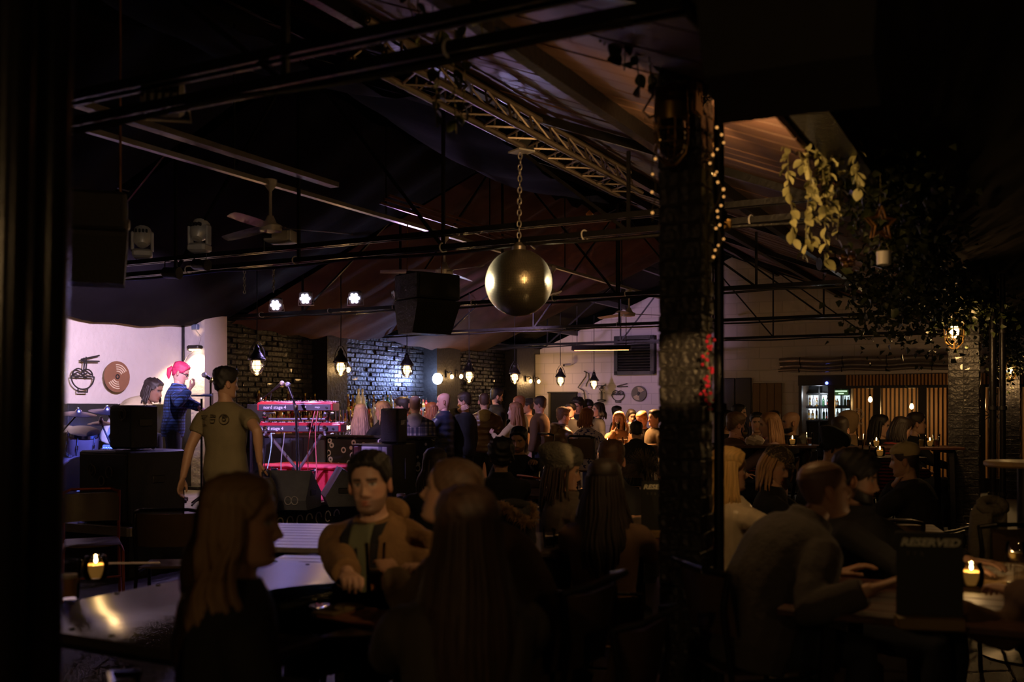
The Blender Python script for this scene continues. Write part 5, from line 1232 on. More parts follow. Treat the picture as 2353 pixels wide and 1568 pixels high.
person('woman with auburn curls in a blue floral blouse at the lit table', 1349, 941, 14.6, -25, 'sit', sex='f', lean=4, hair='wavy', hlen=.13, wave=.012, hc=AUB, top=FLORAL, fit=.03, hands=('table', 'hold'), head=(-22, -4, 0), group=TBL)
DRK = person('woman with wavy blonde hair raising a dark drink to her mouth at the lit table', 1422, 948, 15.6, 165, 'sit', sex='f', hair='wavy', hlen=.28, wave=.012, hc=(.42, .22, .09), top=cloth('ochre_knit', (.30, .16, .06), .6, 90), fit=.02, hands=('table', 'drink'), head=(0, 2, 4), curl=.9, group=TBL)
person('dark-haired man standing behind the woman who drinks', 1417, 935, 17.4, -120, hair='short', hc=BLKH, top=BLK, group=TBL)
person('woman with a thick black bob behind the right side of the lit table', 1452, 943, 16.8, -160, sex='f', hair='bob', hlen=.12, hc=BLKH, top=BLK, head=(0, -20, 0), group=TBL)
person('man with short ginger hair bending over the right side of the lit table', 1472, 947, 15.9, 150, 'sit', lean=12, hair='crop', hc=(.42, .17, .05), top=BLK, skin='pink', head=(-15, -26, 0), hands=('table', 'table'), group=TBL)
person('dark-haired man in olive half hidden by the near brick column', 1506, 944, 15.6, 110, 'sit', hair='short', hc=BLKH, top=cloth('dark_olive', (.08, .06, .025)), fit=.03, group=TBL)
person('person in a black coat seated with back to camera before the drinking woman', 1462, 972, 14.2, -10, 'sit', lean=14, hair='short', hc=BLKH, top=BLK, fit=.034, collar=.05, hands=('table', 'table'), head=(10, -14, 0), group=TBL)
# --- middle tables
person('dark-haired bearded man facing the camera in the middle of the room, hand raised', 1191, 985, 10.1, 165, 'sit', q=1, hair='short', hc=BLKH, beard=.7, top=BLK, fit=.022, hands=(('px', 1228, 1062, 9.5, (0, 1, -.4), .6), 'table'), head=(0, -14, 0), skin='tan', group=MID)
person('person with bushy black hair in the middle of the room, back to camera', 1152, 1017, 8.2, 12, 'sit', q=1, hair='curly', hc=BLKH, top=BLK, fit=.03, collar=.04, hands=('table', 'table'), group=MID)
person('dark-haired woman in the shade behind the tan jacket, back to camera', 1000, 1034, 7.4, 20, 'sit', q=1, sex='f', hair='bob', hlen=.24, hc=(.02, .012, .01), top=BLK, hands=('table', 'table'), group=MID)
person('woman in a slouchy grey knit beanie turned to the right', 1296, 1040, 6.2, -82, 'sit', q=2, sex='f', hair='beanie', extra=(cloth('grey_knit', (.13, .12, .10), .8, 70),), hc=(.03, .016, .010), hlen=.22, top=cloth('taupe', (.11, .085, .07)), fit=.034, collar=.05, hands=('table', 'table'), head=(-6, -6, 0), skin='tan', group=MID)
person('man with short brown hair in a dark coat, back to camera right of the beanie', 1405, 1017, 6.6, -8, 'sit', q=1, lean=6, hair='short', hc=(.07, .035, .018), top=BLK, fit=.04, collar=.05, hands=('table', 'table'), width=1.1, group=MID)
person('woman with long dark hair sitting in the gloom left of the brick column', 1388, 1062, 5.0, -12, 'sit', q=1, sex='f', hair='long', hlen=.44, wave=.006, hc=(.018, .011, .008), top=BROWN, fit=.028, hands=('table', 'table'), group=MID)
# --- near tables
person('woman with long wavy light-brown hair in profile at the near left table', 545, 1101, 2.72, -66, 'sit', q=2, sex='f', lean=6, hair='wavy', hlen=.66, wave=.022, hc=(.23, .135, .06), top=BLK, fit=.024, hands=('lap', 'lap'), head=(-16, 0, 0), skin='tan', nlocks=230, group=FG)
person('dark-haired man in a tan hooded parka resting his arm on the table', 848, 1045, 4.12, 158, 'sit', q=2, lean=16, hair='short', buzz=True, hc=BLKH, beard=.55, top=TAN, fit=.040, collar=.015, hood=TAN, opening=(BLK, cloth('sage_shirt', (.16, .17, .10))), hands=(('px', 985, 1318, 3.75), ('px', 800, 1322, 3.72)), head=(14, 0, 4), skin='fair', width=1.12, group=FG)
person('man in a fuzzy tan fleece leaning in towards the tan parka', 1062, 1061, 3.55, 62, 'sit', q=2, lean=34, hair='crop', buzz=True, hc=(.10, .055, .03), top=FUZZ, fit=.034, collar=.03, hands=(('px', 900, 1318, 3.7, (0, 0, -1), .3), 'table'), head=(12, 14, 0), skin='tan', width=1.15, group=FG)
person('woman with long straight dark hair seen from behind at the near table', 1074, 1129, 2.72, 10, 'sit', q=2, sex='f', hair='long', hlen=.50, wave=.002, hc=(.055, .030, .018), top=cloth('grey_brown', (.075, .062, .048)), fit=.032, hands=('table', 'table'), head=(8, 0, 0), nlocks=200, group=FG)
# --- tables on the right
person('woman with long blonde hair and a cream satin jacket beside the brick column', 1672, 1033, 5.7, -78, 'sit', q=2, sex='f', hair='long', hlen=.24, wave=.004, hc=(.62, .40, .15), top=SATIN, fit=.034, hands=('table', 'table'), head=(-4, 0, 0), skin='fair', group=RT)
person('blonde woman in a patterned cap and black top looking down', 1796, 1033, 7.0, -110, 'sit', q=1, sex='f', lean=8, hair='cap', hlen=.22, wave=.006, hc=(.45, .26, .12), extra=(mat_spots('patterned_cap', (.05, .035, .02), (.30, .22, .12), 40., .4), True), top=BLK, fit=.02, head=(-20, -24, 0), hands=('table', 'table'), group=RT)
person('man with buzzed hair in a grey-brown padded jacket at the near right', 1876, 1060, 4.1, -76, 'sit', q=2, lean=34, hair='bald', buzz=True, hc=(.05, .028, .018), top=GREYB, fit=.046, collar=.05, hands=('table', ('px', 2010, 1352, 3.6)), head=(-8, 10, 0), skin='tan', width=1.15, group=RT)
person('bearded man with black hair beside the grey-brown padded jacket, looking right', 1968, 1043, 4.8, -128, 'sit', q=2, hair='fringe', hc=BLKH, beard=1, top=BLK, fit=.03, collar=.04, hands=('table', 'table'), head=(22, -8, 0), skin='tan', group=RT)
person('man in a black beanie bending forward behind the bearded man', 1925, 1000, 8.6, -95, 'sit', q=1, lean=22, hair='beanie', hlen=.02, nlocks=6, extra=(BLK,), hc=BLKH, top=BLK, fit=.03, head=(-10, -20, 0), skin='tan', group=RT)
person('man in a beige backward cap and black jacket with a rucksack strap', 2079, 1022, 7.4, 48, 'sit', q=1, lean=14, hair='cap', hlen=0, extra=(cloth('beige_cap', (.48, .38, .20)), False, True), hc=DKBR, top=BLK, fit=.034, hands=('table', 'chin'), head=(12, -6, 0), skin='tan', width=1.08, group=RT)
person('person reaching an arm across the near right table at the edge of the picture', 2462, 1120, 3.3, 75, 'sit', q=1, lean=14, hair='short', hc=DKBR, top=BROWN, fit=.03, hands=(('px', 2285, 1352, 3.75), 'table'), skin='tan', group=RT)
# --- far high tables
person('man with a hand on his chin at the far table, lit orange', 1692, 951, 10.8, -60, 'sit', lean=10, hair='short', hc=(.10, .05, .025), top=BROWN, fit=.028, hands=('lap', 'chin'), head=(-10, -8, 0), skin='pink', group=FAR)
person('dark-haired man standing behind the man with a hand on his chin', 1697, 932, 12.6, -120, hair='short', hc=BLKH, top=BLK, group=FAR)
person('dark-haired woman close to the brick column at the far table', 1669, 946, 12.2, -130, 'sit', sex='f', hair='bob', hlen=.16, hc=BLKH, top=BLK, group=FAR)
person('woman with long fair hair in a mauve blouse turned left at the far table', 1768, 951, 10.6, 72, 'sit', sex='f', lean=6, hair='long', hlen=.24, wave=.005, hc=(.26, .13, .06), top=MAUVE, fit=.024, hands=('table', 'cheek'), head=(12, -4, 0), group=FAR)
person('person half hidden between the far drinkers in the dark', 1739, 951, 12.8, 170, 'sit', hair='short', hc=BLKH, top=STRIPER, group=FAR)
person('short-haired man in black behind the mauve blouse', 1779, 945, 13.0, 150, 'sit', hair='crop', hc=DKBR, top=BLK, group=FAR)
person('bald man with a dark beard looking left beside the lit bottle shelves', 1818, 947, 11.6, 80, 'sit', hair='bald', beard=1, hc=BLKH, top=BLK, fit=.026, hood=GREY, hands=('table', 'hold'), head=(8, -4, 0), skin='tan', group=FAR)
person('person in a dark blue hooded jacket with back to camera at the far high table', 1930, 962, 10.6, -28, 'sit', lean=24, hair='short', hc=DKBR, top=NAVY, fit=.036, hands=('table', 'table'), hood=NAVY, width=1.1, group=FAR)
person('person with raised beige hood behind the dark blue jacket', 1950, 949, 11.8, 60, 'sit', lean=8, hair='hoodup', extra=(cloth('beige', (.33, .22, .12)),), hc=DKBR, top=cloth('beige', (.33, .22, .12)), fit=.034, hands=('cheek', 'hold'), group=FAR)
person('black-haired woman resting her cheek on her hand before the slatted wall', 2023, 956, 11.6, -112, 'sit', sex='f', hair='long', hlen=.24, hc=BLKH, top=BLK, hands=('cheek', 'table'), head=(-4, -4, 0), group=FAR)
person('person with a dark bob in a red striped jumper at the far high table', 2077, 962, 10.9, -78, 'sit', lean=24, sex='f', hair='bob', hlen=.16, wave=.006, hc=(.02, .012, .01), top=STRIPER, fit=.034, hands=('table', 'table'), head=(-6, -18, 0), group=FAR)
person('short-haired man in black behind the striped jumper', 2104, 951, 12.0, -100, 'sit', lean=10, hair='short', hc=DKBR, top=BLK, hands=('table', 'table'), group=FAR)
# the musician's ponytail and glasses
hd, HMx, hs = PINK['hd'], PINK['HM'], PINK['hs']; Tm = PINK['T']; inv = Matrix.Rotation(-Tm.rotation_euler.z, 3, 'Z')
def on_head(P, v): return inv @ (P['hd'] + P['HM'] @ V(v) * P['hs'] - P['root'])
MB().path([on_head(PINK, v) for v in ((0, -.11, .03), (0, -.135, -.01), (.0, -.12, -.07), (0, -.10, -.12))], [.02, .028, .024, .008], 8).build('ponytail', mat('pink_hair', (.60, .03, .10), .5), Tm)
for s_ in (-1, 1):
    MB().path([on_head(PINK, (s_ * .031 + .023 * math.cos(a), .096, .0 + .018 * math.sin(a))) for a in np.linspace(0, 6.283, 13)[:-1]], .003, 5, closed=True).build('glasses_rim', MATTE, Tm)
    MB().path([on_head(PINK, v) for v in ((s_ * .054, .09, .006), (s_ * .076, .04, .006), (s_ * .078, -.01, .0))], .003, 5).build('glasses_arm', MATTE, Tm)
# print on the back of the waiter's T-shirt
TS = mat('shirt_print', (.055, .04, .02), .9); T = SRV['T']; J = SRV['J']; yb = -.155
for k, x in enumerate((-.115, -.035, .07)):
    c = J['chest'] + V((x, yb, .045))
    if k == 0: pts = [[(-.03, 0, .03), (0, 0, 0), (.03, 0, .03), (-.03, 0, .03)], [(0, 0, 0), (0, 0, -.045)], [(-.018, 0, -.045), (.018, 0, -.045)]]
    elif k == 1: pts = [[(-.026, 0, .0), (.026, 0, .0), (.016, 0, -.03), (-.016, 0, -.03), (-.026, 0, 0)], [(-.02, 0, .04), (.03, 0, .03)], [(-.02, 0, .025), (.03, 0, .02)]]
    else: pts = [[(.042 * math.cos(a), 0, .042 * math.sin(a)) for a in np.linspace(0, 6.283, 17)], [(.015 * math.cos(a), 0, .015 * math.sin(a)) for a in np.linspace(0, 6.283, 11)], [(.028 * math.cos(a), 0, .028 * math.sin(a)) for a in np.linspace(.5, 2.2, 7)]]
    for ln in pts: MB().path([c + V(p) + V((0, .012 * ((c.x + p[0]) / .12) ** 2, 0)) for p in ln], .0035, 5).build('shirt_print', TS, T)
p = at(612, 1095, 8.12); bag = thing('cloth_bag', 'limp dark grey cloth bag hanging from the waiter\'s hand', 'bag', (p.x, p.y, p.z - .30), -.2)
rings = []
for z, w, d in ((0, .06, .03), (.02, .085, .045), (.14, .10, .055), (.24, .085, .045), (.29, .05, .03)): rings.append(ell(V((.01 * math.sin(z * 20), 0, z)), V((1, 0, 0)), V((0, 1, 0)), w, d, 14))
MB().loft(rings).build('sack', cloth('bag', (.05, .042, .036), .6, 25), bag, 180)
for s_ in (-1, 1): MB().path([(s_ * .03, .01 * s_, .28), (s_ * .035, .01 * s_, .33), (0, .01 * s_, .36)], .006, 6).build('handle', CHAR, bag)

bpy.data.scenes.remove(TMPS)
# ================================================================ FURNITURE
TOPM = mat('dark_table_metal', (.045, .036, .034), .28, var=.4, scale=5, bump=.08, bscale=20); SLAT = mat('table_slat', (.16, .14, .15), .32, var=.3, scale=4, stretch=(8, 1, 1), bump=.15)
REDW = mat('red_brown_top', (.060, .020, .013), .55, var=.4, scale=3, stretch=(8, 1, 1)); PALEW = mat('pale_grain_top', (.30, .19, .09), .35, var=.5, scale=5, stretch=(7, 1, 1), bump=.15)
def table(name, label, c, size, z, rz, m, slats=0, rivets=0, legm=STEEL, group='tables'):
    t = thing(name, label, 'table', (c[0], c[1], 0), rz, group); w, d = size
    if slats:
        n = slats; q = d / n; me = MB().bev((0, 0, 0), (w, q - .008, .028), .004).mesh('slat'); me.materials.append(m)
        for i in range(n):
            o = bpy.data.objects.new('slat', me); COL.objects.link(o); o.parent = t; o.location = (0, -d / 2 + (i + .5) * q, z - .014)
        for s in (-1, 1): MB().box((s * w * .38, 0, z - .045), (.05, d * .92, .03)).build('batten', legm, t, 0)
    else:
        MB().bev((0, 0, z - .018), (w, d, .036), .008).build('table_top', m, t)
        MB().box((0, 0, z - .06), (w * .86, d * .86, .05)).build('apron', legm, t, 0)
    rv = MB().lathe([(.011, 0), (.009, .003), (.002, .004)], 8).mesh('rivet'); rv.materials.append(MATTE)
    for i in range(rivets):
        for s in (-1, 1):
            o = bpy.data.objects.new('rivet', rv); COL.objects.link(o); o.parent = t; o.location = (w * (-.47 + .94 * i / (rivets - 1)), s * d * .46, z)
            o = bpy.data.objects.new('rivet', rv); COL.objects.link(o); o.parent = t; o.location = (s * w * .47, d * (-.40 + .8 * i / (rivets - 1)), z)
    for sx in (-1, 1):
        for sy in (-1, 1): MB().beam((sx * w * .42, sy * d * .42, 0), (sx * w * .40, sy * d * .40, z - .05), .045, .045).build('leg', legm, t, 0)
    return t
def round_table(label, c, r, z, m, name='round_table'):
    t = thing(name, label, 'table', (c[0], c[1], 0), 0, 'tables')
    MB().lathe([(.002, z - .035), (r - .01, z - .035), (r, z - .025), (r, z - .008), (r - .008, z), (.002, z)], 40).build('table_top', m, t)
    MB().lathe([(.035, .02), (.035, z - .035)], 14).build('pedestal', STEEL, t); MB().lathe([(.24, 0), (.24, .012), (.05, .04), (.035, .06)], 24).build('base', STEEL, t)
    return t
q = atz(299, 1488, .75); a0, b0 = ab(q)
table('long_table', 'dark riveted metal table with a candle at the near left', rm(a0 + .82, b0 - .18), (1.25, 1.6), .75, RZ, TOPM, rivets=7)
c = at(705, HY, 5.9); table('slatted_table', 'slatted table catching violet light behind the wavy-haired woman', c, (.85, 1.1), .75, RZ * .3, SLAT, slats=9)
c = at(748, HY, 4.74); table('slatted_table', 'bluish slatted table close behind the tan parka', c, (.7, .72), .74, RZ * .3, SLAT, slats=7)
TC = at(812, HY, 3.78); round_table('dark round table with a tall beer glass in front of the tan parka', TC, .52, .75, TOPM)
q = atz(1800, 1400, .75); a0, b0 = ab(q); TD = table('long_table', 'red-brown plank table with the reserved sign at the near right', rm(a0 + .42, b0 + .85), (1.75, .85), .75, RZ, REDW, slats=6)
c = at(2330, HY, 4.55); table('grained_table', 'pale wood-grain table lit by a candle at the right edge', c, (.95, .62), .752, RZ, PALEW, slats=4)
c = at(1478, HY, 5.9); table('plank_table', 'dark plank table with a reserved sign left of the brick column', c, (1.0, .8), .75, RZ, REDW, slats=5)
c = at(1200, HY, 9.0); table('plank_table', 'dark table in front of the raised hand in the middle of the room', c, (.9, .8), .75, RZ, REDW, slats=5)
c = at(1262, HY, 5.6); round_table('dark round table with sparkling glasses before the grey beanie', c, .42, .75, TOPM)
c = at(1400, HY, 15.2); table('high_table', 'wooden high table glowing under the infrared heater', c, (1.3, .7), .95, RZ, mat('warm_wood', (.30, .15, .06), .4, stretch=(8, 1, 1)), slats=6)
c = at(1760, HY, 10.3); table('high_table', 'long dark high table with a candle on the left of the far row', c, (1.1, .55), 1.12, 0, REDW, slats=5)
c = at(2062, HY, 10.4); table('high_table', 'long dark high table with two candles on the right of the far row', c, (1.2, .5), 1.10, -.05, REDW, slats=5)
c = at(2010, HY, 9.1); table('high_table', 'dark high table with one candle nearest the beige cap', c, (.75, .5), 1.06, 0, REDW, slats=5)
c = at(1950, HY, 6.2); table('plank_table', 'dark plank table before the beige backward cap', c, (1.1, .7), .75, RZ * .5, REDW, slats=5)
c = at(1780, HY, 6.1); table('plank_table', 'dark plank table before the patterned cap', c, (.9, .6), .75, RZ * .5, REDW, slats=5)
c = at(2352, HY, 6.0); round_table('round high table at the right edge beyond the coat', c, .22, 1.18, PALEW, 'cocktail_table')
# chairs
CHM = mat('copper_frame', (.42, .11, .05), .35, .7); SEATM = mat('chair_ply', (.10, .065, .04), .4, stretch=(1, 6, 1))
def make_chair(label, frame, shell, group):
    t = thing('cafe_chair', label, 'chair', (0, 0, 0), 0, group)
    rings = []
    for y, z in ((-.19, .455), (-.1, .445), (.05, .44), (.17, .45), (.205, .44)): rings.append([V((x, y, z + th + .012 * (x / .2) ** 2)) for x, th in ((-.20, 0), (-.1, -.004), (.1, -.004), (.20, 0), (.1, .010), (-.1, .010))])
    MB().loft(rings).build('seat', shell, t)
    rings = []
    for z, y in ((.60, -.215), (.66, -.225), (.76, -.245), (.82, -.255)): rings.append([V((x, y + .06 * (x / .2) ** 2 + th, z)) for x, th in ((-.205, 0), (-.1, -.01), (.1, -.01), (.205, 0), (.1, .006), (-.1, .006))])
    MB().loft(rings).build('backrest', shell, t)
    for s in (-1, 1):
        MB().path([(s * .205, -.19, .84), (s * .205, -.215, .7), (s * .20, -.17, .43), (s * .215, -.22, .0)], .012, 8).build('rear_leg', frame, t)
        MB().path([(s * .20, -.15, .43), (s * .20, .15, .43), (s * .21, .19, .40), (s * .215, .20, 0)], .012, 8).build('front_leg', frame, t)
    MB().path([(-.205, -.19, .83), (-.15, -.265, .85), (.15, -.265, .85), (.205, -.19, .83)], .012, 8).build('top_rail', frame, t)
    MB().bar((-.2, .16, .2), (.2, .16, .2), .009).build('stretcher', frame, t)
    return t
def make_stool(label, group):
    t = thing('bar_stool', label, 'stool', (0, 0, 0), 0, group)
    MB().lathe([(.002, .69), (.17, .69), (.18, .71), (.17, .74), (.002, .745)], 24).build('seat', SEATM, t)
    for k in range(4):
        an = k * 1.571 + .785; MB().bar((.13 * math.cos(an), .13 * math.sin(an), .69), (.21 * math.cos(an), .21 * math.sin(an), 0), .013, 8).build('leg', STEEL, t)
    MB().path([(.185 * math.cos(x), .185 * math.sin(x), .25) for x in np.linspace(0, 6.283, 17)[:-1]], .009, 6, closed=True).build('foot_ring', STEEL, t)
    return t
p = at(212, HY, 7.75); CH0 = make_chair('copper-framed cafe chair standing empty before the stage corner', CHM, SEATM, 'cafe chairs'); CH0.location = (p.x, p.y, 0); CH0.rotation_euler = (0, 0, math.radians(205))
CHD = None
def dark_chair(label, loc, rz, hz=.44):
    global CHD
    if CHD is None: CHD = make_chair(label, STEEL, SEATM, 'cafe chairs'); o = CHD
    else: o = copy_tree(CHD)
    o['label'] = label; o.location = loc; o.rotation_euler = (0, 0, rz); o.scale = (1, 1, hz / .445); return o
p = at(400, HY, 6.7); dark_chair('empty dark chair beside the waiter, back to the camera', (p.x, p.y, 0), .1)
p = at(2042, HY, 6.1); dark_chair('empty dark chair with a gleaming top rail behind the reserved sign', (p.x, p.y, 0), math.radians(-25))
p = at(2275, HY, 5.9); CHJ = dark_chair('dark chair with a grey coat hung over its back', (p.x, p.y, 0), math.radians(10))
p = at(1262, HY, 9.6); o = copy_tree(CH0); o.location = (p.x, p.y, 0); o.rotation_euler = (0, 0, math.radians(-60)); o['label'] = 'copper-framed chair in the middle of the room left of the floral blouse'
p = at(1345, HY, 3.3); dark_chair('dark chair at the near right of the fuzzy fleece', (p.x, p.y, 0), math.radians(60))
# every sitter has a seat
STL = None
for o in [x for x in bpy.data.objects if x.name.split('.')[0] == 'person']:
    ob = [c for c in o.children if c.name.startswith('trousers')][0]
    co = np.empty(len(ob.data.vertices) * 3); ob.data.vertices.foreach_get('co', co); co = co.reshape(-1, 3)
    back = co[np.abs(co[:, 1]) < .10]; kn = co[:, 1].max()
    if kn < .30: continue                       # standing
    zs = back[:, 2].min() + .01; who = ' '.join(o['label'].replace(',', '').split()[:9]); loc = (o.location.x, o.location.y, o.location.z)
    if o.location.z > .1:                       # crouching on the stage: a drum stool
        zs = min(zs, .6)
    if zs < .60: dark_chair('dark chair under the ' + who, loc, o.rotation_euler.z, max(zs, .30))
    else:
        if STL is None: STL = make_stool('x', 'bar stools'); s_ = STL
        else: s_ = copy_tree(STL)
        s_['label'] = 'bar stool under the ' + who; s_.location = loc; s_.scale = (1, 1, zs / .745)
# coat over the chair back, fur-trimmed coat
def coat(label, c, w, h, m, rz, fur=None):
    t = thing('coat', label, 'coat', c, rz); rings = []
    for z, k, d in ((0, .95, .05), (h * .3, 1., .07), (h * .7, .92, .08), (h * .92, .8, .09), (h, .62, .06), (h * 1.03, .3, .02)):
        rings.append([V((w / 2 * k * math.cos(a) * (1 + .05 * math.sin(7 * a + z * 9)), d * math.sin(a) * (1 + .3 * math.sin(5 * a)) + .02, z)) for a in np.linspace(0, 6.283, 25)[:-1]])
    MB().loft(rings).build('cloth', m, t, 180)
    MB().path([(w * .3 * math.cos(a), -.02 + .03 * math.sin(a), h + .03 * math.sin(a)) for a in np.linspace(0, 6.283, 13)[:-1]], .03, 8, closed=True).build('collar', m, t, 180)
    if fur:
        f = MB()
        for i in range(900):
            a = rnd.uniform(2.6, 6.8); p0 = V((w * .36 * math.cos(a), -.03 + .05 * math.sin(a), h * .96 + .045 * math.sin(a * 2))); d = V((rnd.gauss(0, 1), rnd.gauss(-.4, 1), rnd.gauss(.5, 1))).normalized()
            f.path([p0, p0 + d * .03, p0 + d * .05 + V((0, 0, -.012))], [.0035, .0025, .0006], 3)
        f.build('fur_trim', fur, t, 180)['kind'] = 'stuff'
    return t
p = at(2276, HY, 5.72); coat('grey-brown hooded coat hung over a chair at the right', (p.x, p.y, .36), .24, .58, cloth('coat_grey', (.10, .085, .062), .5, 50), math.radians(10))
p = at(1176, HY, 5.5); coat('black coat with a fur-trimmed hood behind the long dark hair', (p.x, p.y, .42), .30, .52, BLK, .2, mat('fawn_fur', (.26, .16, .09), .8))
# ---------------------------------------------------------------- candles, glasses and papers
WAX = mat('candle_wax', (.70, .42, .17), .6, em=(1., .46, .12), es=.12)
JG = mat_glass('jar_glass', (.88, .86, .72), .03, .35)
def make_candle():
    t = thing('candle_jar', 'candle', 'candle', (0, 0, 0), 0, 'jar candles')
    MB().lathe([(.036, 0), (.042, .008), (.046, .03), (.046, .06), (.040, .075), (.037, .082), (.039, .088), (.036, .088), (.034, .080), (.043, .06), (.043, .03), (.034, .006)], 24).build('jar', JG, t)
    MB().lathe([(.002, .006), (.034, .007), (.042, .03), (.042, .056), (.020, .054), (.002, .053)], 24).build('wax', WAX, t)
    MB().bar((0, 0, .052), (0, 0, .064), .0015, 5).build('wick', MATTE, t)
    MB().lathe([(.001, .060), (.006, .066), (.0065, .072), (.004, .082), (.0005, .094)], 10).build('flame', mat_emit('flame', (1., .72, .32), 40.), t)
    return t
CN = None
def candle(label, p, w=1.2, s=1.):
    global CN
    if CN is None: CN = make_candle(); o = CN
    else: o = copy_tree(CN)
    o.location = p; o['label'] = label; o.scale = (s,) * 3; light('POINT', V(p) + V((0, 0, .108 * s)), (1., .58, .24), w * .8, .012); return o
candle('glowing jar candle on the riveted table at the near left', atz(220, 1331, .75), .9, 1.15)
candle('glowing jar candle on the pale table at the right edge', atz(2232, 1347, .752), 1.3, 1.1)
def onc(px, Y, z): p = at(px, HY, Y); p.z = z; return p
candle('small jar candle on the left high table near the lit bottle shelves', onc(1821, 10.25, 1.12), .4)
candle('small jar candle on the right high table before the woman resting her cheek', onc(2014, 10.35, 1.10), .4)
candle('small jar candle on the right high table beside the striped jumper', onc(2137, 10.35, 1.10), .4)
candle('small jar candle on the high table nearest the beige cap', onc(2022, 9.05, 1.06), .4)
candle('small jar candle on the plank table left of the brick column', onc(1482, 6.15, .75), .5, .8)
candle('small jar candle on the heater-lit table', onc(1396, 15.1, .95), .5)
def pint(label, p, h, r, liq, fill, stem=False):
    t = thing('drinking_glass', label, 'glass', p, rnd.uniform(0, 6), 'drinking glasses')
    if stem:
        MB().lathe([(.036, 0), (.036, .003), (.006, .010), (.005, .085), (.030, .105), (.040, .135), (.036, .175), (.034, .178), (.038, .135), (.028, .108), (.002, .098)], 20).build('bowl_and_stem', GLASS, t)
        MB().lathe([(.002, .10), (.026, .109), (.036, .133), (.002, .134)], 16).build('drink', liq, t)
    else:
        MB().lathe([(r * .72, 0), (r * .76, .006), (r * .86, h * .5), (r, h), (r * .96, h), (r * .82, h * .5), (r * .72, .010), (.001, .010)], 20).build('tumbler', GLASS, t)
        MB().lathe([(.001, .011), (r * .70, .012), (r * .70 + r * .24 * fill, h * fill), (.001, h * fill)], 18).build('drink', liq, t)
        MB().lathe([(.001, h * fill + .001), (r * (.70 + .24 * fill), h * fill + .001), (r * (.70 + .24 * fill), h * fill + .012), (.001, h * fill + .013)], 18).build('foam', mat('beer_foam', (.65, .55, .40), .8), t)
    return t
ALE = mat('amber_ale', (.30, .12, .03), .1, var=.1, coat=.5); WINE = mat('white_wine', (.42, .30, .10), .1, coat=.5); WATER = mat('cola', (.03, .012, .008), .1, coat=.5)
pint('tall beer glass with a printed band on the round table before the tan parka', atz(863, 1366, .75), .21, .042, ALE, .42)
pint('pint glass of pale ale beside the candle at the near left', atz(160, 1376, .75), .15, .046, mat('pale_ale', (.42, .20, .06), .1, coat=.5), .55)
pint('wine glass at the right edge of the picture', atz(2334, 1342, .752), .2, .04, WINE, .4, True)
pint('short tumbler on the heater-lit table, left one', onc(1425, 14.95, .95), .11, .04, ALE, .6); pint('short tumbler on the heater-lit table, right one', onc(1437, 14.95, .95), .11, .04, ALE, .6)
pint('sparkling tumbler on the round table before the beanie, left one', onc(1262, 5.35, .75), .10, .036, WATER, .5); pint('sparkling tumbler on the round table before the beanie, right one', onc(1283, 5.4, .75), .10, .036, WATER, .5)
for i, (x, Y, z, lb) in enumerate(((1712, 10.2, 1.12, 'wine glass at the left end of the left high table'), (1860, 10.2, 1.12, 'tumbler right of the candle on the left high table'), (1990, 9.0, 1.06, 'tumbler left of the candle nearest the beige cap'), (2118, 10.2, 1.10, 'tumbler beside the striped sleeve'), (2152, 10.3, 1.10, 'tumbler right of the last candle on the right high table'), (1978, 10.4, 1.10, 'bottle-tall glass on the right high table'))):
    pint(lb, onc(x, Y, z), .13, .038, (WINE, ALE, WATER)[i % 3], .5, i in (0,))
t = DRK['T']; A = DRK['arms'][1]; W, E = A[3], A[2]; d = (W - E).normalized(); g = pint('dark drink held by the woman with wavy blonde hair', DRK['R'] @ (W + d * .07) + DRK['root'] + V((0, -.02, -.05)), .12, .038, WATER, .8)
menu = MB().bev((0, 0, .006), (.22, .30, .012), .002).build('menu_card', mat('menu_print', (.26, .10, .05), .6, var=.5, scale=30)); p = atz(845, 1424, .75); menu.location = p; menu.rotation_euler = (0, 0, .9); tag(menu, 'red-brown menu card lying on the round table', 'menu')
ph_ = thing('phone', 'dark phone glinting violet on the round table', 'phone', atz(745, 1402, .75), .5); MB().bev((0, 0, .005), (.075, .15, .009), .004).build('case', MATTE, ph_); MB().bev((0, 0, .0105), (.068, .142, .002), .0008).build('screen', mat('phone_glass', (.02, .02, .03), .05, coat=1.), ph_)
wl_ = MB().bev((0, 0, .012), (.10, .19, .022), .006).build('wallet', cloth('wallet', (.22, .16, .07))); wl_.location = atz(778, 1412, .75); wl_.rotation_euler = (0, 0, -.5); tag(wl_, 'folded tan wallet beside the phone on the round table', 'wallet')
ph2 = thing('phone', 'black phone lying before the grey-brown padded jacket', 'phone', atz(1945, 1385, .75), RZ + 1.5); MB().bev((0, 0, .006), (.08, .16, .010), .004).build('case', MATTE, ph2); MB().bev((0, 0, .0115), (.072, .15, .002), .0008).build('screen', MATS['phone_glass'], ph2)
stp = MB().bar((0, 0, .006), (.24, .02, .006), .005, 8).build('paper_straw', mat('straw', (.6, .5, .6), .6)); stp.location = atz(250, 1298, .75); tag(stp, 'pale straw lying beside the candle on the riveted table', 'straw')
nap = MB(); rg = random.Random(4)
nap.ball((0, 0, .045), (.10, .06, .05), 18, 10); nap.v = [(x + rg.uniform(-.012, .012), y + rg.uniform(-.012, .012), max(0, z + rg.uniform(-.014, .014))) for x, y, z in nap.v]
nb2 = nap.build('crumpled_bag', cloth('white_paper', (.62, .52, .46)), smooth=30); nb2.location = onc(1734, 10.15, 1.12); tag(nb2, 'crumpled white paper bag on the left high table', 'bag')
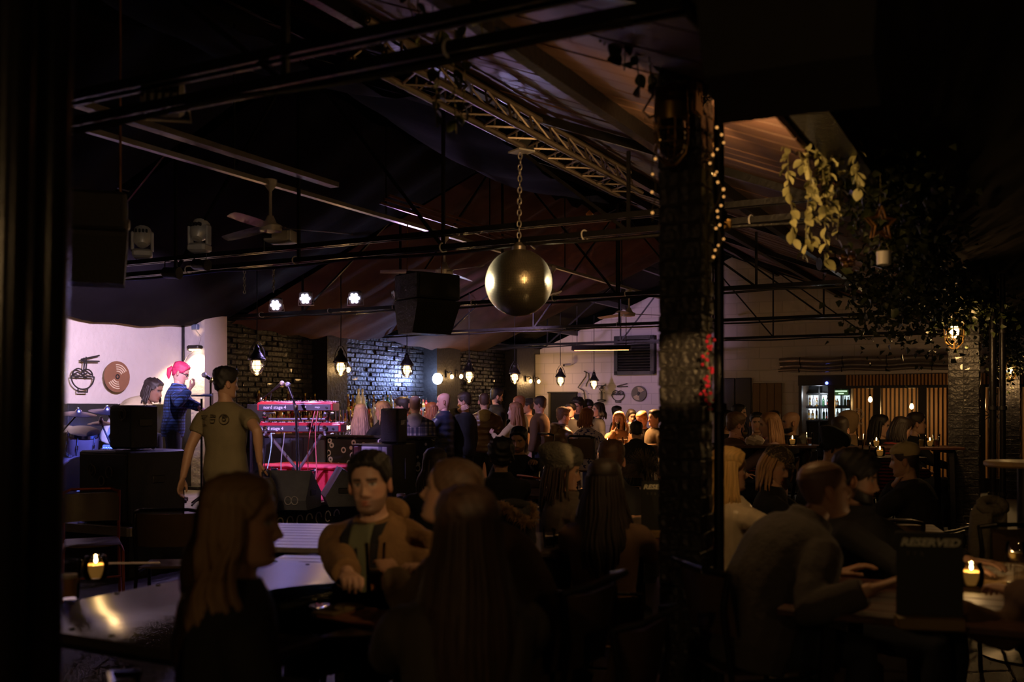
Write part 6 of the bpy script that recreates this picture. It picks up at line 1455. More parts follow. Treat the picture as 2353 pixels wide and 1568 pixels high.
# reserved signs
SIGNM = mat('slate_sign', (.022, .024, .022), .45, var=.15); LETT = mat('sign_lettering', (.92, .84, .66), .6)
def sign(label, p, rz, txt):
    t = thing('reserved_sign', label, 'sign', p, rz, 'reserved signs'); w, h = .215, .285
    MB().bev((0, 0, .022), (w, .07, .044), .004).build('plinth', mat('sign_plinth', (.20, .13, .05), .5), t)
    MB().bev((0, 0, .044 + h / 2), (w, .008, h), .002).build('panel', SIGNM, t); pn_ = [c for c in t.children if c.name.startswith('panel')][0]
    M = basis(V((0, -.0055, .044 + h - .036)), V((1, 0, 0)), V((0, 0, 1)), V((0, -1, 0)))
    o = text_mesh(txt, .042, LETT, pn_, M @ Matrix.Diagonal((1, .85, 1, 1)), 'lettering', shear=.25, bold=.0016)
    for i, g_ in enumerate(('Y', 'Y', '%')):
        text_mesh(g_, .020, mat('dim_lettering', (.16, .14, .10), .6), pn_, basis(V((-.07 + i * .022, -.0055, .044 + h - .075)), V((1, 0, 0)), V((0, 0, 1)), V((0, -1, 0))), 'small_mark')
    return t
sign('slate table sign reading RESERVED at the near right', atz(2136, 1446, .75), math.radians(-10), 'RESERVED')
sign('smaller-looking slate sign reading RESERVED half behind the brick column', onc(1516, 5.75, .75), math.radians(-4), 'RESERVED')
# ================================================================ WALL DECORATION
WIRE = mat('black_wire', (.02, .018, .02), .5); DISC = mat('bronze_disc', (.30, .15, .09), .45, .3, var=.15)
def sign_art(name, label, loc, rz, strokes, r, s=1., m=WIRE, cat='wall art'):
    t = thing(name, label, cat, loc, rz)
    for nm, pts, cl in strokes: MB().path([V((x * s, 0, z * s)) for x, z in pts], r, 6, closed=cl).build(nm, m, t)
    for x in (-.1, .1): MB().bar((x * s, 0, 0), (x * s, .06, 0), .006, 6).build('wall_pin', m, t)
    return t
def arc(cx, cz, r, a0, a1, n=17, kz=1.): return [(cx + r * math.cos(a), cz + r * kz * math.sin(a)) for a in np.linspace(a0, a1, n)]
PI_ = math.pi
BOWL = [('bowl', arc(0, .02, .27, PI_, 2 * PI_, 17, .95), False), ('rim', [(-.27, .02), (.27, .02)], False), ('foot', [(-.11, -.22), (-.11, -.29), (.11, -.29), (.11, -.22)], False),
        ('noodles', arc(-.1, .05, .14, 0, PI_, 9, .9), False), ('noodles', arc(.1, .05, .13, 0, PI_, 9, .9), False), ('noodles', [(-.24, .05), (-.12, .1), (0, .05), (.12, .1), (.24, .05)], False),
        ('noodle_strand', [(.02, .12), (.04, .3), (.03, .4)], False), ('noodle_strand', [(.07, .12), (.09, .3), (.08, .42)], False), ('chopstick', [(-.04, .36), (.40, .46)], False), ('chopstick', [(-.04, .33), (.40, .34)], False)]
def left_wall(px, py): a = onb(px, .09); p = rm(a, .09); p.z = zpix(py, p.y); return p
sL = left_wall(190, 868); sign_art('wire_noodle_bowl', 'black wire noodle bowl with chopsticks on the white stage wall', sL, RZ + math.pi / 2, BOWL, .009, .50 * 1.15)
def record(label, loc, rz, r, m, s=1):
    t = thing('wall_record', label, 'wall art', loc, rz); Mx = Matrix.Rotation(math.pi / 2, 3, 'X')
    MB().lathe([(.002, 0), (r, 0), (r, .012), (.002, .012)], 36, (0, 0, 0), Mx).build('disc', m, t)
    for k in range(4):
        for a0 in (.5, 3.64):
            q = r * (.35 + .14 * k); MB().path([(q * math.cos(a), -.016, q * math.sin(a)) for a in np.linspace(a0, a0 + 1.25, 9)], .008, 5).build('groove_slot', mat('slot_light', (.75, .62, .42), .6), t)
    MB().path([(r * .13 * math.cos(a), -.016, r * .13 * math.sin(a)) for a in np.linspace(0, 6.283, 13)[:-1]], .007, 5, closed=True).build('hub_ring', MATTE, t)
    MB().bar((0, 0, 0), (0, .06, 0), .015).build('wall_pin', WIRE, t)
    return t
record('bronze record-shaped disc on the white stage wall', left_wall(268, 866), RZ + math.pi / 2, .185, DISC)
def end_wall(px, py, a=-.05): b = ona(px, a); p = rm(a, b); p.z = zpix(py, p.y); return p
sc_ = .36
sign_art('wire_noodle_bowl', 'black wire noodle bowl with chopsticks on the white gable wall', end_wall(1420, 908), RZ, [x for x in BOWL if not x[0].startswith('noodle_')], .010, .52)
sign_art('wire_martini', 'black wire martini glass with an olive on the white gable wall', end_wall(1382, 903), RZ, [('glass_bowl', [(-.2, .3), (0, .05), (.2, .3)], True), ('stem', [(-.02, .05), (-.02, -.3)], False), ('stem', [(.03, .05), (.03, -.3)], False), ('foot', arc(0, -.31, .18, 0, 2 * PI_, 15, .18), True), ('olive', arc(.02, .22, .05, 0, 2 * PI_, 9), True), ('cocktail_stick', [(-.1, .14), (.2, .36)], False)], .010, .52)
sign_art('wire_silhouette', 'black bent wire silhouette on the white gable wall beside the lamps', end_wall(1345, 905), RZ, [('wire', [(-.02, -.45), (-.02, -.1), (-.06, .1), (-.28, .22), (-.12, .42), (.02, .60), (.03, .75), (-.05, .78), (.12, .70), (.14, .5), (.05, .35), (.02, .25)], False)], .013, .62)
record('dark record-shaped disc on the white gable wall', end_wall(1468, 905), RZ, .165, mat('dark_disc', (.035, .025, .022), .4))
# vent grille and hatch
p = end_wall(1459, 817, -.1); t = thing('vent_grille', 'large square black ventilation louvre high on the white gable wall', 'vent', p, RZ)
MB().bev((0, .03, 0), (.86, .14, .78), .01).build('box', MATTE, t)
for s in (-1, 1): MB().box((s * .40, -.06, 0), (.08, .04, .80)).build('frame_side', BLACK, t, 0); MB().box((0, -.06, s * .37), (.88, .04, .08)).build('frame_rail', BLACK, t, 0)
for i in range(12): MB().box((0, -.05, -.32 + i * .058), (.72, .05, .012), Matrix.Rotation(.6, 3, 'X')).build('louvre', BLACK, t, 0)
pw = end_wall(1295, 950, -.02); t = thing('serving_hatch', 'dark open serving hatch low in the white gable wall', 'hatch', pw, RZ)
MB().box((0, .0, .12), (.62, .10, .62)).build('opening', mat('hatch_shade', (.006, .006, .007), .9), t, 0)  # solid black box stands for the shade inside the hatch
MB().box((-.30, -.06, .12), (.05, .06, .66)).build('jamb', mat('lit_olive_jamb', (.09, .07, .03), .6), t, 0); MB().box((.32, -.06, .12), (.03, .06, .66)).build('jamb', MATTE, t, 0); MB().box((0, -.06, .45), (.70, .06, .03)).build('head', MATTE, t, 0)  # left jamb coloured olive to look like the lit reveal
p = end_wall(1311, 838, -.12); t = thing('security_camera', 'small bullet security camera on the white gable wall', 'camera', p, RZ)
MB().path([(.0, 0, 0), (-.10, -.10, -.02)], [.03, .032], 12).build('body', WHITEP, t); MB().ball((-.105, -.105, -.02), .026, 10, 8).build('lens', MATTE, t); MB().bar((.02, .02, 0), (.03, .12, .02), .012).build('bracket', WHITEP, t)
p = rm(A_P - .03, .22); p.z = zpix(727, p.y); t = thing('junction_box', 'small blue grey junction box and socket on the white pier', 'box', p, RZ)
MB().bev((0, 0, 0), (.09, .05, .06), .006).build('socket', MATTE, t); MB().bev((0.03, 0, -.14), (.10, .05, .07), .006).build('adaptor', mat('blue_grey', (.12, .16, .28), .4), t)
MB().path([(.03, 0, -.17), (.14, -.02, -.26), (.10, -.02, -.40), (-.08, -.02, -.50), (-.2, -.02, -.65)], .006, 5).build('flex', WHITEP, t)
# ================================================================ GLAZED FRONT OF THE FAR ROOM
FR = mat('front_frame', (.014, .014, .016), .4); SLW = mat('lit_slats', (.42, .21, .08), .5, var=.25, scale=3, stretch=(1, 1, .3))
bx = lambda px: ona(px, 0.)
gf = thing('glazed_front', 'dark framed glass doors before the slatted room at the right', 'doors', CORNER, RZ)
HZ = 1.93
MB().box(((bx(1836) + 20) / 2, .02, 2.03), (20 - bx(1836), .20, .20)).build('head_beam', FR, gf, 0)
for x, w in ((1840, .06), (1911, .12), (2016, .12), (2120, .14), (2256, .12), (2316, .1)): MB().box((bx(x), 0, HZ / 2), (w, .10, HZ)).build('mullion', FR, gf, 0)
for x0, x1 in ((1914, 2012), (2020, 2114), (2126, 2252), (2260, 2312), (2320, 2480)):
    b0, b1 = bx(x0), bx(x1); MB().box(((b0 + b1) / 2, 0, HZ / 2 + .02), (b1 - b0 - .06, .012, HZ - .1)).build('pane', mat_glass('door_glass', (.92, .95, .92), .02, .06), gf, 0)
    MB().box(((b0 + b1) / 2, 0, .12), (b1 - b0, .06, .24)).build('bottom_rail', FR, gf, 0); MB().box(((b0 + b1) / 2, 0, HZ - .03), (b1 - b0, .06, .06)).build('top_rail', FR, gf, 0)
MB().bar((bx(2012), -.1, .8), (bx(2012), -.1, 1.2), .012).build('pull_handle', CHROME, gf)
DEC = mat('white_vinyl', (.55, .50, .46), .7)
def deco(px, py): b = bx(px); p = rm(0, b); return V((b, -.012, zpix(py, p.y)))
c = deco(1972, 952)
for r in (.10, .075, .03): MB().path([c + V((r * math.cos(a), 0, r * math.sin(a))) for a in np.linspace(0, 6.283, 21)[:-1]], .006, 5, closed=True).build('ring_decal', DEC, gf)
text_mesh('JM', .13, DEC, gf, basis(deco(1977, 976), V((1, 0, 0)), V((0, 0, 1)), V((0, -1, 0))), 'decal_lettering')
MB().path([deco(1958, 976), deco(1967, 976)], .006, 5).build('decal_bar', mat('magenta_vinyl', (.4, .05, .35), .6), gf)
text_mesh('sic', .10, DEC, gf, basis(deco(1948, 945), V((-1, 0, 0)), V((0, 0, 1)), V((0, 1, 0))), 'decal_lettering')
c = deco(2276, 955)
for k in range(4): MB().path([c + V((.13 * math.cos(k * .785), 0, .13 * math.sin(k * .785))), c - V((.13 * math.cos(k * .785), 0, .13 * math.sin(k * .785)))], .008, 5).build('star_decal', DEC, gf)
c = deco(2304, 957)
for r in (.13, .06): MB().path([c + V((r * math.cos(a), 0, r * math.sin(a))) for a in np.linspace(0, 6.283, 21)[:-1]], .008, 5, closed=True).build('ring_decal', DEC, gf)
# slatted fascia above and slatted room behind
fa = thing('slatted_fascia', 'dim slatted timber fascia above the glass doors', 'fascia', CORNER, RZ)
MB().box(((bx(1950) + 17) / 2, -.13, 2.02), (17 - bx(1950), .02, .20)).build('board', mat('fascia_wood', (.10, .045, .02), .5), fa, 0)
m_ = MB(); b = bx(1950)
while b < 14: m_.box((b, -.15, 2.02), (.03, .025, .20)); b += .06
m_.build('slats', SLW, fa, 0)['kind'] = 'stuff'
A_S = 2.6; wsl = MB().box((9.5, A_S + .15, 1.06), (12, .1, 2.12)).build('wall_far_room', mat('far_room_wall', (.06, .035, .02), .6), loc=CORNER, rz=RZ); struct(wsl)
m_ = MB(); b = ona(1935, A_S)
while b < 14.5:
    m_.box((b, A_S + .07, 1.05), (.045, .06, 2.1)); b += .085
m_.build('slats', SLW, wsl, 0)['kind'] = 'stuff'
cl = MB().box((9.5, 1.4, 2.16), (12, 2.6, .06)).build('ceiling_far_room', mat('far_ceiling', (.03, .02, .015), .7), loc=CORNER, rz=RZ); struct(cl)
pt = MB().box((bx(1836) - .05, 1.4, 1.06), (.1, 2.6, 2.12)).build('wall_far_room_left', mat('far_room_wall', (.06, .035, .02), .6), loc=CORNER, rz=RZ); struct(pt)
for i, (x, y, a, lb) in enumerate(((2000, 918, 1.2, 'bare warm bulb hanging behind the ring logo on the glass'), (2095, 934, 1.6, 'bare warm bulb hanging in the middle glass bay'), (2283, 921, 1.0, 'bare warm bulb hanging above the star decal'))):
    p = rm(a, ona(x, a)); p.z = zpix(y, p.y); t = thing('hanging_bulb', lb, 'lamp', p, 0, 'bare bulbs in the far room')
    MB().lathe([(.001, -.06), (.03, -.045), (.04, -.01), (.028, .03), (.016, .05)], 14).build('bulb', mat_emit('far_bulb', (1., .60, .24), 30.), t); MB().lathe([(.018, .05), (.018, .10)], 10).build('holder', MATTE, t); MB().bar((0, 0, .10), (0, 0, 2.13 - p.z), .005, 5).build('flex', MATTE, t)
    light('POINT', p + V((0, -.03, -.1)), (1., .56, .22), 11, .04)
# lit bottle shelves
SA_ = .75; b0, b1 = ona(1846, SA_), ona(1955, SA_); sh_ = thing('lit_shelves', 'brightly backlit bottle shelves seen beyond the far tables', 'shelf', CORNER, RZ); zb = lambda y: zpix(y, 21.2)
zsh = [zb(963), zb(934), zb(905)]
MB().box(((b0 + b1) / 2, SA_ + .22, 1.2), (b1 - b0, .04, 1.9)).build('back_board', FR, sh_, 0)
for z in zsh: MB().box(((b0 + b1) / 2, SA_ + .08, z - .02), (b1 - b0, .28, .03)).build('shelf', FR, sh_, 0)
w3 = (b1 - b0); 
for i, (k0, k1) in enumerate(((.02, .34), (.36, .56), (.60, .80), (.82, .98))):
    for z in zsh[:2]: MB().box((b0 + w3 * (k0 + k1) / 2, SA_ + .19, z + .12), (w3 * (k1 - k0), .015, .20)).build('light_panel', mat_emit('shelf_light', (.80, .92, 1.), 1.1), sh_, 0)
for k in (.0, .35, .58, .81, 1.): MB().box((b0 + w3 * k, SA_ + .08, 1.2), (.025, .28, 1.9)).build('upright', FR, sh_, 0)
FB = 'bottles on the lit far shelves'
for z in zsh[:2]:
    for i in range(13):
        put_bottle(rnd.choice((1, 4, 6, 0, 2, 7)), rm(SA_ + .08 + rnd.uniform(-.05, .05), b0 + w3 * (.04 + .075 * i), z - .003), rnd.uniform(.62, .75), 'bottle silhouetted on the %s brightly backlit far shelf, %s from the left' % ('lower' if z == zsh[0] else 'upper', nth(i + 1)), FB)
light('POINT', rm(SA_ - .25, b0 + w3 * .4, 1.75), (.85, .93, 1.), 5, .05)
t = thing('exit_sign', 'small green and white lit sign at the top of the glass', 'sign', V(rm(.1, bx(1931), zpix(902, rm(0, bx(1931)).y))), RZ)
MB().bev((0, 0, 0), (.28, .03, .12), .005).build('box', FR, t); MB().box((0, -.017, 0), (.26, .006, .10)).build('face', mat_emit('green_face', (.08, .16, .06), .5), t, 0)
for i, (w, z) in enumerate(((.22, .022), (.10, -.022))): MB().box((0, -.021, z), (w, .004, .022)).build('white_mark', mat_emit('sign_white', (.7, .9, .7), 1.2), t, 0)
bl = MB().ball(rm(-.1, bx(1902), zpix(881, rm(0, bx(1902)).y)), .03, 10, 8).build('indicator_lamp', mat_emit('blue_led', (.12, .16, 1.), 6.)); tag(bl, 'tiny blue indicator lamp beside the glass doors', 'lamp')
# navy door, timber panel and ducts left of the glass
t = thing('door_panel', 'dark navy double door left of the timber panel', 'door', CORNER, RZ)
for x0, x1 in ((1648, 1690), (1692, 1728)): MB().bev(((bx(x0) + bx(x1)) / 2, -.05, 1.05), (bx(x1) - bx(x0), .06, 2.1), .01).build('leaf', mat('navy_door', (.020, .022, .045), .5), t); MB().bar((bx(x1) - .1, -.1, .9), (bx(x1) - .1, -.1, 1.2), .012).build('handle', STEEL, t)
t = thing('timber_panel', 'tall plank panel between the navy door and the lit shelves', 'panel', CORNER, RZ); b = bx(1732)
while b < bx(1796): MB().bev((b + .07, -.06, 1.0), (.135, .05, 1.98), .006).build('plank', mat('ochre_plank', (.14, .075, .025), .5, stretch=(6, 1, 1)), t); b += .142
for i, (z, r) in enumerate(((2.30, .05), (2.40, .06), (2.22, .03))):
    t = thing('ceiling_duct', ('ribbed silver duct along the gable wall, middle run', 'ribbed silver duct along the gable wall, top run', 'slim pipe under the silver ducts on the gable wall')[i], 'duct', CORNER, RZ, 'ducts')
    n = 90; b0_, b1_ = bx(1800), bx(2200); MB().path([(b0_ + (b1_ - b0_) * k / n, -.22 - .1 * i, z + .012 * math.sin(k * .2)) for k in range(n + 1)], [r * (1 + (.10 if k % 2 else 0)) for k in range(n + 1)], 10).build('duct_skin', mat('duct_foil', (.40, .36, .36), .3, .8), t)
    for k in range(4): MB().path([(b0_ + (b1_ - b0_) * (k + .5) / 4, -.22 - .1 * i + (r + .012) * math.cos(a), z + (r + .012) * math.sin(a)) for a in np.linspace(0, 6.283, 13)[:-1]], .008, 5, closed=True).build('strap', STEEL, t)
# ================================================================ BULKHEAD LAMPS ON THE COLUMNS
BRASSD = mat('tarnished_brass', (.20, .12, .035), .4, .8, var=.3)
def bulkhead(label, p, face, lit, watts, s=1., off=.14):
    """jar-shaped caged lamp hanging mouth down from a bracket; face points away from the wall"""
    t = thing('bulkhead_lamp', label, 'lamp', p, math.atan2(face[1], face[0]), 'caged bulkhead lamps'); t.scale = (s,) * 3
    MB().bev((-off + .01, 0, .10), (.02, .09, .12), .005).build('wall_plate', BRASSD, t); MB().path([(-off, 0, .12), (-off * .5, 0, .16), (0, 0, .13)], .012, 8).build('bracket', BRASSD, t)
    MB().lathe([(.03, .16), (.058, .14), (.062, .05), (.058, .03), (.050, .03)], 20).build('cap', BRASSD, t)
    MB().lathe([(.050, .03), (.052, -.03), (.046, -.075), (.025, -.10), (.001, -.105)], 20).build('glass_jar', MATS['amber_globe'], t)
    for k in range(6):
        an = k * 1.047; MB().path([(r * math.cos(an), r * math.sin(an), z) for r, z in ((.060, .04), (.060, -.035), (.052, -.085), (.02, -.118), (.001, -.122))], .0034, 5).build('cage_bar', BRASSD, t)
    for z, r in ((-.005, .061), (-.05, .058)): MB().path([(r * math.cos(x), r * math.sin(x), z) for x in np.linspace(0, 6.283, 19)[:-1]], .0036, 5, closed=True).build('cage_ring', BRASSD, t)
    MB().ball((0, 0, -.02), (.026, .026, .04), 12, 8).build('bulb', BULB if lit else GLASS, t)
    if lit: light('POINT', V(p) + V((face[0], face[1], 0)) * .10 * s + V((0, 0, -.15 * s)), WARM, watts, .04)
    return t
fu = V(mU + (0,)); fv = V(mV + (0,))
p = at(1543, 300, 4.0); bulkhead('unlit brass bulkhead lamp on the near brick column', p, -fv, False, 0, 1.15, .10)
p = V((P1.x, P1.y, zpix(350, 4.4))) + UD * .2125; bulkhead('lit bulkhead lamp on the far side of the near brick column', p, -fu, True, 20, 1., .12)
light('SPOT', p + V((.02, .2, .05)), WARM, 100, .04, rm(-12.2, 7.0, 3.35), 62, .8)
p = at(2193, 754, 9.95); bulkhead('lit bulkhead lamp in the ivy at the head of the second brick column', p, fu, True, 16, 1.7, .12)
p = at(2321, 848, 16.25); bulkhead('small lit bulkhead lamp on the far brick column', p, fu, True, 12, 1.7, .12)
t = thing('junction_box', 'pale grey junction box on the near brick column above the brass lamp', 'box', at(1504, 195, 4.05), RZ)
MB().bev((0, 0, 0), (.045, .05, .075), .006).build('case', mat('pale_box', (.34, .31, .28), .5), t); MB().path([(0, 0, -.03), (-.05, 0, -.10), (-.02, 0, -.13), (.02, 0, -.12)], .005, 5).build('flex', MATTE, t)
# added fill lamps behind the camera, pendant copies that light the near tables
for i, (x, y, z, w) in enumerate(((1.9, -1.6, 2.45, 11), (-1.9, -2.6, 2.5, 48))):
    o = copy_tree(PEN); o.location = (x, y, z); o['label'] = ('added fill lamp behind the camera to the right', 'added fill lamp behind the camera to the left')[i]; o['group'] = 'added fill lamps behind the camera'
    light('POINT', (x, y, z - .14), (1., .60, .25), w, .06)
# ---------------------------------------------------------------- stage wash from the near truss
def wash(px, tgt, col, w, ang, bl=.6):
    b = ona(px, TA2); p = rm(TA2 - .10, b, EAVE - .16); light('SPOT', p, col, w, .04, tgt, ang, bl)
wash(462, at(690, 1000, 11.6), (.66, .44, 1.), 520, 34)
wash(331, rm(-12.6, .9, 1.0), (.08, .14, 1.), 1900, 40)
wash(462, rm(-11.7, .0, 2.15), (.84, .64, 1.), 640, 50)
light('SPOT', rm(-13.9, 3.0, 2.55), (1., .70, .55), 190, .05, rm(-12.9, 0., 2.3), 66, .9)
# pin spots on the mirror ball
def pinspot(label, p, tgt, col, w, ang):
    t = thing('pin_spot', label, 'stage light', p, 0, 'pin spots'); M = (V(tgt) - V(p)).to_track_quat('-Z', 'Y').to_matrix()
    MB().lathe([(.03, .08), (.045, .06), (.045, -.05), (.05, -.06), (.05, -.08)], 14, (0, 0, 0), M).build('barrel', BLACK, t); MB().lathe([(.043, -.07), (.001, -.072)], 14, (0, 0, 0), M).build('lens', mat_emit('pin_lens', (1., .9, .7), 6.), t)
    MB().path([(-.05, 0, 0), (-.05, 0, .09), (.05, 0, .09), (.05, 0, 0)], .006, 5).build('yoke', STEEL, t)
    light('SPOT', V(p) + (V(tgt) - V(p)).normalized() * .1, col, w, .03, tgt, ang, .3)
pinspot('black pin spot aimed at the mirror ball from its left', rm(-13.83, 3.56, EAVE - .12), BP, (1., .88, .62), 1300, 9)
pinspot('black pin spot aimed at the mirror ball from its right', rm(-11.75, 8.37, EAVE - .10), BP, (1., .84, .56), 560, 9)
pinspot('added pin spot brightening the mirror ball from the camera side', rm(TA2 - .30, 3.6, EAVE - .02), BP, (1., .86, .58), 240, 9)  # spot added to brighten the near face of the ball
# added spots without a fixture: bluish patch and violet tint on the roof boards
light('SPOT', rm(TA3, 3.2, EAVE + .25), (.55, .52, 1.), 420, .02, at(1235, 185, 6.0), 4.2, .15)
light('SPOT', rm(TA3, 3.2, EAVE + .25), (.50, .30, .66), 80, .2, rm(-14.0, 7.4, 3.4), 44, .8)
# lit stage lamps throw violet onto the near slatted tables
for x, tg, w in ((710, at(655, 1230, 5.9), 38), (823, at(700, 1300, 4.7), 9)):
    b = ona(x, TA3); q = rm(TA3 - .2, b); q.z = zpix(690, q.y) - .1; light('SPOT', q, (.45, .36, 1.), w, .05, tg, 26, .7)
pinspot('added pin spot behind the camera brightening the near brick column', V((1.2, -.6, 2.5)), at(1576, 850, 4.1), (1., .55, .18), 1000, 3.6)  # lamp added to make the golden patch on the column
# warm front light on the near truss that reaches the waiter and the stage corner
q = rm(TR[1] + .12, ona(326, TR[1])); q.z = zpix(224, q.y)
led_par('small stage light on the near truss at the upper left', q, at(520, 1000, 8.4), False)
light('SPOT', q + (at(520, 1000, 8.4) - q).normalized() * .12, (1., .62, .30), 150, .04, at(528, 1000, 8.4), 22, .9)
b = ona(823, TA3); q2 = rm(TA3 + .15, b, EAVE - .12); light('SPOT', q2, (.62, .48, 1.), 150, .05, rm(-7.3, 2.3, 1.5), 50, .8)
light('SPOT', q + (at(400, 590, 8.6) - q).normalized() * .12, (1., .80, .62), 26, .04, at(400, 590, 8.6), 26, .9)
pinspot('added pin spot behind the camera brightening the tan parka', V((.7, -.8, 2.5)), at(860, 1160, 4.1), (1., .60, .26), 130, 10)  # lamp added to light the face above the parka
# violet spill on the gable wall
light('SPOT', rm(TA3 + .1, 2.6, EAVE + .1), (.74, .46, .80), 1000, .15, rm(0, 2.2, 3.0), 32, .9)
# ================================================================ FOLIAGE
def leaf_mesh(L, w, m, fold=.25, n=5):
    rings = []; vs = []; fs = []
    for i in range(n + 1):
        k = i / n; ww = w * math.sin(math.pi * min(.98, k * .92 + .05)) ** .8; z = -.25 * L * k * k
        vs += [(-ww / 2, L * k, z + fold * ww * .5), (0, L * k, z), (ww / 2, L * k, z + fold * ww * .5)]
    for i in range(n): fs += [(3 * i, 3 * i + 1, 3 * i + 4, 3 * i + 3), (3 * i + 1, 3 * i + 2, 3 * i + 5, 3 * i + 4)]
    me = bpy.data.meshes.new('leaf'); me.from_pydata(vs, [], fs); me.materials.append(m); me.polygons.foreach_set('use_smooth', [True] * len(me.polygons)); return me
LEAFP = mat('cream_green_leaf', (.34, .33, .15), .5, var=.35, scale=30); LEAFD = mat('dark_ivy_leaf', (.05, .065, .022), .45, var=.4, scale=20); STEM = mat('vine_stem', (.12, .11, .04), .7)
LM = [leaf_mesh(.070, .050, LEAFP), leaf_mesh(.060, .040, LEAFP, .4), leaf_mesh(.055, .046, LEAFP, .1)]; LD = [leaf_mesh(.075, .06, LEAFD), leaf_mesh(.06, .05, LEAFD, .4)]
def vine(name, label, top, strands, leaves, dens, jit=.04, cat='plant'):
    """trailing plant: each strand a stem, each leaf an object of its own"""
    t = thing(name, label, cat, top)
    for x, y, L in strands:
        pts = []; p = V((x, y, 0)); 
        for k in range(9): pts.append(p.copy()); p = p + V((rnd.uniform(-.012, .012), rnd.uniform(-.012, .012), -L / 8))
        MB().path(pts, .003, 5).build('stem', STEM, t)
        n = int(L * dens)
        for i in range(n):
            k = (i + rnd.random()) / n * 8; q = pts[min(int(k), 7)].lerp(pts[min(int(k) + 1, 8)], k % 1)
            o = bpy.data.objects.new('leaf', rnd.choice(leaves)); COL.objects.link(o); o.parent = t; o.location = q
            o.rotation_euler = (rnd.uniform(-1.1, -.3), rnd.uniform(-.5, .5), rnd.uniform(0, 6.28)); s = rnd.uniform(.6, 1.1); o.scale = (s, s, s)
    return t
tp = at(1895, 268, 4.9)
vine('trailing_plant', 'pale variegated trailing plant lit golden beside the near brick column', tp, [((x - 1895) / F * 4.9, rnd.uniform(-.08, .08), L) for x, L in ((1825, .60), (1840, .42), (1858, .70), (1875, .62), (1890, .72), (1905, .55), (1922, .45), (1938, .60), (1955, .38), (1968, .28), (1848, .25), (1912, .3))], LM, 40)
MB_ = thing('plant_rail', 'thin rope rail the trailing plants hang from at upper right', 'rope', at(1700, 232, 4.3))
pts = [at(1700, 232, 4.3), at(1790, 255, 4.6), at(1895, 262, 4.9), at(1990, 292, 5.3), at(2100, 420, 6.8), at(2185, 640, 9.0), at(2230, 720, 10.2)]
MB().path([p - pts[0] for p in pts], .008, 6).build('rope', STEM, MB_)
tp = at(1035, -60, 4.2); vine('trailing_plant', 'dark leafy vine trailing down over the top of the lattice truss', tp, [((x - 1035) / F * 4.2, rnd.uniform(-.05, .05), L) for x, L in ((930, .2), (965, .28), (1000, .55), (1025, .66), (1045, .68), (1062, .62), (1100, .33), (1130, .3))], LD, 17)
tp = at(1450, -70, 4.0); vine('trailing_plant', 'dark leafy vine at the top of the picture left of the near column', tp, [((x - 1450) / F * 4.0, rnd.uniform(-.05, .05), L) for x, L in ((1180, .12), (1260, .14), (1380, .30), (1410, .36), (1440, .42), (1470, .5), (1495, .52))], LD, 17)
def ivy(label, path, n, rad, drop):
    t = thing('ivy_garland', label, 'plant', path[0]); m = MB(); P0 = path[0]
    for i in range(n):
        k = rnd.random() * (len(path) - 1.001); c = path[int(k)].lerp(path[int(k) + 1], k % 1) - P0
        c = c + V((rnd.gauss(0, rad), rnd.gauss(0, rad), rnd.gauss(0, rad * .6) - abs(rnd.gauss(0, drop)) * (.3 + .7 * abs(math.sin(k * 9)))))
        L = rnd.uniform(.035, .075); d = V((rnd.gauss(0, 1), rnd.gauss(0, 1), rnd.gauss(-.8, .6))).normalized(); x = d.orthogonal().normalized(); x = Quaternion(d, rnd.uniform(0, 6.28)) @ x; nr = d.cross(x)
        k0 = len(m.v); m.v.extend([tuple(c), tuple(c + d * L * .35 + x * L * .38 + nr * .01), tuple(c + d * L * .5), tuple(c + d * L * .35 - x * L * .38 + nr * .01), tuple(c + d * L + nr * -.01), tuple(c + d * L * .72 + x * L * .2), tuple(c + d * L * .72 - x * L * .2)])
        m.f.extend([(k0, k0 + 1, k0 + 2), (k0, k0 + 2, k0 + 3), (k0 + 1, k0 + 5, k0 + 2), (k0 + 3, k0 + 2, k0 + 6), (k0 + 2, k0 + 5, k0 + 4), (k0 + 2, k0 + 4, k0 + 6)])
    m.build('leaves', LEAFD, t, 180)['kind'] = 'stuff'; MB().path([p - P0 for p in path], .012, 6).build('stem', STEM, t)
ivy('dark ivy garland hanging from the rope left of the second brick column', [at(1990, 330, 5.3), at(2060, 430, 6.2), at(2110, 540, 7.4), at(2150, 640, 8.8), at(2185, 690, 10.)], 3200, .13, .24)
ivy('lit ivy clump round the head of the second brick column', [at(2150, 690, 10.0), at(2200, 690, 10.3), at(2250, 700, 10.4), at(2290, 720, 10.6)], 1000, .12, .10)
ivy('ivy falling behind the second brick column towards the far lamp', [at(2250, 650, 10.8), at(2290, 740, 12.5), at(2315, 800, 15.5), at(2345, 820, 16.4)], 1500, .16, .22)
ivy('ivy trailing before the gable wall beside the ornaments', [at(1985, 600, 7.6), at(2030, 660, 8.2), at(2110, 690, 9.0)], 700, .12, .28)
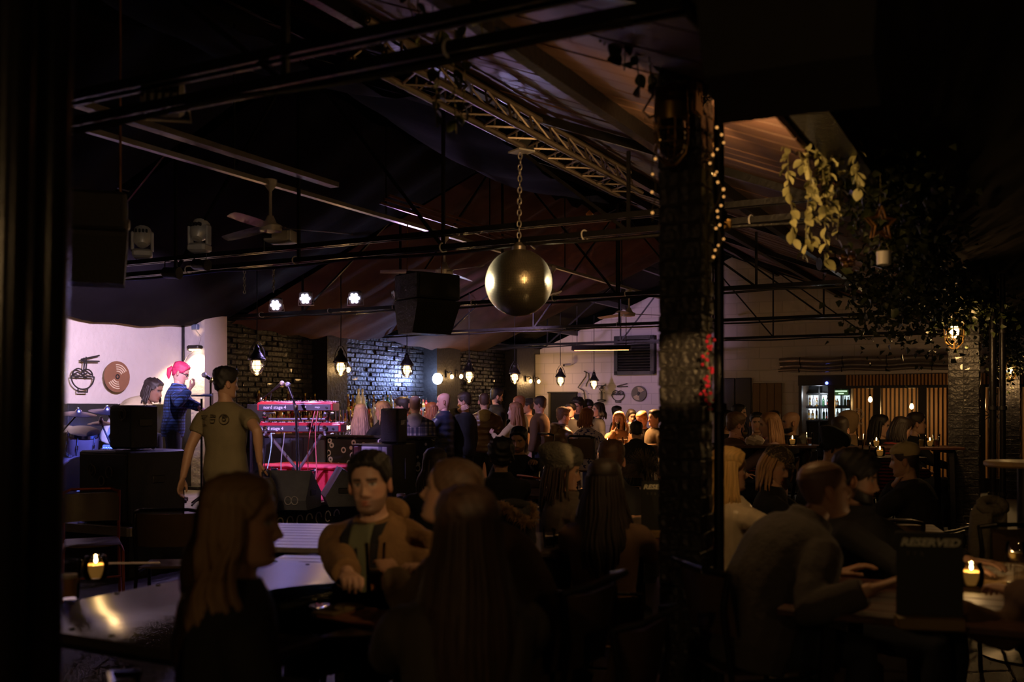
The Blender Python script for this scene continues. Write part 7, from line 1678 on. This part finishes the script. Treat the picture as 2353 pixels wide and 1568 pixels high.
# spiky grass plant on the middle table
p = onc(1482, 8.6, 0); t = thing('grass_plant', 'shaggy spiky grass plant in a pot left of the near brick column', 'plant', p)
MB().lathe([(.10, 0), (.14, .30), (.15, .32), (.13, .32), (.12, .05)], 20).build('pot', MATTE, t); MB().bar((0, 0, .25), (0, 0, .95), .02).build('trunk', STEM, t); m = MB()
for i in range(520):
    a = rnd.uniform(0, 6.283); el = rnd.uniform(.1, 1.4); d = V((math.cos(a) * math.cos(el), math.sin(a) * math.cos(el), math.sin(el))); L = rnd.uniform(.18, .34); q = V((0, 0, .93)); w = V((-math.sin(a), math.cos(a), 0)) * .004
    ps = [q, q + d * L * .5, q + d * L * .85 + V((0, 0, -.05)), q + d * L * 1.05 + V((0, 0, -.16))]; k0 = len(m.v)
    for j, pp_ in enumerate(ps): m.v.extend([tuple(pp_ - w * (1 - j / 3.2)), tuple(pp_ + w * (1 - j / 3.2))])
    for j in range(3): m.f.append((k0 + 2 * j, k0 + 2 * j + 1, k0 + 2 * j + 3, k0 + 2 * j + 2))
m.build('blades', mat('straw_grass', (.16, .13, .06), .6, var=.4), t, 0)['kind'] = 'stuff'
# ornaments
p = at(2023, 515, 5.0); t = thing('star_ornament', 'wire star ornament hanging in the ivy', 'ornament', p, .3); st_ = []
for k in range(10): r = .085 if k % 2 == 0 else .038; st_.append(V((r * math.sin(k * .628), 0, r * math.cos(k * .628))))
GOLD = mat('gold_wire', (.38, .20, .06), .4, .7)
for dy in (-.012, .012): MB().path([q + V((0, dy, 0)) for q in st_], .007, 6, closed=True).build('star_wire', GOLD, t)
MB().bar((0, 0, .10), (0, 0, .25), .002, 4).build('thread', STEM, t)
p = at(1948, 597, 5.1); t = thing('bauble_cluster', 'cluster of small gold baubles under the pale trailing plant', 'ornament', p)
for x, z in ((-.022, .01), (.024, .008), (-.008, -.022), (.016, -.018)): MB().ball((x, x * .3, z), .021, 14, 10).build('bauble', mat('gold_bauble', (.50, .30, .12), .25, .9), t)
MB().bar((0, 0, 0), (0, 0, .14), .0015, 4).build('thread', STEM, t)
p = at(2031, 592, 5.0); t = thing('hanging_pot', 'small white hanging cup ornament below the star', 'ornament', p); MB().lathe([(.02, -.04), (.034, -.035), (.036, .03), (.032, .03), (.03, -.03)], 16).build('cup', WHITEP, t); MB().path([(-.034, 0, .02), (0, 0, .1), (.034, 0, .02)], .002, 4).build('handle', STEM, t)
# fairy beads on the column pipe, most of them imitating lamp glints
def fairy(label, pts, n, m, r=.007, name='fairy_glints'):
    t = thing(name, label, 'string lights', pts[0]); P0 = pts[0]; ps = [p - P0 for p in pts]; MB().path(ps, .0025, 5).build('wire', STEM, t)
    for i in range(n):
        k = (i + .5) / n * (len(ps) - 1); q = ps[int(k)].lerp(ps[min(int(k) + 1, len(ps) - 1)], k % 1) + V((rnd.uniform(-.02, .02), rnd.uniform(-.02, .0), rnd.uniform(-.01, .01))); MB().ball(q, r * rnd.uniform(.7, 1.2), 8, 6).build('bead', m, t)
FYM = mat_emit('fairy_glint_bead', (1., .46, .12), .8)
fairy('string of fairy beads imitating lamp glints down the right edge of the near brick column', [at(1648 + 12 * math.sin(k * 1.3), 290 + k * 24, 4.05) for k in range(14)], 20, FYM, .0055)
fairy('short string of fairy beads imitating glints at the left edge of the near brick column', [at(1503 + 6 * math.sin(k * 1.7), 300 + k * 30, 4.1) for k in range(8)], 5, FYM, .005)
RB = mat('red_bead', (.45, .02, .06), .2, coat=.8)
fairy('string of glossy red beads hanging down the near brick column', [at(1626 + 9 * math.sin(k * 1.9), 770 + k * 22, 4.02) for k in range(9)], 34, RB, .007, 'bead_string')
bs_ = [o for o in bpy.data.objects if o.name == 'bead_string'][0]; MB().path([(0, 0, 0), V((P1.x, P1.y, 2.4)) + V((.06, -.11, 0)) - bs_.location], .0025, 5).build('hanging_wire', STEM, bs_)
p = at(1650, 521, 4.5); sp = thing('spotlight', 'small blue-white spot lamp beside the fairy beads', 'lamp', p); MB().ball((0, 0, 0), (.010, .010, .015), 10, 8).build('lens', mat_emit('blue_white_spot', (.7, .8, 1.), 14.), sp); MB().bev((.04, .02, .01), (.045, .05, .05), .008).build('housing', BRASSD, sp); MB().bar((.04, 0, .01), (-.12, -.22, .02), .006, 6).build('bracket', BRASSD, sp)
# small prism lantern under the roof
p = at(1355, 493, 9.5); t = thing('kite_light', 'tiny four-sided coloured lantern under the dark drape', 'lantern', p, .6); c8 = [V((-.05, 0, 0)), V((0, -.05, 0)), V((.05, 0, 0)), V((0, .05, 0))]
for i, m_ in enumerate((mat('lantern_orange', (.6, .25, .08), .6), mat('lantern_white', (.6, .5, .4), .6), mat('lantern_blue', (.2, .25, .6), .6), mat('lantern_grey', (.4, .35, .3), .6))): MB().add([c8[i], c8[(i + 1) % 4], V((0, 0, .045)), V((0, 0, -.045))], [(0, 1, 2), (0, 3, 1), (0, 2, 3), (1, 3, 2)]).build('facet', m_, t, 0)
MB().bar((0, 0, .04), (0, 0, .9), .003, 5).build('cord', MATTE, t)
# cables looped along the stage wall eave
for i, (x0, x1, y0, y1, sg) in enumerate(((165, 270, 668, 690, .10), (275, 375, 684, 698, .07))):
    a_, b_ = left_wall(x0, y0), left_wall(x1, y1); q = MB().path([a_.lerp(b_, k) + V((0, 0, -sg * math.sin(math.pi * k))) for k in np.linspace(0, 1, 14)], .012, 6).build('looped_cable', mat('grey_cable', (.20, .16, .17), .5)); tag(q, ('sagging grey cable along the eave above the noodle bowl', 'sagging grey cable along the eave right of the noodle bowl')[i], 'cable')
